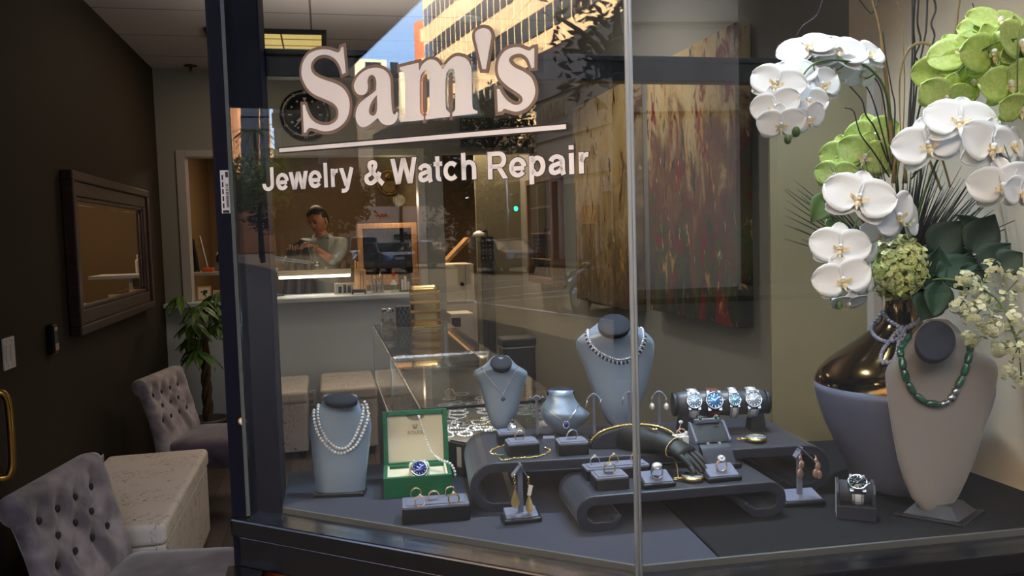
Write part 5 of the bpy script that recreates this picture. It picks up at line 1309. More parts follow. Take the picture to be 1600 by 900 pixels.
for k in range(5):
    x = (k-2)*.0021; tx = (k-2)*.0030; tz = cz+.0098-(abs(k-2))*.0009
    mb.bar((x*.9, .0055, cz+.002), (tx, .0055, tz), .0012, .0007, (0,1,0)); mb.ball((tx, .0055, tz), .0009, 6, 4)
mb.ball((0, .0055, cz+.0012), (.0048, .0005, .0014), 12, 6)
part('crown_emblem', mb, M['ink'], gb)
part('cushion', MB().rbox(-.022+.004, .022+.004, .02, .058, .03, .062, .008), M['creamc'], gb, bevel=.006, label='pale green cushion')
def watch(label, loc, rz, tilt, R, dial, rr=.03, strap='steel', a0=-60, a1=60, bw=.010, bezel='slvr', group=None, detail=True, lens=None):
    # local: dial looks along -y (before tilt), 12 o'clock up; band wraps back round a cylinder of radius rr
    t = thing('wristwatch', label, 'watch', loc, rz, group)
    X = Matrix.Rotation(radians(-tilt), 4, 'X') @ Matrix.Rotation(pi/2, 4, 'X')     # lathe z -> -y
    def L(prof, n=36): m_ = MB(); m_.M = X; return m_.lathe(prof, n)
    case = L([(R*.8, -.004), (R, -.002), (R, .0035), (R*.95, .005), (R*.86, .0056), (R*.83, .005)])
    case.M = X
    for sx in (-1, 1):
        for sy in (-1, 1): case.box(sx*R*.58-R*.17, sx*R*.58+R*.17, sy*R*.88-R*.2, sy*R*.88+R*.2, -.0035, .0012)
    part('case', case, M['steel'], t, bevel=.0004)
    part('bezel', L([(R*.98, .0035), (R*.96, .0058), (R*.84, .0066), (R*.80, .0052)]), M[bezel], t)
    part('dial', L([(R*.81, .0030), (R*.81, .0052), (.0005, .0053)]), dial, t)
    for k in range(12):
        mk = MB(); mk.M = X
        a = radians(30*k); r_ = R*.66; l = R*(.16 if k % 3 else .22)
        d = VEC((sin(a), cos(a), 0)); mk.bar(d*(r_-l/2)+VEC((0,0,.0055)), d*(r_+l/2)+VEC((0,0,.0055)), R*.05, .0004, (0,0,1)); part('hour_marker', mk, M['slvr'], t)
    hd = MB(); hd.M = X
    for a, l, w_ in ((-55, .42, .085), (52, .62, .06)):
        d = VEC((sin(radians(a)), cos(radians(a)), 0)); hd.bar(VEC((0,0,.0058))-d*R*.08, VEC((0,0,.0058))+d*R*l, R*w_, .0004, (0,0,1))
    part('hands', hd, M['slvr'], t)
    cr = MB(); cr.M = X; cr.cyl((R*.98, 0, .001), (R*1.16, 0, .001), R*.13, n=12); part('crown', cr, M['steel'], t)
    def seg(mb, g0, g1, w0, thick):
        v = []
        for g in (g0, g1):
            a = radians(g)
            for rad in (rr-.0012, rr+thick-.0012):
                for x in (-w0, w0): v.append(X @ VEC((x, rad*sin(a), rad*cos(a)-rr)))
        mb.add(v, [(0,1,3,2),(4,6,7,5),(0,4,5,1),(2,3,7,6),(0,2,6,4),(1,5,7,3)], False)
    gs = math.degrees(R*1.15/rr)
    bd = MB(); ln_ = MB(); step = math.degrees(.0052/rr)
    for s0, lim in ((1, a1), (-1, -a0)):
        g = gs; i = 0
        while g < lim:
            k = bw*(1-.12*min(1, i/8))
            if strap == 'steel':
                seg(bd, s0*g, s0*(g+step*.86), k*.46, .0030)
                for sx in (-1, 1):
                    v0 = len(ln_.v); seg(ln_, s0*(g+step*.05), s0*(g+step*.80), k*.24, .0026)
                    for q_ in range(v0, len(ln_.v)): ln_.v[q_] = ln_.v[q_] + VEC((sx*k*.74, 0, 0))
            else: seg(bd, s0*g, s0*(g+step), k, .003)
            g += step; i += 1
    if strap == 'steel':
        part('band_links', bd, M['links'], t); part('band_edge_links', ln_, M['links2'], t)
    else: part('strap', bd, M[strap], t, label='brown leather strap' if strap == 'brownstrap' else None)
    return t
M['brownstrap'] = mat('brown_leather', (92, 40, 24), .5, bump=.1, bscale=300)
M['dialblue'] = mat('dial_navy', (22, 44, 140), .2, metal=.3, coat=.8)
M['dialice'] = mat('dial_ice_blue', (165, 196, 226), .2, metal=.3, coat=.8)
M['dialsky'] = mat('dial_sky_blue', (70, 140, 205), .2, metal=.3, coat=.8)
M['dialaqua'] = mat('dial_aqua', (120, 190, 214), .2, metal=.3, coat=.8)
M['dialsilver'] = mat('dial_silver', (196, 206, 220), .2, metal=.3, coat=.8)
M['dialdark'] = mat('dial_dark_green', (24, 40, 44), .15, metal=.3, coat=.8)
wl = Matrix.Translation((c.x, c.y, ZP)) @ Matrix.Rotation(rz, 4, 'Z') @ VEC((.004, .0135, .056))
watch('steel watch with a navy blue dial on the cushion inside the green box', wl, rz, 35, .0185, M['dialblue'], .02, a0=-95, a1=60)
# pearl strand over the lid
gp = Matrix.Translation((c.x, c.y, ZP)) @ Matrix.Rotation(rz, 4, 'Z')
lt = gp @ LM @ VEC((.0, -.004, lh+.004)); dl = depth(lt)
pts = [atD(652.5, 643, dl+.03), atD(655, 653, dl-.004), atD(660, 668, dl-.012), atD(666, 687, dl-.02), atD(673, 704, dl-.03), atD(682, 714.5, dl-.045), atD(692, 720, dl-.06)]
rp = gp @ VEC((hw-.004, .05, hb+.003)); dr2 = depth(rp)
pts += [atD(698, 721.5, dr2-.0), atD(703, 724, dr2-.0), atD(706.5, 728, dr2+.0), atD(710, 736, dr2-.005), atD(711.5, 746, dr2-.005)]
t = thing('pearl_strand', 'thin graduated pearl strand hanging over the lid of the green box', 'pearl strand', pts[0])
sp_ = smooth3(pts, 8); rs = resample(sp_, .0042); me = MB().ball((0,0,0), 1, 12, 8).mesh('pearl'); me.materials.append(M['pearl'])
L_ = 0; i = 0; tot = len(sp_)
allp = resample(sp_, .001); k = 0
while k < len(allp):
    f = k/len(allp); r = .0034 if f < .17 else (.0021 if f < .62 else .0033)
    o = bpy.data.objects.new('pearl', me); COL.objects.link(o); o.parent = t; o.location = allp[k]-t.location; o.scale = (r, r, r)
    k += int(round(2.15*r/.001)) if r > .003 else 6
part('thread', MB().tube(sp_, .0005, 5), M['pearl'], t, world=True)
# ---------------------------------------------------------------- rings, blocks, trays
def ring(label, P, rz, R=.0102, m_='gold', stone=None, wide=.0021, group=None, fancy=None, sink=.3):
    t = thing('finger_ring', label, 'ring', P, rz, group); zc = R*(1-sink)
    pts = [VEC((R*cos(a), 0, zc+R*sin(a))) for a in [2*pi*i/40 for i in range(40)]]
    mb = MB(); n = 8; rings = []
    for i in range(40):
        a = 2*pi*i/40; rd = VEC((cos(a), 0, sin(a))); wv = wide*(1+.5*max(0, sin(a))) if fancy != 'dome' else wide*(1+3.2*max(0, sin(a))**1.5)
        rings.append([VEC((0,0,zc)) + rd*(R+.0013*cos(b)) + VEC((0, wv*sin(b), 0)) for b in [2*pi*j/n for j in range(n)]])
    b0 = len(mb.v); mb.loft(rings+[rings[0]], False)
    part('band', mb, M[m_], t)
    if stone:
        s_, sm, sr = stone
        if s_ == 'solitaire': part('stone', MB().lathe([(sr*.1, -sr*.9), (sr, 0), (sr*.6, sr*.5), (sr*.05, sr*.52)], 10, (0, 0, zc+R+sr*.9)), M[sm], t); part('prongs', MB().tube([(-sr*.5, 0, zc+R), (-sr, 0, zc+R+sr)], .0005, 5).tube([(sr*.5, 0, zc+R), (sr, 0, zc+R+sr)], .0005, 5), M[m_], t)
        elif s_ == 'ball': part('pearl', MB().ball((0, 0, zc+R+sr), sr, 16, 10), M[sm], t)
        elif s_ == 'oval': part('stone', MB().ball((0, -.001, zc+R+sr*.25), (sr*1.25, sr*.9, sr*.8), 14, 8), M[sm], t)
        elif s_ == 'cluster':
            mb = MB(); mb.ball((0, 0, zc+R+sr*.7), sr*.55, 10, 7)
            for i in range(9): a = 2*pi*i/9; mb.ball((sr*.8*cos(a), sr*.5*sin(a)-.001, zc+R+sr*.55+sr*.45*sin(a)), sr*.33, 8, 5)
            part('stone_cluster', mb, M[sm], t)
        elif s_ == 'row':
            mb = MB()
            for i in range(5): a = radians(90+(i-2)*17); mb.ball((R*1.08*cos(a), -wide*.6, zc+R*1.08*sin(a)), sr, 8, 5)
            part('stone_row', mb, M[sm], t)
        elif s_ == 'pave':
            mb = MB()
            for i in range(11):
                for j in (-1, 0, 1):
                    a = radians(20+14*i); wv = .0022*j*(max(.2, sin(a))); mb.ball(((R+.001)*cos(a), wv-.0006, zc+(R+.001)*sin(a)), .0012, 6, 4)
            part('pave_stones', mb, M[sm], t)
    return t
def ring_block(name, label, a, b, z, d, h, cat='ring block', pad_in=.005):
    c, rz, w = along(a, b, z); t = thing(name, label, cat, (c.x, c.y, z), rz)
    part('block', MB().rbox(-w/2, w/2, 0, d, 0, h, .004), M['lthr'], t, bevel=.0015)
    part('rim', MB().rbox(-w/2+.0008, w/2-.0008, .0008, d-.0008, h-.002, h+.0035, .004), M['pad'], t, bevel=.0012)
    part('pad', MB().rbox(-w/2+pad_in, w/2-pad_in, pad_in, d-pad_in, h+.002, h+.006, .003), M['pad'], t, bevel=.0018)
    top = lambda fx_, fy: Matrix.Translation((c.x, c.y, z)) @ Matrix.Rotation(rz, 4, 'Z') @ VEC((w*fx_, d*fy, h+.0055))
    return t, top, rz
t, top, rz = ring_block('ring_tray', 'wide grey suede ring tray holding five rings in front of the green box', (629, 821), (735, 813), ZP, .068, .030, 'ring tray', .008)
def ontop(px, py, z): return onz(px, py, z)
zt = ZP+.0355
for px, py, m_, st_, w_, lab in [(650, 776, 'gold', None, .0024, 'plain polished ring at the back left of the five-ring tray'), (657, 789, 'rose', ('ball', 'pearl', .0022), .0014, 'slim ring with a small pearl at the front left of the five-ring tray'),
        (678, 781, 'rose', None, .0028, 'broad pinkish band in the middle of the five-ring tray'), (704, 774, 'gold', ('row', 'gem', .0013), .0022, 'diamond-set gold band at the back right of the five-ring tray'), (709, 785, 'brass', ('ball', 'pearl', .0022), .0014, 'dark slim ring with a small pearl at the front right of the five-ring tray')]:
    p = onz(px, py, zt); ring(lab, p, rz+radians(4), .0104, m_, st_, w_)
t, top, rz = ring_block('ring_block', 'grey ring block on the rear riser holding the gold ring', (795, 714), (844, 710), ZR, .05, .022)
ring('plain gold ring on the block between the small bust and the low bust', top(-.05, .55), rz, .0105, 'gold', None, .0022)
t, top, rz = ring_block('ring_block', 'grey ring block behind the gold ring block, holding a black pearl ring', (780, 697), (822, 694), ZR, .045, .022)
ring('silver ring topped with a black pearl on the rearmost ring block', top(.05, .4), rz, .0095, 'slvr', ('ball', 'bpearl', .0044), .0015)
t, top, rz = ring_block('ring_block', 'grey ring block on the rear riser in front of the short bust', (874, 713), (921, 710), ZR, .05, .022)
ring('heavy plain silver ring on the block in front of the short bust', top(.02, .5), rz+radians(10), .0115, 'slvr', None, .0032)
t, top, rz = ring_block('ring_tray', 'wide grey tray with three slim rings at the back of the front riser', (918, 753), (1017, 744), ZF, .045, .020, 'ring tray', .007)
for fx_, st_, m_, lab in [(-.32, ('solitaire', 'gem', .0028), 'slvr', 'solitaire diamond ring at the left of the three-ring tray'), (-.02, ('solitaire', 'gem', .003), 'gold', 'gold solitaire ring in the middle of the three-ring tray'), (.33, ('cluster', 'gem', .004), 'rose', 'rose gold cluster ring at the right of the three-ring tray')]:
    ring(lab, top(fx_, .55), rz, .0095, m_, st_, .0013)
t, top, rz = ring_block('ring_block', 'grey ring block at the front left of the front riser', (932, 768), (984, 764), ZF, .05, .021)
ring('wide domed diamond-set ring on the front left ring block', top(.0, .45), rz, .0115, 'gold', ('pave', 'gem', .001), .0026, fancy='dome')
def wedge_pad(name, label, a, b, z, d, h0, h1, cat='ring pad'):
    c, rz, w = along(a, b, z); t = thing(name, label, cat, (c.x, c.y, z), rz)
    part('base', MB().rbox(-w/2, w/2, 0, d, 0, .010, .005), M['lthr'], t, bevel=.003)
    wi = w*.42
    mb = MB(); v = [VEC((x, y, zz)) for y, zz in ((.004, .0095), (.004, h0), (d-.004, h1), (d-.004, .0095)) for x in (-wi, wi)]
    mb.add(v, [(0,1,3,2), (2,3,5,4), (4,5,7,6), (0,6,7,1), (0,2,4,6), (1,7,5,3)], False)
    part('sloped_pad', mb, M['pad'], t, bevel=.002)
    f = lambda fx_, fy: Matrix.Translation((c.x, c.y, z)) @ Matrix.Rotation(rz, 4, 'Z') @ VEC((w*fx_, .004+(d-.008)*fy, h0+(h1-h0)*fy))
    return t, f, rz, c
t, f, rz, c = wedge_pad('ring_pad', 'sloped grey ring pad holding the large silver ring right of the glass joint', (1006, 766), (1058, 761), ZF, .045, .012, .024)
ring('large silver dome ring with a big clear stone on the sloped pad', f(0, .35), rz, .0112, 'slvr', ('oval', 'gem', .0085), .003, fancy='dome', sink=.15)
t, f, rz, c = wedge_pad('ring_pad', 'sloped grey ring pad with the rose gold cluster ring, right on the front riser', (1107, 756), (1161, 751), ZF, .045, .012, .026)
ring('rose gold ring with a diamond flower cluster on the right sloped pad', f(0, .4), rz, .0108, 'rose', ('cluster', 'gem', .0075), .0026, sink=.15)
# curved stud ramp behind it
c, rz, w = along((1095, 737), (1160, 732), ZF)
t = thing('stud_ramp', 'curved dark ramp showing two small stud earrings behind the rose gold ring', 'earring ramp', (c.x, c.y, ZF), rz)
part('base', MB().rbox(-w/2, w/2, 0, .045, 0, .011, .004), M['lthr'], t, bevel=.002)
mb = MB().loft([[VEC((s_*w*.36, .004+.036*u, .011+.033*sin(u*pi/2)-o)) for s_, o in ((-1, 0), (1, 0), (1, .004), (-1, .004))] for u in [i/8 for i in range(9)]], True, False)
part('curved_face', mb, M['riser'], t)
mb = MB()
for sx in (-1, 1):
    mb = MB().add([VEC((sx*w*.35, .004+.036*u, .011+.033*sin(u*pi/2)-.002)) for u in [i/8 for i in range(9)]] + [VEC((sx*w*.35, .04, .011)), ], [tuple(range(10))], False); part('side_wall', mb, M['lthr'], t, solid=.002)
RM = Matrix.Translation((c.x, c.y, ZF)) @ Matrix.Rotation(rz, 4, 'Z')
for sx, lab in ((-.15, 'left tiny silver stud earring on the curved dark ramp'), (.13, 'right tiny silver stud earring on the curved dark ramp')):
    t = thing('stud_earring', lab, 'earring', RM @ VEC((w*sx, .036, .042)), rz)
    part('stud', MB().rbox(-.0025, .0025, -.0025, .0025, 0, .005, .001), M['gem'], t); part('post', MB().tube([(0,0,-.003), (0,0,.001)], .0004, 5), M['slvr'], t)
# emerald stud ramp on the rear riser
c, rz, w = along((1087, 696), (1143, 692), ZR)
t = thing('stud_ramp', 'grey framed ramp with two emerald studs in front of the watch roll', 'earring ramp', (c.x, c.y, ZR), rz)
pr = [(0, 0), (0, .008), (.004, .012), (.036, .040), (.044, .040), (.044, 0)]
for sx in (-1, 1):
    x0, x1 = sorted((sx*w*.5, sx*w*.44)); mb = MB(); mb.add([VEC((x, y, z)) for x in (x0, x1) for y, z in pr], [tuple(range(6)), tuple(range(11, 5, -1))]+[(i, (i+1) % 6, 6+(i+1) % 6, 6+i) for i in range(6)], False); part('side_frame', mb, M['pad'], t, bevel=.001)
mb = MB().add([VEC((x, y, z-.004)) for x in (-w*.44, w*.44) for y, z in pr[1:5]] + [VEC((x, y, 0)) for x in (-w*.44, w*.44) for y in (.003, .042)], [(0,1,5,4),(1,2,6,5),(2,3,7,6),(0,4,10,8),(3,9,11,7),(8,10,11,9),(0,8,9,3,2,1),(4,5,6,7,11,10)], False)
part('ramp_body', mb, M['lthr'], t)
part('top_bar', MB().box(-w*.34, w*.36, .034, .043, .036, .046), M['pad'], t, bevel=.002)
RM = Matrix.Translation((c.x, c.y, ZR)) @ Matrix.Rotation(rz, 4, 'Z')
for sx, lab in ((-.2, 'left emerald stud earring on the grey framed ramp'), (.24, 'right emerald stud earring on the grey framed ramp')):
    t = thing('stud_earring', lab, 'earring', RM @ VEC((w*sx, .034, .0455)), rz)
    part('emerald', MB().ball((0, -.002, .003), (.0036, .003, .0044), 10, 7), M['emer'], t)
    mb = MB()
    for i in range(9): a = 2*pi*i/9; mb.ball((.0046*cos(a), -.002, .003+.0055*sin(a)), .0012, 6, 4)
    part('diamond_halo', mb, M['gem'], t); part('post', MB().tube([(0,-.002,.003), (0,.004,.001)], .0004, 5), M['slvr'], t)
# white cube with a rose gold twist ring
c, rz, w = along((1059, 702), (1077, 700), ZR)
t = thing('ring_cube', 'small white cube block holding a rose gold twist ring', 'ring block', (c.x, c.y, ZR), rz); part('cube', MB().box(-w/2, w/2, 0, w, 0, w*.95), M['plastic'], t, bevel=.001)
part('slit', MB().box(-w*.3, w*.3, w*.45, w*.5, w*.94, w*.955), M['blackm'], t)
P_ = Matrix.Translation((c.x, c.y, ZR)) @ Matrix.Rotation(rz, 4, 'Z') @ VEC((0, w*.45, w*.955))
t = thing('finger_ring', 'tall rose gold twist ring with round stones on the white cube', 'ring', P_, rz)
sw = smooth3([(-.006,0,0), (-.009,0,.008), (-.002,-.002,.014), (.007,-.002,.012), (.010,0,.005), (.004,.002,.003), (-.003,0,.010), (-.001,0,.019), (.001,0,.026)], 6)
part('band', MB().tube(sw, .0011, 8), M['rose'], t); part('stone', MB().ball((.0005, -.001, .028), (.0052, .003, .004), 14, 8).ball((.0115, -.003, .004), (.0045, .003, .005), 14, 8), M['gem'], t)
# arch bracelet stand
c, rz, w = along((922, 702), (1061, 696), ZR)
t = thing('bracelet_arch', 'dark arched stand carrying the gold rope bracelet', 'bracelet stand', (c.x, c.y, ZR), rz)
hh = .043
poly = [(-w/2, 0)] + [(-w/2*cos(a), hh*sin(a)**.9 if sin(a) > 0 else 0) for a in [pi*i/28 for i in range(1, 28)]] + [(w/2, 0)]
part('arch', MB().prism(poly, 0, .032), M['lthr'], t, bevel=.002); part('face_panel', MB().prism([(x*.95, max(.001, z*.93)) for x, z in poly], -.002, .001), M['riser'], t)
RM = Matrix.Translation((c.x, c.y, ZR)) @ Matrix.Rotation(rz, 4, 'Z')
t = thing('rope_bracelet', 'twisted gold rope bracelet draped along the dark arch', 'bracelet', RM @ VEC((0, .012, hh)), rz)
pa_ = [VEC((-w/2*.99*cos(a), .012, (hh)*sin(a)**.9+.0022)) for a in [pi*i/60 for i in range(2, 59)]]
for ph in (0, pi):
    mb = MB(); q_ = []
    rs_ = resample(pa_, .0012)
    for i, p in enumerate(rs_): a = i*.75+ph; q_.append(p + VEC((0, .0016*cos(a), .0016*sin(a))) - VEC((0, .012, hh)))
    part('rope_strand', MB().tube(q_, .0019, 6), M['gold'], t)
for i, k in enumerate((14, 28, 44)): part('bead_link', MB().ball(pa_[k]-VEC((0, .012, hh)), .0036, 10, 7), M['gold'], t)
part('clasp', MB().tube([pa_[-6]-VEC((0,.012,hh)), pa_[-1]-VEC((0,.012,hh))], [.003, .0022], 10), M['rose'], t)
# gold link bracelet lying on the rear riser
Zb = lambda x, y: (700+x/3.75, 480+y/3.75)
pp_ = [onz(*Zb(*q_), ZR+.002) for q_ in [(350,803),(300,818),(255,838),(252,855),(282,862),(320,868),(300,884),(330,896),(380,886),(440,882),(500,878),(555,866),(590,848),(594,832),(560,822)]]
q_ = resample(smooth3(pp_, 6), .0052); t = thing('link_bracelet', 'gold link bracelet with emerald accents lying around the gold ring block', 'bracelet', low(q_))
for i, p in enumerate(q_):
    nx = q_[min(i+1, len(q_)-1)]; a = atan2(nx.y-p.y, nx.x-p.x) if i+1 < len(q_) else 0
    if i % 4 == 2: mb = MB(); mb.M = Matrix.Translation(p) @ Matrix.Rotation(a, 4, 'Z'); mb.ball((0,0,.0005), (.0036, .0026, .0022), 10, 6); part('gold_nugget', mb, M['gold'], t, world=True)
    else: mb = MB(); mb.M = Matrix.Translation(p) @ Matrix.Rotation(a, 4, 'Z'); mb.tube([(.0036*cos(b), .0021*sin(b), .0003*sin(3*b)) for b in [2*pi*j/14 for j in range(14)]], .0007, 5, True); part('link', mb, M['gold'], t, world=True)
for x, y in ((304, 878), (318, 876)): p = onz(*Zb(x, y), ZR+.003); part('emerald', MB().rbox(p.x-.004, p.x+.004, p.y-.003, p.y+.003, p.z, p.z+.005, .001), M['emer'], t, world=True, bevel=.001)
# ---------------------------------------------------------------- black mannequin hand
S0, S1, S2, S3 = atD(972, 686, 1.74), atD(1000, 688, 1.70), atD(1030, 692, 1.665), atD(1052, 698, 1.64)
up = VEC((0,0,1)); dh = (S3-S2).normalized(); sdv = dh.cross(up).normalized()
mb = MB()
def sec(c, d, rx, ry):
    x = d.cross(up).normalized(); y = x.cross(d); return [c + x*(rx*cos(a)) + y*(ry*sin(a)) for a in [2*pi*i/20 for i in range(20)]]
k0, k1, k2 = S3.lerp(atD(1090, 716, 1.60), .25), S3.lerp(atD(1090, 716, 1.60), .5), atD(1087, 717, 1.60)
dd = (k2-S3).normalized()
mb.loft([sec(S0, (S1-S0).normalized(), .024, .024), sec(S0.lerp(S1, .3), (S1-S0).normalized(), .031, .030), sec(S1, (S2-S1).normalized(), .030, .029), sec(S2, dh, .024, .023), sec(S3, dd, .023, .018), sec(k0, dd, .029, .015), sec(k1, dd, .030, .013), sec(k1+dd*.008, dd, .027, .010)])
side = dd.cross(up).normalized(); un = side.cross(dd)
for k, L in enumerate((.052, .058, .055, .044)):
    b = k1 + side*((k-1.5)*.0145) - dd*.004; pts = [b]; a = .05
    for sg_ in (.45, .32, .23): a += .14; pts.append(pts[-1] + (dd*cos(a) - un*sin(a))*L*sg_)
    mb.tube(smooth3(pts, 4), [.0075-.00027*i for i in range(13)], 10); mb.ball(pts[-1], .0044, 10, 7)
b = k0 - side*(.0) - un*.008; tt_ = atD(1084, 738, 1.575)
pts = [b, b.lerp(tt_, .35)+un*.006, b.lerp(tt_, .7)+un*.003, tt_]
mb.tube(smooth3(pts, 4), [.0105-.0004*i for i in range(13)], 10); mb.ball(tt_, .0058, 10, 7)
hz = thing('mannequin_hand', 'matte black mannequin hand reaching right across the risers', 'display hand', VEC((S0.x, S0.y, ZR)))
part('hand_and_forearm', mb, mat('black_flock', (13, 12, 14), .6), hz, world=True)
part('wrist_plate', MB().loft([sec(S0-(S1-S0).normalized()*.004, (S1-S0).normalized(), .024, .024), sec(S0, (S1-S0).normalized(), .0245, .0245)]), M['lthr'], hz, world=True)
solo('pin_brooch', MB().tube([S1.lerp(S2, .3)+VEC((0,-.012,.030)), S1.lerp(S2, .75)+VEC((0,-.012,.0275))], .0016, 8).ball(S1.lerp(S2, .75)+VEC((0,-.012,.029)), .0032, 8, 6), M['gold'], 'slim gold bar pin lying on the black mannequin forearm', 'pin')
bc = S3.lerp(k0, .2); ring_ = sec(bc, dd, .0265, .0205)
t = thing('chain_bracelet', 'gold chain bracelet around the wrist of the black mannequin hand', 'bracelet', low(ring_))
beads(t, ring_+[ring_[0]], .0016, M['gold'], 'link'); 
# pocket watches
def pocket_watch(label, P, rz, R=.021, tilt=0):
    t = thing('pocket_watch', label, 'pocket watch', P, rz)
    part('case', MB().lathe([(R*.4, 0), (R*.86, .002), (R, .006), (R*.97, .0095), (R*.88, .0115), (R*.85, .0105)], 40), M['gold'], t)
    part('dial', MB().lathe([(R*.855, .0085), (R*.855, .0106), (.0005, .0107)], 36), M['dialsilver'], t)
    mk = MB()
    for k in range(12): a = radians(30*k); d = VEC((sin(a), cos(a), 0)); mk.bar(d*R*.62+VEC((0,0,.0109)), d*R*.76+VEC((0,0,.0109)), .0011, .0004)
    mk.bar((0,0,.0112), VEC((sin(2), cos(2), 0))*R*.6+VEC((0,0,.0112)), .0012, .0004); mk.bar((0,0,.0112), VEC((sin(5), cos(5), 0))*R*.4+VEC((0,0,.0112)), .0016, .0004)
    part('hands_and_numerals', mk, M['blackm'], t)
    part('stem', MB().cyl((-R*.96, 0, .006), (-R*1.2, 0, .006), .0026, n=12).cyl((-R*1.2, 0, .006), (-R*1.3, 0, .006), .0034, n=12), M['gold'], t)
    part('bow', MB().tube([(-R*1.3-.0045+.0055*cos(a), .0055*sin(a), .006) for a in [2*pi*i/20 for i in range(20)]], .0009, 6, True), M['gold'], t)
    return t
P_ = onz(1082, 751, ZF); pocket_watch('gold pocket watch on the front riser below the black hand', P_, -PSI+.1, .0225)
p1_ = onz(1062, 748, ZF+.004); st_ = low(ring_); ch = smooth3([st_, st_.lerp(p1_, .3)+VEC((.004,.0,-.002)), st_.lerp(p1_, .7)+VEC((-.001,-.004,-.006)), p1_+VEC((-.004,0,.0)), p1_], 8)
t = thing('watch_chain', 'gold watch chain hanging from the bracelet on the black hand to the pocket watch', 'chain', p1_)
beads(t, ch, .0014, M['gold'], 'link', step=2.3)
P_ = onz(1181, 690, ZR); pocket_watch('gold pocket watch lying on the rear riser beside the watch roll', P_, -PSI-.1, .0235)
# ---------------------------------------------------------------- watch roll with four watches
Db = depth(onz(1125, 673, ZR)); a = atD(1055, 632, Db); b = atD(1196, 627.5, Db); zc = (a.z+b.z)/2; rr_ = 20.5*Db/FP
d = b-a; rz = atan2(d.y, d.x); cc = (a+b)/2; w = d.length
t = thing('watch_roll', 'dark leather watch roll on two feet holding four watches', 'watch stand', (cc.x, cc.y, ZR), rz)
zl = zc-ZR
prof = []
for i in range(41):
    u = i/40; x = -w/2+w*u; bulge = 1-.09*abs(cos(u*4*pi))**2; e = min(1, min(u, 1-u)/.03); prof.append((x, rr_*bulge*(.8+.2*e)))
mb = MB(); mb.tube([(x, 0, zl) for x, _ in prof], [r for _, r in prof], 32); part('roll', mb, M['roll'], t)
for sx in (-1, 1):
    part('end_cap', MB().cyl((sx*(w/2-.002), 0, zl), (sx*(w/2+.006), 0, zl), rr_*.9, n=32), M['blackm'], t, bevel=.001)
    x = sx*w*.39; mb = MB().loft([[VEC((x+a_*wd, b_*dp_, z)) for a_, b_ in ((-1,-1),(1,-1),(1,1),(-1,1))] for z, wd, dp_ in ((0, .017, .024), (zl-rr_*.55, .012, .018))], True, False); part('foot', mb, M['blackm'], t, bevel=.001)
RM = Matrix.Translation((cc.x, cc.y, ZR)) @ Matrix.Rotation(rz, 4, 'Z')
for px, R, dial, strap, bez, lab in [(1080, .0180, 'dialice', 'steel', 'slvr', 'steel watch with pale blue dial, leftmost of the four on the roll'), (1111, .0205, 'dialsky', 'brownstrap', 'steel', 'blue chronograph on a brown leather strap, second on the roll'), (1142, .0145, 'dialaqua', 'steel', 'slvr', 'small steel watch with aqua dial, third on the roll'), (1171, .0190, 'dialsilver', 'steel', 'slvr', 'larger steel watch with silvery dial, rightmost of the four on the roll')]:
    x = (px-1125.5)/141*w; rl = rr_+.003
    nrm = VEC((0, -cos(radians(22)), sin(radians(22)))); P_ = RM @ (VEC((x, 0, zl)) + nrm*(rl+.0005))
    watch(lab, P_, rz, 22, R, M[dial], rl, strap, -95, 75, R*.62, bez)
# ---------------------------------------------------------------- earring stands
def earring_tee(label, px, ytop, ybase, z, arm=.013, postw=.006, fabric='pad', ang=35):
    P = onz(px, ybase, z); s_ = mpp(P); h = (ybase-ytop)*s_*1.0; rz = facing(P)
    t = thing('earring_stand', label, 'earring stand', P, rz)
    part('foot', MB().rbox(-.013, .013, -.011, .011, 0, .006, .003), M['lthr'], t, bevel=.001)
    part('post', MB().box(-postw/2, postw/2, -.002, .002, .006, h-.004), M[fabric], t, bevel=.0006)
    for sx in (-1, 1):
        mb = MB(); mb.loft([[VEC((sx*(x), -.004-y, h+zz)) for y, zz in ((-.005, 0), (.005, -.004), (.005, -.006), (-.005, -.002))] for x, zz0 in ((0, 0),) for zz in (0,)] if False else [[VEC((sx*arm*u, -y, h - arm*1.0*u*u - .003*k)) for y, k in ((-.005, 0), (.006, 0), (.006, 1), (-.005, 1))] for u in (0, .25, .5, .75, 1)], True, False)
        part('arm', mb, M[fabric], t)
    tip = lambda sx: Matrix.Translation(P) @ Matrix.Rotation(rz, 4, 'Z') @ VEC((sx*arm*.95, -.0065, h-arm*.95))
    return t, tip, rz, P, h
def hoop(label, P, rz, R=.0065, m_='slvr'):
    t = thing('hoop_earring', label, 'earring', P, rz); part('hoop', MB().tube([(.0012*sin(a), R*.5*cos(a)-.002, R*sin(a)-.004) for a in [2*pi*i/24 for i in range(24)]], .0014, 7, True), M[m_], t); part('post', MB().tube([(0,-.002,.002), (0,.004,.002)], .0005, 5), M[m_], t)
t, tip, rz, P_, h = earring_tee('grey tee stand between the small and short busts, holding black pearl studs', 840, 617, 683, ZR, .0145)
for sx, lab in ((-1, 'left black pearl stud on the tee stand beside the short bust'), (1, 'right black pearl stud on the tee stand beside the short bust')):
    q_ = tip(sx)+VEC((0,0,.006)); t = thing('stud_earring', lab, 'earring', q_, rz); part('pearl', MB().ball((0,-.002,0), .0046, 14, 9), M['bpearl'], t); part('setting', MB().ball((0,-.001,.005), .0018, 8, 6), M['gem'], t)
    if sx < 0:
        mb = MB()
        for i in range(9): mb.ball((.0006*(i % 2), -.003, -.007-.0046*i), .0017, 7, 5)
        part('green_bead_drop', mb, M['emer'], t, label='dangling green bead drop')
t, tip, rz, P_, h = earring_tee('grey tee stand left of the glass joint holding a pair of silver hoops', 929, 614, 684, ZR, .016)
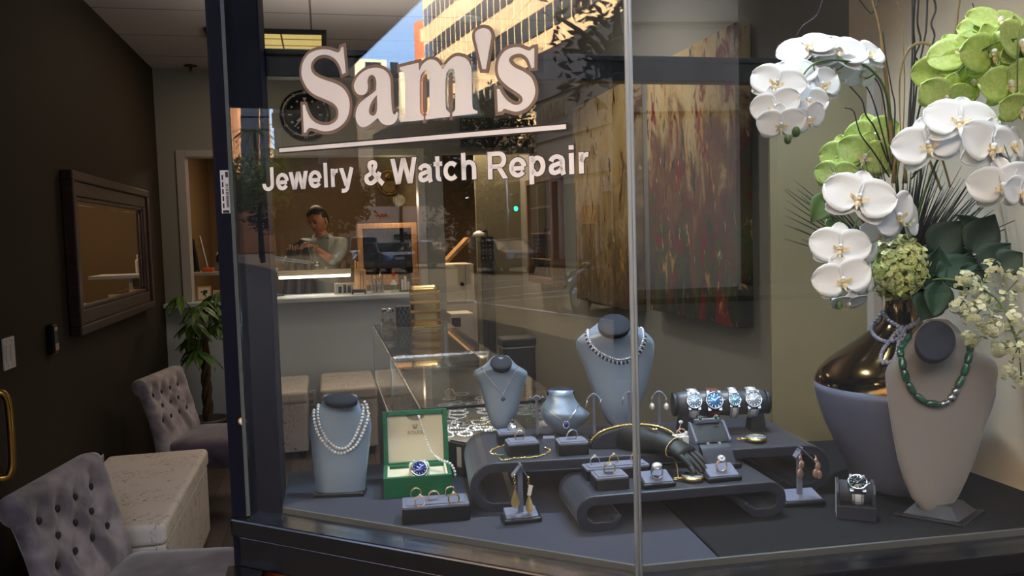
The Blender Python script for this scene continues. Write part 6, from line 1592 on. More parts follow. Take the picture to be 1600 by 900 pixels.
hoop('left silver hoop on the tee stand left of the glass joint', tip(-1)+VEC((0,0,-.001)), rz, .008); hoop('right silver hoop on the tee stand left of the glass joint', tip(1)+VEC((0,0,.002)), rz, .008)
t, tip, rz, P_, h = earring_tee('grey tee stand partly hidden by the glass joint holding slim hoops', 984, 611, 684, ZR, .014)
hoop('left slim hoop on the tee stand at the glass joint', tip(-1)+VEC((0,0,-.001)), rz, .0085); hoop('right slim hoop on the tee stand at the glass joint', tip(1)+VEC((0,0,-.001)), rz, .0085)
t, tip, rz, P_, h = earring_tee('grey tee stand beside the watch roll holding pearl drop earrings', 1031, 610, 682, ZR, .016)
for sx, lab in ((-1, 'left pearl drop earring on the tee stand beside the watch roll'), (1, 'right pearl drop earring on the tee stand beside the watch roll')):
    q_ = tip(sx); t = thing('drop_earring', lab, 'earring', q_, rz); part('hook', MB().tube([(0,0,.004), (0,-.003,.002), (0,-.003,-.012)], .0006, 5), M['slvr'], t); part('pearl', MB().ball((0,-.003,-.017), (.0042, .0042, .006), 12, 8), M['pearl'], t); part('halo', MB().tube([(.0048*cos(a), -.003, -.017+.0068*sin(a)) for a in [2*pi*i/20 for i in range(20)]], .0009, 5, True), M['gem'], t)
def drop_stand(label, a, b, ytop, d=.045):
    t, f, rz, c = wedge_pad('earring_stand', label, a, b, ZP, d, .013, .022, 'earring stand')
    P = f(0, .5); s_ = mpp(P); x, y = px3(P); h = (y-ytop)*s_; L = Matrix.Rotation(-rz, 4, 'Z') @ (P-VEC((c.x, c.y, ZP)))
    part('post', MB().box(L.x-.005, L.x+.005, L.y-.003, L.y+.003, L.z-.002, L.z+h-.004), M['pad'], t, bevel=.0008)
    return t, rz, c, P, h, L
t, rz, c, P_, h, L = drop_stand('grey stand holding the gold filigree teardrop earrings in front of the rear riser', (788, 822), (848, 816), 724)
def arm_(t, L, h, sx, w_, dz, fwd=-.004):
    mb = MB(); x0 = L.x; z0 = L.z+h
    mb.loft([[VEC((x0+sx*w_*u, L.y+fwd+y, z0-dz*u-.0025*k)) for y, k in ((.009, 0), (-.009, 0), (-.009, 1), (.009, 1))] for u in (-.12, .3, .65, 1)], True, False); part('arm', mb, M['pad'], t, bevel=.0005)
arm_(t, L, h, -1, .017, .020); arm_(t, L, h, 1, .016, .026)
RM = Matrix.Translation((c.x, c.y, ZP)) @ Matrix.Rotation(rz, 4, 'Z')
M['filigree'] = mat('gold_filigree', (230, 198, 132), .38, metal=1, bump=1.0, bscale=900)
for sx, dx, dz, lab in ((-1, -.0135, -.020, 'left gold filigree teardrop earring on the grey stand'), (1, .0135, -.027, 'right gold filigree teardrop earring with a paper tag on the grey stand')):
    q_ = RM @ VEC((L.x+dx, L.y-.0155, L.z+h+dz+.004)); t = thing('teardrop_earring', lab, 'earring', q_, rz)
    part('ball_post', MB().ball((0, 0, 0), .0028, 10, 7), M['gold'], t)
    mb = MB(); n_ = 4 if sx < 0 else 5
    for i in range(n_): mb.tube([(.0022*cos(a)*(1 if i % 2 else .25), .0022*cos(a)*(.25 if i % 2 else 1), -.006-.0056*i+.0036*sin(a)) for a in [2*pi*j/14 for j in range(14)]], .0007, 5, True)
    part('chain_links', mb, M['gold'], t); zb = -.006-.0056*(n_-1)-.003
    part('teardrop', MB().lathe([(.0004, zb), (.0022, zb-.006), (.0048, zb-.014), (.0074, zb-.023), (.0079, zb-.029), (.0062, zb-.034), (.0030, zb-.037), (.0004, zb-.038)], 20), M['filigree'], t)
    if sx > 0: mb = MB(); mb.M = Matrix.Translation((.004, -.004, -.014)) @ Matrix.Rotation(.25, 4, 'Y'); mb.box(-.0038, .0038, -.0003, .0003, -.02, .0); part('paper_tag', mb, M['plastic'], t)
t, rz, c, P_, h, L = drop_stand('grey stand holding rose gold leaf earrings at the right end of the rear riser', (1226, 794), (1292, 789), 697, .052)
arm_(t, L, h, -1, .012, .018); arm_(t, L, h, 1, .027, .026)
RM = Matrix.Translation((c.x, c.y, ZP)) @ Matrix.Rotation(rz, 4, 'Z')
for sx, dx, dz, lv, lab in ((-1, -.006, -.018, [(0, -.006, .0036), (.002, -.020, .0062), (.0, -.037, .0066)], 'left rose gold leaf drop earring on the right stand'), (1, .0265, -.026, [(0, -.005, .0036), (.004, -.017, .006), (-.001, -.031, .006), (.007, -.034, .0058)], 'right rose gold leaf drop earring on the right stand')):
    q_ = RM @ VEC((L.x+dx, L.y-.0155, L.z+h+dz+.006)); t = thing('leaf_earring', lab, 'earring', q_, rz); part('hook', MB().tube([(0,.004,.003), (0,0,.004), (0,-.002,-.002), (lv[-1][0], 0, lv[-1][1]+.008)], .0006, 5), M['rose'], t)
    for x, z, r in lv: mb = MB(); mb.M = Matrix.Translation((x, -.001, z)) @ Matrix.Rotation(random.uniform(-.25, .25), 4, 'Y'); mb.ball((0,0,0), (r, .0012, r*1.45), 12, 8); mb.ball((0,0,r*1.5), .001, 6, 4); part('leaf', mb, M['rose'], t)
# ---------------------------------------------------------------- single watch on its stand
c, rz, w = along((1309, 810), (1367, 815), ZP); rz = facing(c, 0)+radians(4); w = .068
t = thing('watch_stand', 'dark leather cuff stand with one steel watch in front of the vase', 'watch stand', (c.x, c.y, ZP), rz)
part('base', MB().box(-w/2, w/2, -.002, .045, 0, .025), M['riser'], t, bevel=.001)
for sx in (-1, 1):
    mb = MB(); x0, x1 = sorted((sx*w/2, sx*(w/2-.005))); pr = [(0, .025), (0, .05), (.01, .066), (.03, .070), (.045, .066), (.045, .025)]
    mb.add([VEC((x, y, z)) for x in (x0, x1) for y, z in pr], [tuple(range(6)), tuple(range(11, 5, -1))]+[(i, (i+1) % 6, 6+(i+1) % 6, 6+i) for i in range(6)], False); part('side_panel', mb, M['riser'], t, bevel=.001)
part('cushion', MB().tube([(-w/2+.006, .020, .048), (w/2-.006, .020, .048)], .0205, 28), M['roll'], t)
RM = Matrix.Translation((c.x, c.y, ZP)) @ Matrix.Rotation(rz, 4, 'Z'); nrm = VEC((0, -cos(radians(55)), sin(radians(55))))
watch('steel watch with a dark dial on the single cuff stand', RM @ (VEC((.003, .020, .048))+nrm*.0245), rz, 55, .0185, M['dialdark'], .0235, 'steel', -105, 70, .0105, 'slvr')
# ---------------------------------------------------------------- small standing case behind the green box
P_ = onz(713, 742, ZP); t = thing('booklet_case', 'narrow dark green upright case standing between the green box and the riser', 'case', P_, radians(38))
part('cover', MB().box(-.004, .004, -.03, .03, 0, .075), mat('dark_green_leather', (34, 44, 40), .4), t, bevel=.001); part('pages', MB().box(.0042, .014, -.028, .028, .002, .073), M['riser'], t); part('back_cover', MB().box(.0142, .018, -.03, .03, 0, .075), M['lthr'], t, bevel=.001)
part('edge_label', MB().box(-.0046, -.0041, -.022, -.008, .022, .068), M['trimw'], t)
P_ = onz(856, 692, ZR); t = thing('trinket_tray', 'flat stack of dark suede cards beside the gold ring block', 'tray', P_, -PSI)
for i in range(3): part('card', MB().rbox(-.012+.001*i, .015, -.008, .016, .004*i, .0035+.004*i, .002), M['pad'], t)
# ================================================================== flowers in the vase
def petal(mb, c, d, nrm, L, W, cup=.18, ruffle=.05, blunt=.55, ph=0, nu=7, nv=8):
    # one petal from c outwards along d, surface normal nrm
    d = VEC(d).normalized(); nrm = VEC(nrm).normalized(); sdv = d.cross(nrm)
    def fn(u, v):
        u = .5-.5*cos(pi*u); s = (v-.5)*2; q = abs(2*max(.004, u)**(.78 if W/L < .9 else .72)-1); w = W*.5*max(0, 1-q**2.3)**.55 + .03*W*(1-u)
        return VEC(c) + d*(L*u) + sdv*(w*s) + nrm*(-cup*L*u*u*.9 + cup*W*(s*s)*.35 + ruffle*L*sin(5*s+ph)*u*u*.35 + cup*L*u*.35)
    mb.grid(fn, nu, nv)
def orchid_mesh(name, seed):
    r = random.Random(seed); mb = MB(); Z = VEC((0,0,1))
    ang = lambda a: VEC((cos(radians(a)), sin(radians(a)), 0))
    for a, L, W, z in ((90, .48, .36, -.02), (212, .47, .34, -.02), (328, .47, .34, -.02)):
        petal(mb, VEC((0,0,z)), ang(a+r.uniform(-5, 5)), Z, L, W, .22, .06, .7, r.random()*6)
    for a in (14, 166): petal(mb, VEC((0,0,.012)), ang(a+r.uniform(-5, 5)), Z, .54, .60, .2, .10, .55, r.random()*6)
    return mb.mesh(name)
def lip_mesh():
    mb = MB(); mb.ball((0, -.02, .06), (.045, .05, .07), 10, 7); mb.ball((0, -.10, .09), (.05, .06, .03), 10, 6)
    for s in (-1, 1): mb.grid(lambda u, v: VEC((s*(.03+.11*u), -.04+.07*(v-.5)*(1.2-u*.3)+.03*u, .06+.08*sin(u*1.8))), 5, 4)
    mb.tube([(0,-.14,.1), (.0,-.19,.12), (.015,-.22,.17)], [.02, .012, .004], 7)
    return mb.mesh('lip')
def column_mesh(): mb = MB(); mb.ball((0, .03, .08), (.04, .045, .06), 10, 7); return mb.mesh('column')
FM = {}
for cname in ('petal', 'petalg'):
    FM[cname] = [orchid_mesh('flower', i) for i in range(3)]
    for m_ in FM[cname]: m_.materials.append(M[cname])
LIP = lip_mesh(); LIP.materials.append(M['lip']); CLM = column_mesh(); CLM.materials.append(M['petal'])
def rotz_to(nrm, roll):
    n_ = VEC(nrm).normalized(); q = VEC((0,0,1)).rotation_difference(n_)
    u = q @ VEC((0,1,0)); w = (VEC((0,0,1)) - n_*n_.z)
    a = 0
    if w.length > .05:
        w.normalize(); a = atan2(u.cross(w).dot(n_), u.dot(w))
    return (Matrix.Rotation(a+radians(roll), 4, n_) @ q.to_matrix().to_4x4())
def flower(t, col, px, py, D, size, yaw=0, pitch=0, roll=0, k=None):
    # yaw turns the face to image right (+), pitch up (+), in degrees from facing the viewer
    P = atD(px, py, D); s = .90*size*D/FP
    n_ = (-CF*1.0 + CR*math.tan(radians(yaw)) + CU*math.tan(radians(pitch)))
    k = k if k is not None else (int(px+py) % 3)
    o = bpy.data.objects.new('flower', FM[col][k]); COL.objects.link(o); o.parent = t
    R_ = rotz_to(n_, roll); o.matrix_local = Matrix.Translation(P-t.location) @ R_ @ Matrix.Scale(s, 4)
    m_ = o.modifiers.new('solid', 'SOLIDIFY'); m_.thickness = .012; m_.offset = 0
    for me, nm in ((LIP, 'lip'), (CLM, 'column')):
        c = bpy.data.objects.new(nm, me); COL.objects.link(c); c.parent = o
    return o
VC = atD(1409, 440, 1.72)
def spray(name, label, stem_pts, flowers, col, buds=(), r=.0028):
    t = thing(name, label, 'flower stem', VC.copy(), 0, None)
    pts = smooth3([atD(*p) for p in stem_pts], 6); part('stem', MB().tube(pts, [r*(1-.5*i/len(pts)) for i in range(len(pts))], 8), M['stem'], t, world=True)
    for f in flowers:
        o = flower(t, col, *f)
        P = atD(f[0], f[1], f[2]); near = min(pts, key=lambda q: (q-P).length)
        b = P + CF*.012
        part('pedicel', MB().tube(smooth3([near, (near+b)/2+VEC((0,0,-.006)), b], 4), .0013, 6), M['stem'], t, world=True)
    for b in buds:
        P = atD(b[0], b[1], b[2]); part('bud', MB().ball(P, (b[3]*.8, b[3]*.8, b[3]*1.05), 12, 8), M['stem'], t, world=True)
        near = min(pts, key=lambda q: (q-P).length); part('pedicel', MB().tube([near, P], .0012, 6), M['stem'], t, world=True)
    return t
spray('orchid_stem', 'white orchid spray cascading low at the left of the vase, over the bronze neck', [(1409,460,1.71),(1408,400,1.66),(1385,345,1.58),(1350,330,1.545),(1330,370,1.54),(1318,420,1.53),(1312,455,1.52)],
  [(1341,312,1.50,118,-12,12,-18), (1388,318,1.56,88,55,20,20), (1400,338,1.52,98,28,-5,30), (1415,340,1.57,92,40,5,-30), (1376,362,1.54,80,15,-35,5), (1312,388,1.50,98,-10,5,-8), (1345,395,1.545,86,30,-5,15), (1316,438,1.49,96,-6,0,10), (1350,440,1.55,80,45,-5,0), (1325,472,1.51,62,10,-55,0)], 'petal', [(1303,464,1.51,.010), (1311,477,1.505,.008)])
spray('orchid_stem', 'white orchid spray arching high to the upper left with buds at its tip', [(1409,455,1.73),(1403,300,1.72),(1388,160,1.68),(1362,110,1.64),(1325,96,1.60),(1285,95,1.57),(1260,110,1.55),(1245,145,1.53),(1243,185,1.52),(1232,212,1.515)],
  [(1262,78,1.60,100,-15,40,20), (1308,84,1.62,104,0,30,-10), (1352,88,1.66,88,20,30,10), (1300,108,1.63,84,5,-45,0), (1345,118,1.68,70,30,-30,0), (1214,132,1.53,92,-20,10,-20), (1240,118,1.56,84,-5,25,10), (1282,135,1.57,88,20,10,15), (1212,168,1.52,82,-25,-5,10), (1262,158,1.54,76,10,0,-15), (1220,195,1.51,78,-10,-20,0), (1262,186,1.53,70,20,-15,20)], 'petal', [(1244,206,1.505,.0095), (1231,218,1.505,.0085)])
spray('orchid_stem', 'large white orchid spray reaching to the right edge below the lime orchids', [(1409,455,1.70),(1430,350,1.66),(1470,240,1.58),(1520,195,1.53),(1560,215,1.50),(1585,270,1.48)],
  [(1450,228,1.56,110,-20,0,15), (1498,192,1.53,112,-15,15,-10), (1530,200,1.55,96,20,10,20), (1545,232,1.49,120,15,0,-15), (1578,228,1.51,96,35,10,0), (1565,290,1.49,104,-15,-15,10), (1592,300,1.48,84,30,-10,0)], 'petal', ())
spray('orchid_stem', 'lime green orchid spray filling the upper right corner', [(1409,455,1.71),(1432,330,1.68),(1450,200,1.63),(1500,110,1.58),(1550,70,1.53),(1590,60,1.50)],
  [(1474,112,1.62,96,-25,-20,10), (1476,152,1.60,90,-10,-35,-20), (1502,84,1.60,104,-15,20,20), (1548,84,1.55,110,10,-10,10), (1560,38,1.57,104,5,35,-15), (1590,70,1.52,110,30,0,0), (1575,130,1.53,100,10,-20,20), (1596,170,1.50,84,10,-30,0), (1540,46,1.60,84,-20,30,0), (1520,132,1.62,80,0,20,40)], 'petalg', ())
spray('orchid_stem', 'lime green orchid cluster half hidden behind the twigs left of centre', [(1409,455,1.74),(1395,350,1.75),(1370,270,1.76),(1355,230,1.765)],
  [(1365,215,1.76,96,0,5,10), (1350,245,1.75,92,-15,-10,-20), (1318,242,1.77,78,-35,0,10), (1305,275,1.76,72,-40,0,-10), (1378,255,1.76,80,20,-10,15)], 'petalg', ())
# hydrangea head
def floret_mesh(): 
    mb = MB()
    for k in range(4):
        a = pi/2*k; petal(mb, VEC((0,0,0)), VEC((cos(a), sin(a), .12)), VEC((0,0,1)), .55, .62, .25, .06, .6, k, 3, 4)
    return mb
FLV = floret_mesh()
def florets(n, fn, size, seed):
    r = random.Random(seed); mb = MB()
    for i in range(n):
        P, nrm = fn(r); R_ = rotz_to(nrm, r.uniform(0, 360)); s = size*r.uniform(.8, 1.2)
        mb.add([P + (R_ @ (v*s)) for v in FLV.v], FLV.f)
    return mb
hc = atD(1400, 418, 1.60); hr = 46*1.60/FP
def hfn(r):
    d = VEC((r.gauss(0,1), r.gauss(0,1), r.gauss(0,1))).normalized()
    if d.dot(CF) > .55: d = -d
    k = r.uniform(.86, 1.12); return hc + VEC((d.x*hr, d.y*hr*.8, d.z*hr*1.0))*k, d + VEC((r.gauss(0,.45), r.gauss(0,.45), r.gauss(0,.45)))
t = thing('hydrangea', 'pale green hydrangea head resting on the vase rim under the white orchids', 'flower', VC.copy())
part('flower_core', MB().ball(hc, (hr*.84, hr*.66, hr*.84), 20, 14), mat('hydrangea_green', (150, 166, 84), .7), t, world=True)
o = part('flower_head', florets(480, hfn, .0125, 5), M['hyd'], t, world=True, recalc=False, solid=.0006); o['kind'] = 'stuff'
part('stem', MB().tube([hc, atD(1408, 465, 1.70), atD(1409, 490, 1.715)], .003, 7), M['stem'], t, world=True)
t = thing('hydrangea', 'loose cream-green hydrangea clusters hanging at the right edge above the grey bust', 'flower', VC.copy())
cl = [(1512,448,22),(1545,425,20),(1500,478,16),(1525,492,24),(1562,470,22),(1590,438,24),(1548,510,22),(1585,500,24),(1515,530,14),(1560,545,14),(1590,545,22),(1575,580,14),(1596,595,16),(1530,465,20),(1505,435,14)]
mb_all = MB()
core = smooth3([atD(1409, 470, 1.70), atD(1450, 440, 1.60), atD(1500, 440, 1.52), atD(1560, 470, 1.49), atD(1592, 540, 1.47)], 6)
part('stem', MB().tube(core, .0022, 7), M['stem'], t, world=True)
for i, (px, py, rp_) in enumerate(cl):
    D = 1.50 + .03*sin(i*1.7); c = atD(px, py, D); rr = rp_*D/FP
    def cfn(r, c=c, rr=rr):
        d = VEC((r.gauss(0,1), r.gauss(0,1), r.gauss(0,1))).normalized(); d = d - CF*.6; d.normalize(); return c + d*rr*r.uniform(.7, 1.05), d
    o = part('floret_cluster', florets(int(10+rp_*1.3), cfn, .0095, 40+i), M['hydp'], t, world=True, recalc=False, solid=.0006)
    near = min(core, key=lambda q: (q-c).length); part('stalk', MB().tube(smooth3([near, (near+c)/2, c], 3), .0012, 5), M['stem'], t, world=True)
# broad leaves
t = thing('foliage_spray', 'dark green broad-leaved foliage at the right of the vase neck', 'foliage', VC.copy())
lv = [(1455,395,1.60,1505,345,60,'leaf2'), (1515,395,1.57,1555,335,58,'leaf2'), (1445,440,1.60,1392,385,55,'leaf2'), (1440,425,1.61,1500,385,62,'leaf'), (1450,410,1.62,1475,465,50,'leaf'), (1455,455,1.59,1470,385,50,'leaf'), (1460,430,1.58,1535,405,48,'leaf'), (1470,440,1.57,1460,495,46,'leaf'), (1480,420,1.58,1515,455,44,'leaf'), (1455,460,1.59,1440,500,52,'leaf'), (1530,420,1.56,1580,380,50,'leaf2'), (1480,400,1.60,1530,425,50,'leaf'), (1500,420,1.57,1545,440,46,'leaf'), (1560,420,1.54,1598,395,46,'leaf2'), (1440,400,1.63,1430,455,46,'leaf'), (1540,380,1.60,1500,335,44,'leaf'), (1440,460,1.60,1408,428,34,'leaf')]
for x0, y0_, D, x1, y1_, w, m_ in lv:
    a, b = atD(x0, y0_, D), atD(x1, y1_, D-.02); L = (b-a).length
    part('leaf', MB().grid(leaf_fn(a, b-a, -CF+CU*.4, L, w*D/FP, .12, .10), 9, 6), M[m_], t, world=True, recalc=False, solid=.0012)
    part('stalk', MB().tube(smooth3([atD(1412, 470, 1.70), (atD(1412, 450, 1.66)+a)/2, a], 4), .0015, 6), M['stem'], t, world=True)
t = thing('foliage_spray', 'pair of mid-green leaves behind the cascading white orchids at the left', 'foliage', VC.copy())
for x0, y0_, D, x1, y1_, w, m_ in [(1300,305,1.62,1268,345,42,'leafb'), (1298,325,1.62,1315,285,40,'leafb'), (1305,345,1.62,1292,362,24,'leafb')]:
    a, b = atD(x0, y0_, D), atD(x1, y1_, D-.02); L = (b-a).length
    part('leaf', MB().grid(leaf_fn(a, b-a, -CF+CU*.4, L, w*D/FP, .12, .10), 9, 6), M[m_], t, world=True, recalc=False, solid=.0012)
    part('stalk', MB().tube(smooth3([atD(1405, 460, 1.71), atD(1350, 400, 1.66), a], 4), .0015, 6), M['stem'], t, world=True)
# curly twigs, reeds and spiky grass
Zf = lambda x, y: (1180+x/3, y/3)
tw = [[(735,-60),(737,150),(735,300),(722,600),(700,800)], [(770,-60),(760,100),(775,190),(750,260),(762,290),(745,350),(740,480),(715,700)], [(808,-60),(802,120),(790,200),(765,330),(745,520),(720,760)], [(828,-40),(846,40),(825,110),(840,170),(815,260),(790,420),(740,640)], [(752,-60),(742,120),(748,260),(728,430),(712,700)],
      [(598,145),(610,250),(640,420),(655,520),(640,800)], [(360,195),(420,225),(450,265),(510,300),(540,340),(590,420),(620,600),(650,820)], [(190,172),(225,120),(290,70),(322,-10),(400,-110),(560,-150),(700,-120),(735,-60)], [(420,505),(460,520),(480,590),(500,640),(560,720),(630,830)], [(60,355),(120,345),(200,350),(240,320),(300,342),(400,355),(440,400),(500,470),(520,540),(560,600),(625,760)], [(195,520),(215,450),(280,390),(300,335)], [(470,-40),(490,0),(530,50),(552,58),(590,-20),(660,-80),(735,-60)], [(1018,15),(1035,60),(1056,98),(1010,300),(900,600),(740,820)], [(1036,350),(1010,400),(985,450),(900,640),(730,840)], [(750,260),(770,320),(800,350),(800,400),(845,500)], [(420,295),(480,360),(540,440),(590,600),(640,800)]]
tlab = ['straightest dark twig rising through the middle of the bouquet', 'wavy dark twig just right of the central straight twig', 'dark twig leaning right out of the central bundle', 'curly twig at the right side of the central bundle', 'thin dark twig close against the central straight twig', 'dark upright twig left of the tan reed', 'crooked twig arching to a tip above the arched white orchids', 'curled twig tip at the top left above the arched orchids', 'short curled twig above the lime cluster at left', 'long crooked twig running left past the arched orchid spray', 'small drooping twig end among the arched white orchids', 'loose twig end crossing the top edge left of the tan reed', 'short twig tip above the lime orchids at upper right', 'short thin twig between the lime and white orchids at right', 'small forked twig hooking down over the lime orchid', 'crooked twig running beside the arched orchid stem']
for i, (pl, lab) in enumerate(zip(tw, tlab)):
    D = 1.70 + .035*sin(i*2.3); pts = [atD(*Zf(*q), D) for q in pl]
    if i in (10,): pts = pts + [atD(*Zf(330, 340), D)]
    s_ = smooth3(pts, 6); n_ = len(s_); solo('willow_twig', MB().tube(s_, [(.0021 if i < 5 else .0018)*(.55+.45*(j/n_ if i > 4 else .9)) for j in range(n_)], 7), M['twig'], lab, 'twig', group='curly twigs in the vase')
rd = [([(540,-20),(580,120),(600,250),(622,450),(642,700),(655,860)], .0042, 'broad tan reed blade rising left of the central twigs'), ([(655,-20),(690,100),(695,220),(700,420),(690,700)], .0012, 'hair-thin tan reed beside the central twigs'), ([(684,700),(676,420),(690,300),(722,230),(770,202),(820,212),(865,255),(900,310),(950,332)], .0030, 'tan reed arching over to the right into the lime orchid'), ([(962,-20),(940,150),(915,400),(895,600)], .0034, 'brown reed standing at the right of the lime orchid'), ([(690,860),(720,660),(770,602),(820,620),(860,700),(890,790),(915,880)], .0024, 'tan reed drooping to the right in front of the white orchid'), ([(660,860),(690,700),(745,664),(800,720),(840,810),(872,892)], .0030, 'tan reed bent down lowest over the dark grass'), ([(640,860),(655,760),(700,690),(705,860)], .0035, 'short tan sheath at the base of the reeds')]
for i, (pl, w, lab) in enumerate(rd):
    D = 1.67+.02*cos(i*2); s_ = smooth3([atD(*Zf(*q), D) for q in pl], 6); n_ = len(s_); mb = MB()
    mb.tube(s_, [w*(.35+.65*min(1, 2.2*min((j+1)/n_, 1-(j/n_)*.35))) for j in range(n_)], 6, flat=tuple(CF)); 
    solo('reed_blade', mb, M['reed'], lab, 'reed', group='tan reeds in the vase')
r = random.Random(21); mb = MB()
base = atD(1409, 452, 1.71)
for k in range(260):
    a = radians(r.uniform(-10, 190) if k % 2 else r.uniform(25, 115)); L = r.uniform(60, 200)*(1 if k % 3 else .7); x = 1409+L*cos(a)*1.0; y = 385-L*sin(a)*.75
    if k < 14: x = 1409 - r.uniform(90, 185); y = 285 + r.uniform(-20, 60)
    e = atD(x, y, 1.70+r.uniform(-.08, .06)); m_ = (base+e)/2 + VEC((0,0,.02*r.random())); mb.tube(smooth3([base+VEC((r.uniform(-.012,.012), r.uniform(-.012,.012), 0)), m_, e], 4), [.0018, .0018, .0018, .0017, .0016, .0014, .0012, .0009, .0004], 4)
o = solo('spiky_grass', mb, M['spike'], 'fan of thin dark spiky grass blades bursting from the vase neck', 'grass'); o['kind'] = 'stuff'
# ================================================================== the street mirrored in the window
def flat(name, rgb, r=.8, **k): return mat(name, rgb, r, **k)
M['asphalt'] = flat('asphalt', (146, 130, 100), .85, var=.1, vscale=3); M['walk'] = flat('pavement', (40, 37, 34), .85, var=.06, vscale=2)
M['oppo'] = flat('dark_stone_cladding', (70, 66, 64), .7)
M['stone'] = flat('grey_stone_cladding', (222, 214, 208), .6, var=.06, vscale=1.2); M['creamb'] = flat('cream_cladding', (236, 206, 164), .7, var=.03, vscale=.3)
M['whiteb'] = flat('white_stucco', (250, 236, 206), .8); M['brownb'] = flat('tan_brick', (196, 142, 102), .85, var=.08, vscale=.6); M['orangeb'] = flat('orange_brick', (222, 128, 84), .8)
M['bandglass'] = mat('strip_window_glass', (120, 130, 140), .06, metal=.8); M['darkglass'] = mat('dark_window_glass', (40, 46, 56), .08, spec=.6)
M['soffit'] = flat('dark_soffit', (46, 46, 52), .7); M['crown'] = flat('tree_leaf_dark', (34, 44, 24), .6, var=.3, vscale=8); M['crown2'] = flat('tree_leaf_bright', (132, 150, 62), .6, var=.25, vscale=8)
M['trunk'] = flat('street_bark', (60, 46, 38), .9, var=.2, vscale=12); M['paint'] = flat('road_paint', (222, 218, 210), .7)
struct('floor_street', MB().box(-260, 80, -260, -3.4, -.4, -.14), M['asphalt'])
struct('floor_street_veil_cut', MB().box(-9, 80, -15.2, -3.4, -.3, -.125), flat('veil_cut_asphalt', (40, 38, 36), .8, var=.1, vscale=5))  # dark road patch added to cut the haze mirrored in the panes
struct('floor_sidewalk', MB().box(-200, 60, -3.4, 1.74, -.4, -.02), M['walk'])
struct('floor_far_sidewalk', MB().box(-58, 60, -17.99, -15.2, -.2, -.0), M['walk'])
up_ = MB(); up_.box(-30, 120, 1.96, 16, 3.2, 33); up_.box(-9.5, 40, .08, 1.96, 3.2, 3.6)  # canopy, plus unseen upper mass sized to keep sun off the street
struct('ceiling_canopy', up_, M['soffit'])
nb = MB(); nb.box(-84, -31, 2.1, 16, -.1, 37); nb.box(-124, -93, 2.1, 16, -.1, 18.5); nb.box(-175, -125, 2.1, 16, -.1, 55)  # unseen blocks added to shade the lower parts of the mirrored buildings
struct('wall_shade_row', nb, M['oppo'])
struct('wall_front_left', MB().box(-31, -1.32, 1.74, 1.95, -.1, 3.2), M['navy'])
struct('wall_front_right', MB().box(1.46, 14, 1.20, 1.45, -.1, 3.2), M['stone'])
def building(name, label, boxes, m_, windows=(), wm='darkglass', extra=None):
    x0 = sum((b[0]+b[1])/2 for b in boxes)/len(boxes); y0_ = sum((b[2]+b[3])/2 for b in boxes)/len(boxes)
    t = thing(name, label, 'building', (x0, y0_, -.14)); mb = MB()
    for b in boxes: mb.box(*b)
    part('walls', mb, M[m_], t, world=True)
    for w in windows: part('window', MB().box(*w), M[wm], t, world=True)
    return t
# podium across the street, in shade
pz = 11.6; PX0 = Vy(841, 300, -18).x
wn = []
t = building('stone_building', 'grey stone-clad building in shade across the street, mirrored at the right of the lettering', [(PX0, 8, -24, -18, 0, pz)], 'stone')
def vyx(px, py): return Vy(px, py, -18)
for a_, b_, ya, yb, nm, m_ in [(842, 860, 285, 412, 'window', 'darkglass'), (864, 878, 284, 412, 'window', 'darkglass'), (884, 906, 288, 405, 'entrance_door', 'darkglass'), (912, 935, 350, 415, 'window', 'darkglass'), (942, 962, 300, 430, 'window', 'darkglass')]:
    A_ = vyx(a_, ya); B_ = vyx(b_, yb); z1 = A_.z; z0 = max(.1, B_.z)
    part(nm, MB().box(min(A_.x, B_.x), max(A_.x, B_.x), -18.02, -17.9, z0, z1), M[m_], t, world=True)
    part('frame', MB().box(min(A_.x, B_.x)-.08, min(A_.x, B_.x), -18.02, -17.85, z0, z1).box(max(A_.x, B_.x), max(A_.x, B_.x)+.08, -18.02, -17.85, z0, z1).box(min(A_.x, B_.x)-.08, max(A_.x, B_.x)+.08, -18.02, -17.85, z1, z1+.08), M['stone'], t, world=True)
for z in (4.4, 6.6, 8.9): part('cornice', MB().box(PX0-.05, 8, -18.02, -17.94, z, z+.06), M['walk'], t, world=True)
A_ = vyx(846, 180); B_ = vyx(886, 160); mb = text_mb('NATIONAL', abs(A_.x-B_.x), .95, (B_.x+.0, -17.93, 7.75), (-1,0,0), (0,0,1), (0,1,0), .12, .015)
part('wall_lettering', mb, mat('pale_metal_letters', (214, 196, 160), .4), t, world=True)
A_ = vyx(913, 322); B_ = vyx(938, 346)
sg_ = thing('wayfinding_sign', 'small orange direction sign with white arrows, mirrored near the glass joint', 'sign', ((A_.x+B_.x)/2, -17.85, min(A_.z, B_.z)))
sx0, sx1 = sorted((A_.x, B_.x)); sz0, sz1 = sorted((A_.z, B_.z))
part('panel', MB().box(sx0, sx1, -17.9, -17.82, sz0, sz1), mat('orange_sign', (214, 104, 62), .6), sg_, world=True)
cx = sx0+(sx1-sx0)*.45; cz = (sz0+sz1)/2+.08; h = (sz1-sz0)*.28
part('arrow', MB().box(cx-.03, cx+.03, -17.82, -17.80, cz-h, cz+h*.6).prism([(cx-h*.6, cz+h*.3), (cx, cz+h), (cx+h*.6, cz+h*.3), (cx, cz+h*.65)], -17.82, -17.80).box(sx1-.32, sx1-.06, -17.82, -17.80, cz-.03, cz+.03).box(sx1-.3, sx1-.27, -17.82, -17.8, cz-.12, cz+.12), M['plastic'], sg_, world=True)
part('post', MB().box(sx1-.05, sx1, -17.96, -17.9, 0, sz1), M['blackm'], sg_, world=True)
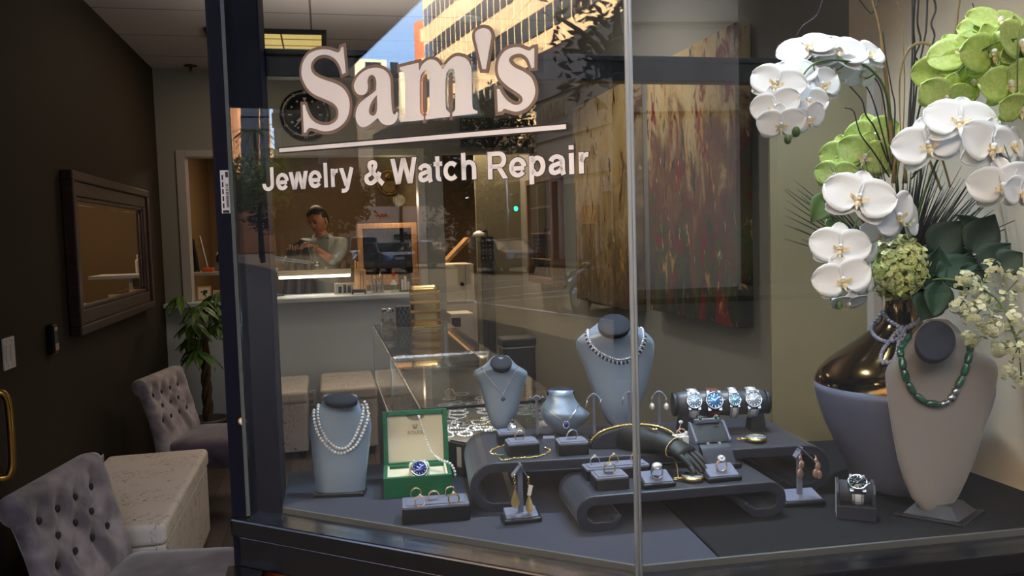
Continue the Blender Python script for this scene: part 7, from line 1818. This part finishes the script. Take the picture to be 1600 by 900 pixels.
# office tower with strip windows
TX0 = Vy(662, 60, -26).x; z43 = Vy(662, 43, -26).z; z17 = Vy(662, 17, -26).z; z72 = Vy(662, 74, -26).z; per = z43 - z72 + (z17-z43); per = (z17-z72)
wins = []
for k in range(-3, 8):
    z0 = z43+per*k
    if z0 < 6: continue
    wins.append((TX0+.4, -30, -26.1, -25.9, z0, z0+(z17-z43)))
t = building('office_tower', 'sunlit cream office tower with strip windows, mirrored behind the large lettering', [(TX0, -30, -46, -26, 6, 60)], 'creamb', wins, 'bandglass')
part('undercroft', MB().box(TX0+2, -32, -44, -30, 0, 6), M['stone'], t, world=True)
mb = MB()
for k in range(40): x = TX0+1.5*k+.6; mb.box(x, x+.06, -25.96, -25.86, 6.2, 58)
part('mullions', mb, M['creamb'], t, world=True)
# white building with square windows, left of the tower
ya, yb, yc = Vx(552, 100, -100).y, Vx(604, 100, -100).y, Vx(636, 120, -100).y
z1, z2, z3 = Vx(580, 84, -100).z, Vx(590, 93, -100).z, Vx(620, 108, -100).z
wn = []
for py in (118, 140, 162, 185):
    for px in (578, 590, 617):
        P = Vx(px, py, -100); wn.append((-100.1, -99.88, P.y-.45, P.y+.55, P.z-.2, P.z+1.6))
building('white_building', 'sunlit white stucco block with small square windows, mirrored left of the tower', [(-116, -100, yb, ya+4, 0, z2), (-116, -100, yc, yb, 0, z3), (-118, -106, ya-3, ya+3, z2, z1)], 'whiteb', wn)
P0, P1 = Vx(655.5, 100, -130), Vx(672, 100, -130); zt = Vx(660, 32, -130).z
wn = [(-130.1, -129.9, min(P0.y, P1.y)+.3, max(P0.y, P1.y)-.3, zt-3.5-4.6*k, zt-1.4-4.6*k) for k in range(6)]
building('brick_building', 'narrow orange brick block mirrored between the white block and the tower', [(-132.5, -130, min(P0.y, P1.y)-3, P0.y, 0, zt)], 'orangeb', wn, 'creamb')
ya, yb = Vx(366, 200, -120).y, Vx(470, 200, -120).y; zt = Vx(400, 152, -120).z; wn = []
for py in (172, 192, 212, 234, 256, 278):
    for px in (383, 397, 413, 427, 440, 453):
        if py < 250 and px > 420: continue
        P = Vx(px, py, -120); wn.append((-120.1, -119.9, P.y-.6, P.y+.6, P.z-1.1, P.z+.9))
zt2 = Vx(440, 236, -120).z; ym_ = Vx(424, 236, -120).y
building('tan_building', 'tan brick building in evening sun with dark windows, mirrored beside the entrance post', [(-136, -120, ym_, ya, 0, zt), (-136, -120, yb, ym_, 0, zt2)], 'brownb', wn)
ya, yb, zt = Vx(436, 150, -93).y, Vx(556, 150, -93).y, Vx(505, 97, -93).z
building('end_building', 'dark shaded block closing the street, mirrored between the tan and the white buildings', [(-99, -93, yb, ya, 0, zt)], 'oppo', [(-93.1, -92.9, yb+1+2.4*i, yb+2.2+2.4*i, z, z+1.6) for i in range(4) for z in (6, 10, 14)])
ya, yb = Vx(628, 200, -76).y, Vx(775, 200, -76).y; zt = Vx(700, 188, -76).z
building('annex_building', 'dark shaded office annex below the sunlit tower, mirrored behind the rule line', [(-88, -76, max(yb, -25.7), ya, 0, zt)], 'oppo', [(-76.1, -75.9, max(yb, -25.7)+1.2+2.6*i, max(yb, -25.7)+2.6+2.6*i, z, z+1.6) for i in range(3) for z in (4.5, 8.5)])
# shaded corner shops further down the street
ya, yb = Vx(556, 360, -62).y, Vx(735, 360, -62).y; zt = Vx(640, 322, -62).z
cs_ = building('corner_shops', 'low shaded row of shops behind the parked cars, mirrored at mid height', [(-74, -62, yb, ya, 0, zt)], 'stone')
def shop_sign(lab, px0, px1, py0, py1, text, panel, ink):
    A_, B_ = Vx(px0, py0, -62), Vx(px1, py1, -62); y0_, y1_ = sorted((A_.y, B_.y)); z0, z1 = sorted((A_.z, B_.z))
    t = thing('shop_sign', lab, 'sign', (-61.9, (y0_+y1_)/2, z0))
    if panel: part('panel', MB().box(-61.98, -61.9, y0_, y1_, z0, z1), M[panel], t, world=True)
    else: part('bracket', MB().box(-62, -61.95, y0_, y1_, (z0+z1)/2-.03, (z0+z1)/2+.03), M['blackm'], t, world=True)
    hgt = (z1-z0)*.6; mb = text_mb(text, (y1_-y0_)*.86, hgt, (-61.88, y0_+(y1_-y0_)*.07, z0+(z1-z0)*.2), (0,1,0), (0,0,1), (1,0,0), .05, .02); part('lettering', mb, ink, t, world=True)
shop_sign('pale FedEx shop sign mirrored above the parked cars', 657, 695, 352, 376, 'FedEx', 'trimw', flat('grey_ink', (70, 70, 78)))
shop_sign('dark-lettered credit un shop sign beside the FedEx sign', 612, 654, 358, 378, 'credit un', None, flat('dark_ink', (30, 40, 34)))
shop_sign('small red lettered shop sign mirrored below the round icon', 585, 607, 331, 342, 'AAA', None, flat('red_letters', (220, 40, 24), .5))
for i, (a_, b_) in enumerate(((566, 600), (606, 640), (646, 690), (698, 728))):
    A_, B_ = Vx(a_, 380, -62), Vx(b_, 410, -62); part('shop_window', MB().box(-62.1, -61.92, min(A_.y, B_.y), max(A_.y, B_.y), .3, A_.z), M['darkglass'], cs_, world=True)
# road markings
mk = [[(640,464),(880,440)], [(690,473),(900,452)], [(700,478),(905,460)], [(715,468),(965,502)], [(660,447),(885,432)]]
labs = ['upper white crosswalk line on the asphalt', 'middle white crosswalk line on the asphalt', 'lower white crosswalk line on the asphalt', 'long diagonal white lane line on the asphalt', 'farthest white stop line on the asphalt']
for (a_, b_), lab in zip(mk, labs):
    A_, B_ = Vz(*a_, -.137), Vz(*b_, -.137); solo('road_marking', MB().bar(A_, B_, .14, .006), M['paint'], lab + ', mirrored in the splayed pane', 'road marking', group='white road markings')
# cars
def car(name, label, P, rz, paint, suv=False, lights=True):
    t = thing(name, label, 'car', (P[0], P[1], -.14), rz); zr = 1.72 if suv else 1.42; bx = -2.05 if suv else -1.1
    def sec(x, z0, z1, hw): return [VEC((x, y, z)) for y, z in ((-hw*.92, z0), (hw*.92, z0), (hw, z0+.15), (hw, z1-.18), (hw*.93, z1), (-hw*.93, z1), (-hw, z1-.18), (-hw, z0+.15))]
    mb = MB().loft([sec(-2.32, .45, .88, .74), sec(-2.2, .3, 1.0 if not suv else 1.05, .86), sec(-1.2, .24, 1.02, .90), sec(.8, .24, .97, .90), sec(1.9, .26, .84, .86), sec(2.25, .36, .66, .76)], True, True)
    part('body', mb, paint, t, bevel=.03)
    g = [(-2.1 if suv else -1.85, 1.0, .80), (bx, zr-.04, .66), (bx+.5, zr, .66), (.2, zr, .64), (1.1, .95, .80)]
    def gs(x, z, hw): return VEC((x, -hw, z)), VEC((x, hw, z))
    v = []; 
    for x, z, hw in g: v += list(gs(x, z, hw))
    v += [VEC((x, y, .94)) for x in (g[0][0], g[-1][0]) for y in (-.8, .8)]
    n_ = len(g); fs = [(2*i, 2*i+1, 2*i+3, 2*i+2) for i in range(n_-1)] + [tuple([2*i for i in range(n_)]+[2*n_+2, 2*n_]), tuple([2*i+1 for i in range(n_)]+[2*n_+3, 2*n_+1])]
    part('windows', MB().add(v, fs, False), M['darkglass'], t)
    part('roof', MB().loft([[VEC((x, y, z)) for y, z in ((-.65, zr-.02), (.65, zr-.02), (.55, zr+.03), (-.55, zr+.03))] for x in (bx+.05, .2)], True, False), paint, t, bevel=.02)
    for s_ in (-1, 1):
        part('pillar', MB().bar((g[0][0]+.05, s_*.80, 1.0), (bx, s_*.67, zr), .07, .07).bar((.2, s_*.65, zr), (1.1, s_*.80, .96), .06, .06), paint, t)
        for x in (-1.38, 1.42):
            w = part('wheel', MB().cyl((x, s_*.70, .33), (x, s_*.905, .33), .33, n=28), M['blackm'], t, bevel=.03); part('rim', MB().cyl((x, s_*.89, .33), (x, s_*.912, .33), .2, n=20), M['steel'], w)
        part('tail_light', MB().box(-2.3, -2.2, s_*.78-.13, s_*.78+.1, .78, .92), M['redlens'], t, bevel=.01); part('headlight', MB().box(2.02, 2.2, s_*.66-.12, s_*.66+.12, .62, .74), M['plastic'], t, bevel=.01)
        part('side_mirror', MB().ball((.75, s_*.98, 1.0), (.09, .1, .07), 10, 7), paint, t)
    part('number_plate', MB().box(-2.36, -2.3, -.22, .22, .66, .78), M['trimw'], t)
    return t
M['redlens'] = mat('red_tail_lens', (150, 24, 20), .2, coat=.5)
silver = mat('silver_car_paint', (190, 192, 198), .25, metal=.6, coat=.6); dark = mat('dark_car_paint', (34, 36, 42), .2, metal=.4, coat=.8); grey_ = mat('grey_car_paint', (104, 106, 108), .25, metal=.5, coat=.6)
car('car', 'silver estate car seen from behind, mirrored inside the wooden frame', (-44.5, -7.9), pi, silver, True)
car('car', 'black saloon car beside the silver estate, mirrored in the window', (-41.0, -11.2), pi-.25, dark)
car('car', 'dark blue-grey saloon car further left of the grey saloon, mirrored', (-37.2, -7.6), pi-.1, mat('blue_grey_paint', (104, 114, 134), .2, metal=.5, coat=.8))
car('car', 'grey saloon car seen from behind in mid-street, mirrored right of the passage', (-32.0, -11.6), pi, grey_)
car('car', 'large black car with its front wheel showing, mirrored beside the glass joint', (-11.9, -6.6), pi+.03, dark)
car('car', 'silver car parked beyond the large black car, mirrored beside the glass joint', (-20.5, -12.6), pi, silver)
for px, py, nm in ((590, 394, 1),): pass
# trees
def tree(name, label, P, zc, R, n, leaf, tr, m_, seed, shape=(1, 1, 1), tx=0, wid=.5):
    r = random.Random(seed); t = thing(name, label, 'tree', (P[0], P[1], -.02)); c = VEC((tx, 0, zc))
    pts = smooth3([VEC((0,0,0)), VEC((.05*R, .03*R, zc*.5)), c-VEC((0,0,R*.3)), c+VEC((0,0,R*.4))], 6); part('trunk', MB().tube(pts, [tr*(1-.75*i/len(pts)) for i in range(len(pts))], 10), M['trunk'], t)
    for k in range(7):
        a = k*2.4; d = VEC((cos(a), sin(a), .5+.5*r.random()))*R*.75; b = c - VEC((0,0,R*.45)); part('branch', MB().tube(smooth3([b, b+d*.5+VEC((0,0,.1*R)), b+d], 4), [tr*.4*(1-.08*i) for i in range(9)], 6), M['trunk'], t)
    mb = MB(); vs = []; fs = []
    for i in range(n):
        d = VEC((r.gauss(0,1), r.gauss(0,1), r.gauss(0,1))).normalized()*(r.random()**.45)
        cl_ = noise.noise(d*2.3+VEC((seed, 0, 0)))
        if cl_ < -.12: continue
        p = c + VEC((d.x*R*shape[0], d.y*R*shape[1], d.z*R*shape[2])); u = VEC((r.gauss(0,1), r.gauss(0,1), r.gauss(0,.6))).normalized(); w = u.orthogonal().normalized(); w = Matrix.Rotation(r.random()*6, 3, u) @ w
        l = leaf*r.uniform(.7, 1.3); k = len(vs); nn = u.cross(w)*l*.12
        vs += [p, p+u*l*.5+w*l*wid*.5+nn, p+u*l, p+u*l*.5-w*l*wid*.5+nn]; fs.append((k, k+1, k+2, k+3))
    mb.add(vs, fs, False); part('crown', mb, M[m_], t, recalc=False)
    return t
P = VD(972, 400, 8.5); q = VD(925, 110, 8.5)
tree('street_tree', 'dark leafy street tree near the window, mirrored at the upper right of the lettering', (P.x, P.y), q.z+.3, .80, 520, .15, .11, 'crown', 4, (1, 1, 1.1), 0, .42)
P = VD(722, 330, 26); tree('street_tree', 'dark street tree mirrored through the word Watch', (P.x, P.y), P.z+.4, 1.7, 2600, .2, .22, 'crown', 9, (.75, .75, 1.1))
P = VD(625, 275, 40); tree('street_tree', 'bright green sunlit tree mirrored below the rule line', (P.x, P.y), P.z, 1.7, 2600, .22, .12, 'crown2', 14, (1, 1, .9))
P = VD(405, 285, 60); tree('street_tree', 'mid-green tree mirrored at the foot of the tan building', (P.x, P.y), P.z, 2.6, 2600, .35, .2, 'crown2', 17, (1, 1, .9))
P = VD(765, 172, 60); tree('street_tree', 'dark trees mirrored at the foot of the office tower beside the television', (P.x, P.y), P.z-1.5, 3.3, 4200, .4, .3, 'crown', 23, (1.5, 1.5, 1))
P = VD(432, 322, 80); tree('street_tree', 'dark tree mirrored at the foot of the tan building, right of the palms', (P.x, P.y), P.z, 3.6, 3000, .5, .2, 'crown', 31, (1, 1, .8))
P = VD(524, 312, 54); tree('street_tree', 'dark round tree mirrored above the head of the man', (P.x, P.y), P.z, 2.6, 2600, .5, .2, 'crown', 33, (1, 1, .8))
def palm(label, P, seed, R=2.2):
    t = thing('palm_tree', label, 'tree', (P.x, P.y, -.02)); r = random.Random(seed); h = P.z
    part('trunk', MB().tube(smooth3([(0,0,0), (.15,0,h*.5), (0,0,h)], 6), .17, 10), M['trunk'], t)
    for k in range(22):
        a = k*2.4; e = r.uniform(-.3, .9); pts = [VEC((0,0,h)) + VEC((cos(a)*R*u, sin(a)*R*u, R*(e*u-.75*u*u))) for u in [i/8 for i in range(9)]]; mb = MB(); mb.tube(pts, .025, 4)
        sd_ = VEC((-sin(a), cos(a), 0))
        for i in range(1, 9):
            for s_ in (-1, 1):
                for q in (0, .5):
                    p = pts[i].lerp(pts[i-1], q); mb.add([p, p+VEC((0,0,-.03))+sd_*.02, p+sd_*(s_*R*.22)+VEC((cos(a)*.15, sin(a)*.15, -R*.12))], [(0,1,2)], False)
        part('frond', mb, M['crown' if k % 2 else 'crown2'], t, recalc=False)
palm('palm tree mirrored in front of the tan building, nearer the post', VD(398, 205, 75), 3); palm('taller palm tree mirrored in front of the tan building, right one', VD(440, 240, 85), 8, 2.6)
# traffic signal
P = VD(796, 430, 41); top = VD(794, 286, 41); e = VD(690, 243, 41); t = thing('traffic_signal', 'grey traffic signal pole with mast arm and green lights, mirrored under the word Repair', 'traffic light', (P.x, P.y, -.1))
part('pole', MB().tube([VEC((P.x, P.y, -.1)), VEC((P.x, P.y, top.z+.3))], [.11, .08], 12), M['steel'], t, world=True)
part('mast_arm', MB().tube(smooth3([VEC((P.x, P.y, top.z)), VEC(top).lerp(e, .5)+VEC((0,0,.25)), e], 6), .05, 8), M['steel'], t, world=True)
tow = (refl(EYE)-P); tow.z = 0; tow.normalize(); sd_ = VEC((-tow.y, tow.x, 0))
for px, py in ((806, 326), (672, 258)):
    c = VD(px, py, 40.8); R_ = Matrix.Translation(c) @ Matrix.Rotation(atan2(tow.x, -tow.y), 4, 'Z'); mb = MB(); mb.M = R_; mb.box(-.17, .17, .02, .22, -.2, .75)
    hh_ = part('signal_head', mb, M['blackm'], t, world=True); mb = MB(); mb.M = R_ @ Matrix.Rotation(pi/2, 4, 'X'); mb.lathe([(.11, -.03), (.11, .0), (.06, .025), (.001, .03)], 18); part('green_light', mb, M['cyanglow'], t, world=True, label='lit green light')
    mb = MB(); mb.M = R_
    for z in (.27, .54): mb.ball((0, .02, z), (.1, .03, .1), 12, 8)
    part('dark_lens', mb, M['blackm'], t, world=True); part('hanger', MB().tube([VEC((c.x, c.y, c.z+.7)), VEC((P.x, P.y, c.z+.7)) if px > 750 else e], .03, 6), M['steel'], t, world=True)
# plain building opposite the right pane
building('opposite_building', 'plain stone building across the street, mirrored faintly in the right pane', [(9, 60, -30, -18, 0, 40)], 'oppo', [(x, x+1.6, -18.02, -17.9, z, z+2.2) for x in (14, 20, 26, 32, 38) for z in (4, 9, 14)])
# ================================================================== light, sky and camera
w = bpy.data.worlds.new('sky'); SC.world = w; w.use_nodes = True; nt = w.node_tree; N = nt.nodes; Lk = nt.links; N.clear()
out = N.new('ShaderNodeOutputWorld'); bg = N.new('ShaderNodeBackground'); tc = N.new('ShaderNodeTexCoord'); sp = N.new('ShaderNodeSeparateXYZ'); rp = N.new('ShaderNodeValToRGB')
Lk.new(tc.outputs['Generated'], sp.inputs[0]); Lk.new(sp.outputs['Z'], rp.inputs[0]); Lk.new(rp.outputs[0], bg.inputs[0]); Lk.new(bg.outputs[0], out.inputs[0])
e = rp.color_ramp.elements; e[0].position = 0; e[0].color = (*lin((214, 226, 246)), 1); e[1].position = .62; e[1].color = (*lin((184, 184, 190)), 1); x_ = e.new(.34); x_.color = (*lin((138, 182, 242)), 1)
m_ = e.new(.18); m_.color = (*lin((168, 204, 250)), 1)
bg.inputs['Strength'].default_value = SKY
def lamp(kind, name, loc, energy, col=(1,1,1), size=.2, target=None, size_y=None, angle=None, blend=.3, spread=None):
    L = bpy.data.lights.new(name, kind); L.energy = energy; L.color = col; o = bpy.data.objects.new(name, L); COL.objects.link(o); o.location = loc
    if kind == 'AREA':
        L.size = size
        if size_y: L.shape = 'RECTANGLE'; L.size_y = size_y
        if spread: L.spread = radians(spread)
    elif kind == 'SPOT': L.spot_size = radians(angle or 60); L.spot_blend = blend; L.shadow_soft_size = size
    elif kind == 'POINT': L.shadow_soft_size = size
    if target is not None: o.rotation_euler = (VEC(target)-VEC(loc)).to_track_quat('-Z', 'Y').to_euler()
    return o
sun = bpy.data.lights.new('sun', 'SUN'); sun.energy = SUN; sun.color = (1, .89, .72); sun.angle = radians(.6)
so = bpy.data.objects.new('sun', sun); COL.objects.link(so); so.rotation_euler = (-VEC((.66, .58, .48))).to_track_quat('-Z', 'Y').to_euler(); so.location = (20, 20, 40)
warm = (1, .78, .55); neutral = (1, .92, .82)
lamp('SPOT', 'downlight_near', (.903, 4.954, 2.78), 26*INT, neutral, .06, (.8, 4.9, 0), angle=120, blend=.8)
lamp('SPOT', 'downlight_far', (.921, 5.785, 2.78), 26*INT, neutral, .06, (.9, 5.6, 0), angle=120, blend=.8)
lamp('AREA', 'ceiling_panel_light', (-.29, 5.6, 2.77), 5*INT, warm, .5, (-.29, 5.6, 0))
lamp('AREA', 'workshop_ceiling_light', (-.1, 8.0, 2.42), 14*INT, warm, .8, (-.1, 8.2, 0))
lamp('AREA', 'passage_light', (1.2, 7.2, 2.42), 26*INT, warm, .5, (1.2, 7.0, 0))
a = ony(434, 434, 6.75); b = ony(549, 430, 6.75)
lamp('AREA', 'bench_lamp_light', ((a.x+b.x)/2, 6.75, 1.205), 1.6*INT, (1, .8, .6), b.x-a.x-.05, ((a.x+b.x)/2, 6.75, 0), .04)
lamp('AREA', 'showcase_fill', (.47, 2.52, .975), 4.5, (1, .97, .92), .36, (.47, 2.85, .80), .02)  # added light without a fixture, brightens the bracelet pile
lamp('POINT', 'frame_fill', (.62, 7.05, 1.82), 4.5*INT, (1, .72, .45), .05)  # unseen point light, no fixture, lifts the leaning mirror's frame
cool = (.70, .85, 1)
lamp('SPOT', 'window_spot_left', (.42, 1.90, 2.55), 42*DSP, cool, .04, (.30, 1.62, .95), angle=80, blend=.7)
lamp('SPOT', 'window_spot_right', (1.0, 1.84, 2.55), 55*DSP, cool, .04, (.75, 1.50, .95), angle=80, blend=.7)
lamp('SPOT', 'flower_fill', (.80, 1.27, 2.70), 24*DSP, (.80, .90, 1), .06, (1.05, 1.42, 1.55), angle=70, blend=.8)  # added fill with no fixture, brightens the orchids from the front
lamp('SPOT', 'painting_fill', (.75, 3.7, 2.74), 34*INT, neutral, .08, (1.69, 4.0, 1.6), angle=110, blend=.9)  # fill added to brighten the paintings and right wall, no fixture
lamp('AREA', 'ceiling_fill', (.3, 4.2, 2.3), 8*INT, neutral, 1.2, (.3, 4.2, 2.8))  # added uplight hanging free below the ceiling to lighten it
cam = bpy.data.cameras.new('camera'); cam.sensor_fit = 'HORIZONTAL'; cam.sensor_width = 36; cam.lens = FP/1600*36; cam.clip_start = .05; cam.clip_end = 500
co = bpy.data.objects.new('camera', cam); COL.objects.link(co)
mm = Matrix(((CR.x, CU.x, -CF.x, EYE.x), (CR.y, CU.y, -CF.y, EYE.y), (CR.z, CU.z, -CF.z, EYE.z), (0, 0, 0, 1))); co.matrix_world = mm
SC.camera = co
vs = SC.view_settings; vs.view_transform = 'Standard'; vs.look = 'None'; vs.gamma = 1; vs.use_curve_mapping = False; vs.exposure = EXPO
cy = SC.cycles; cy.use_denoising = True; cy.max_bounces = 10; cy.transparent_max_bounces = 24; cy.glossy_bounces = 5; cy.diffuse_bounces = 3; cy.transmission_bounces = 6; cy.sample_clamp_indirect = 40; cy.caustics_reflective = False; cy.caustics_refractive = False
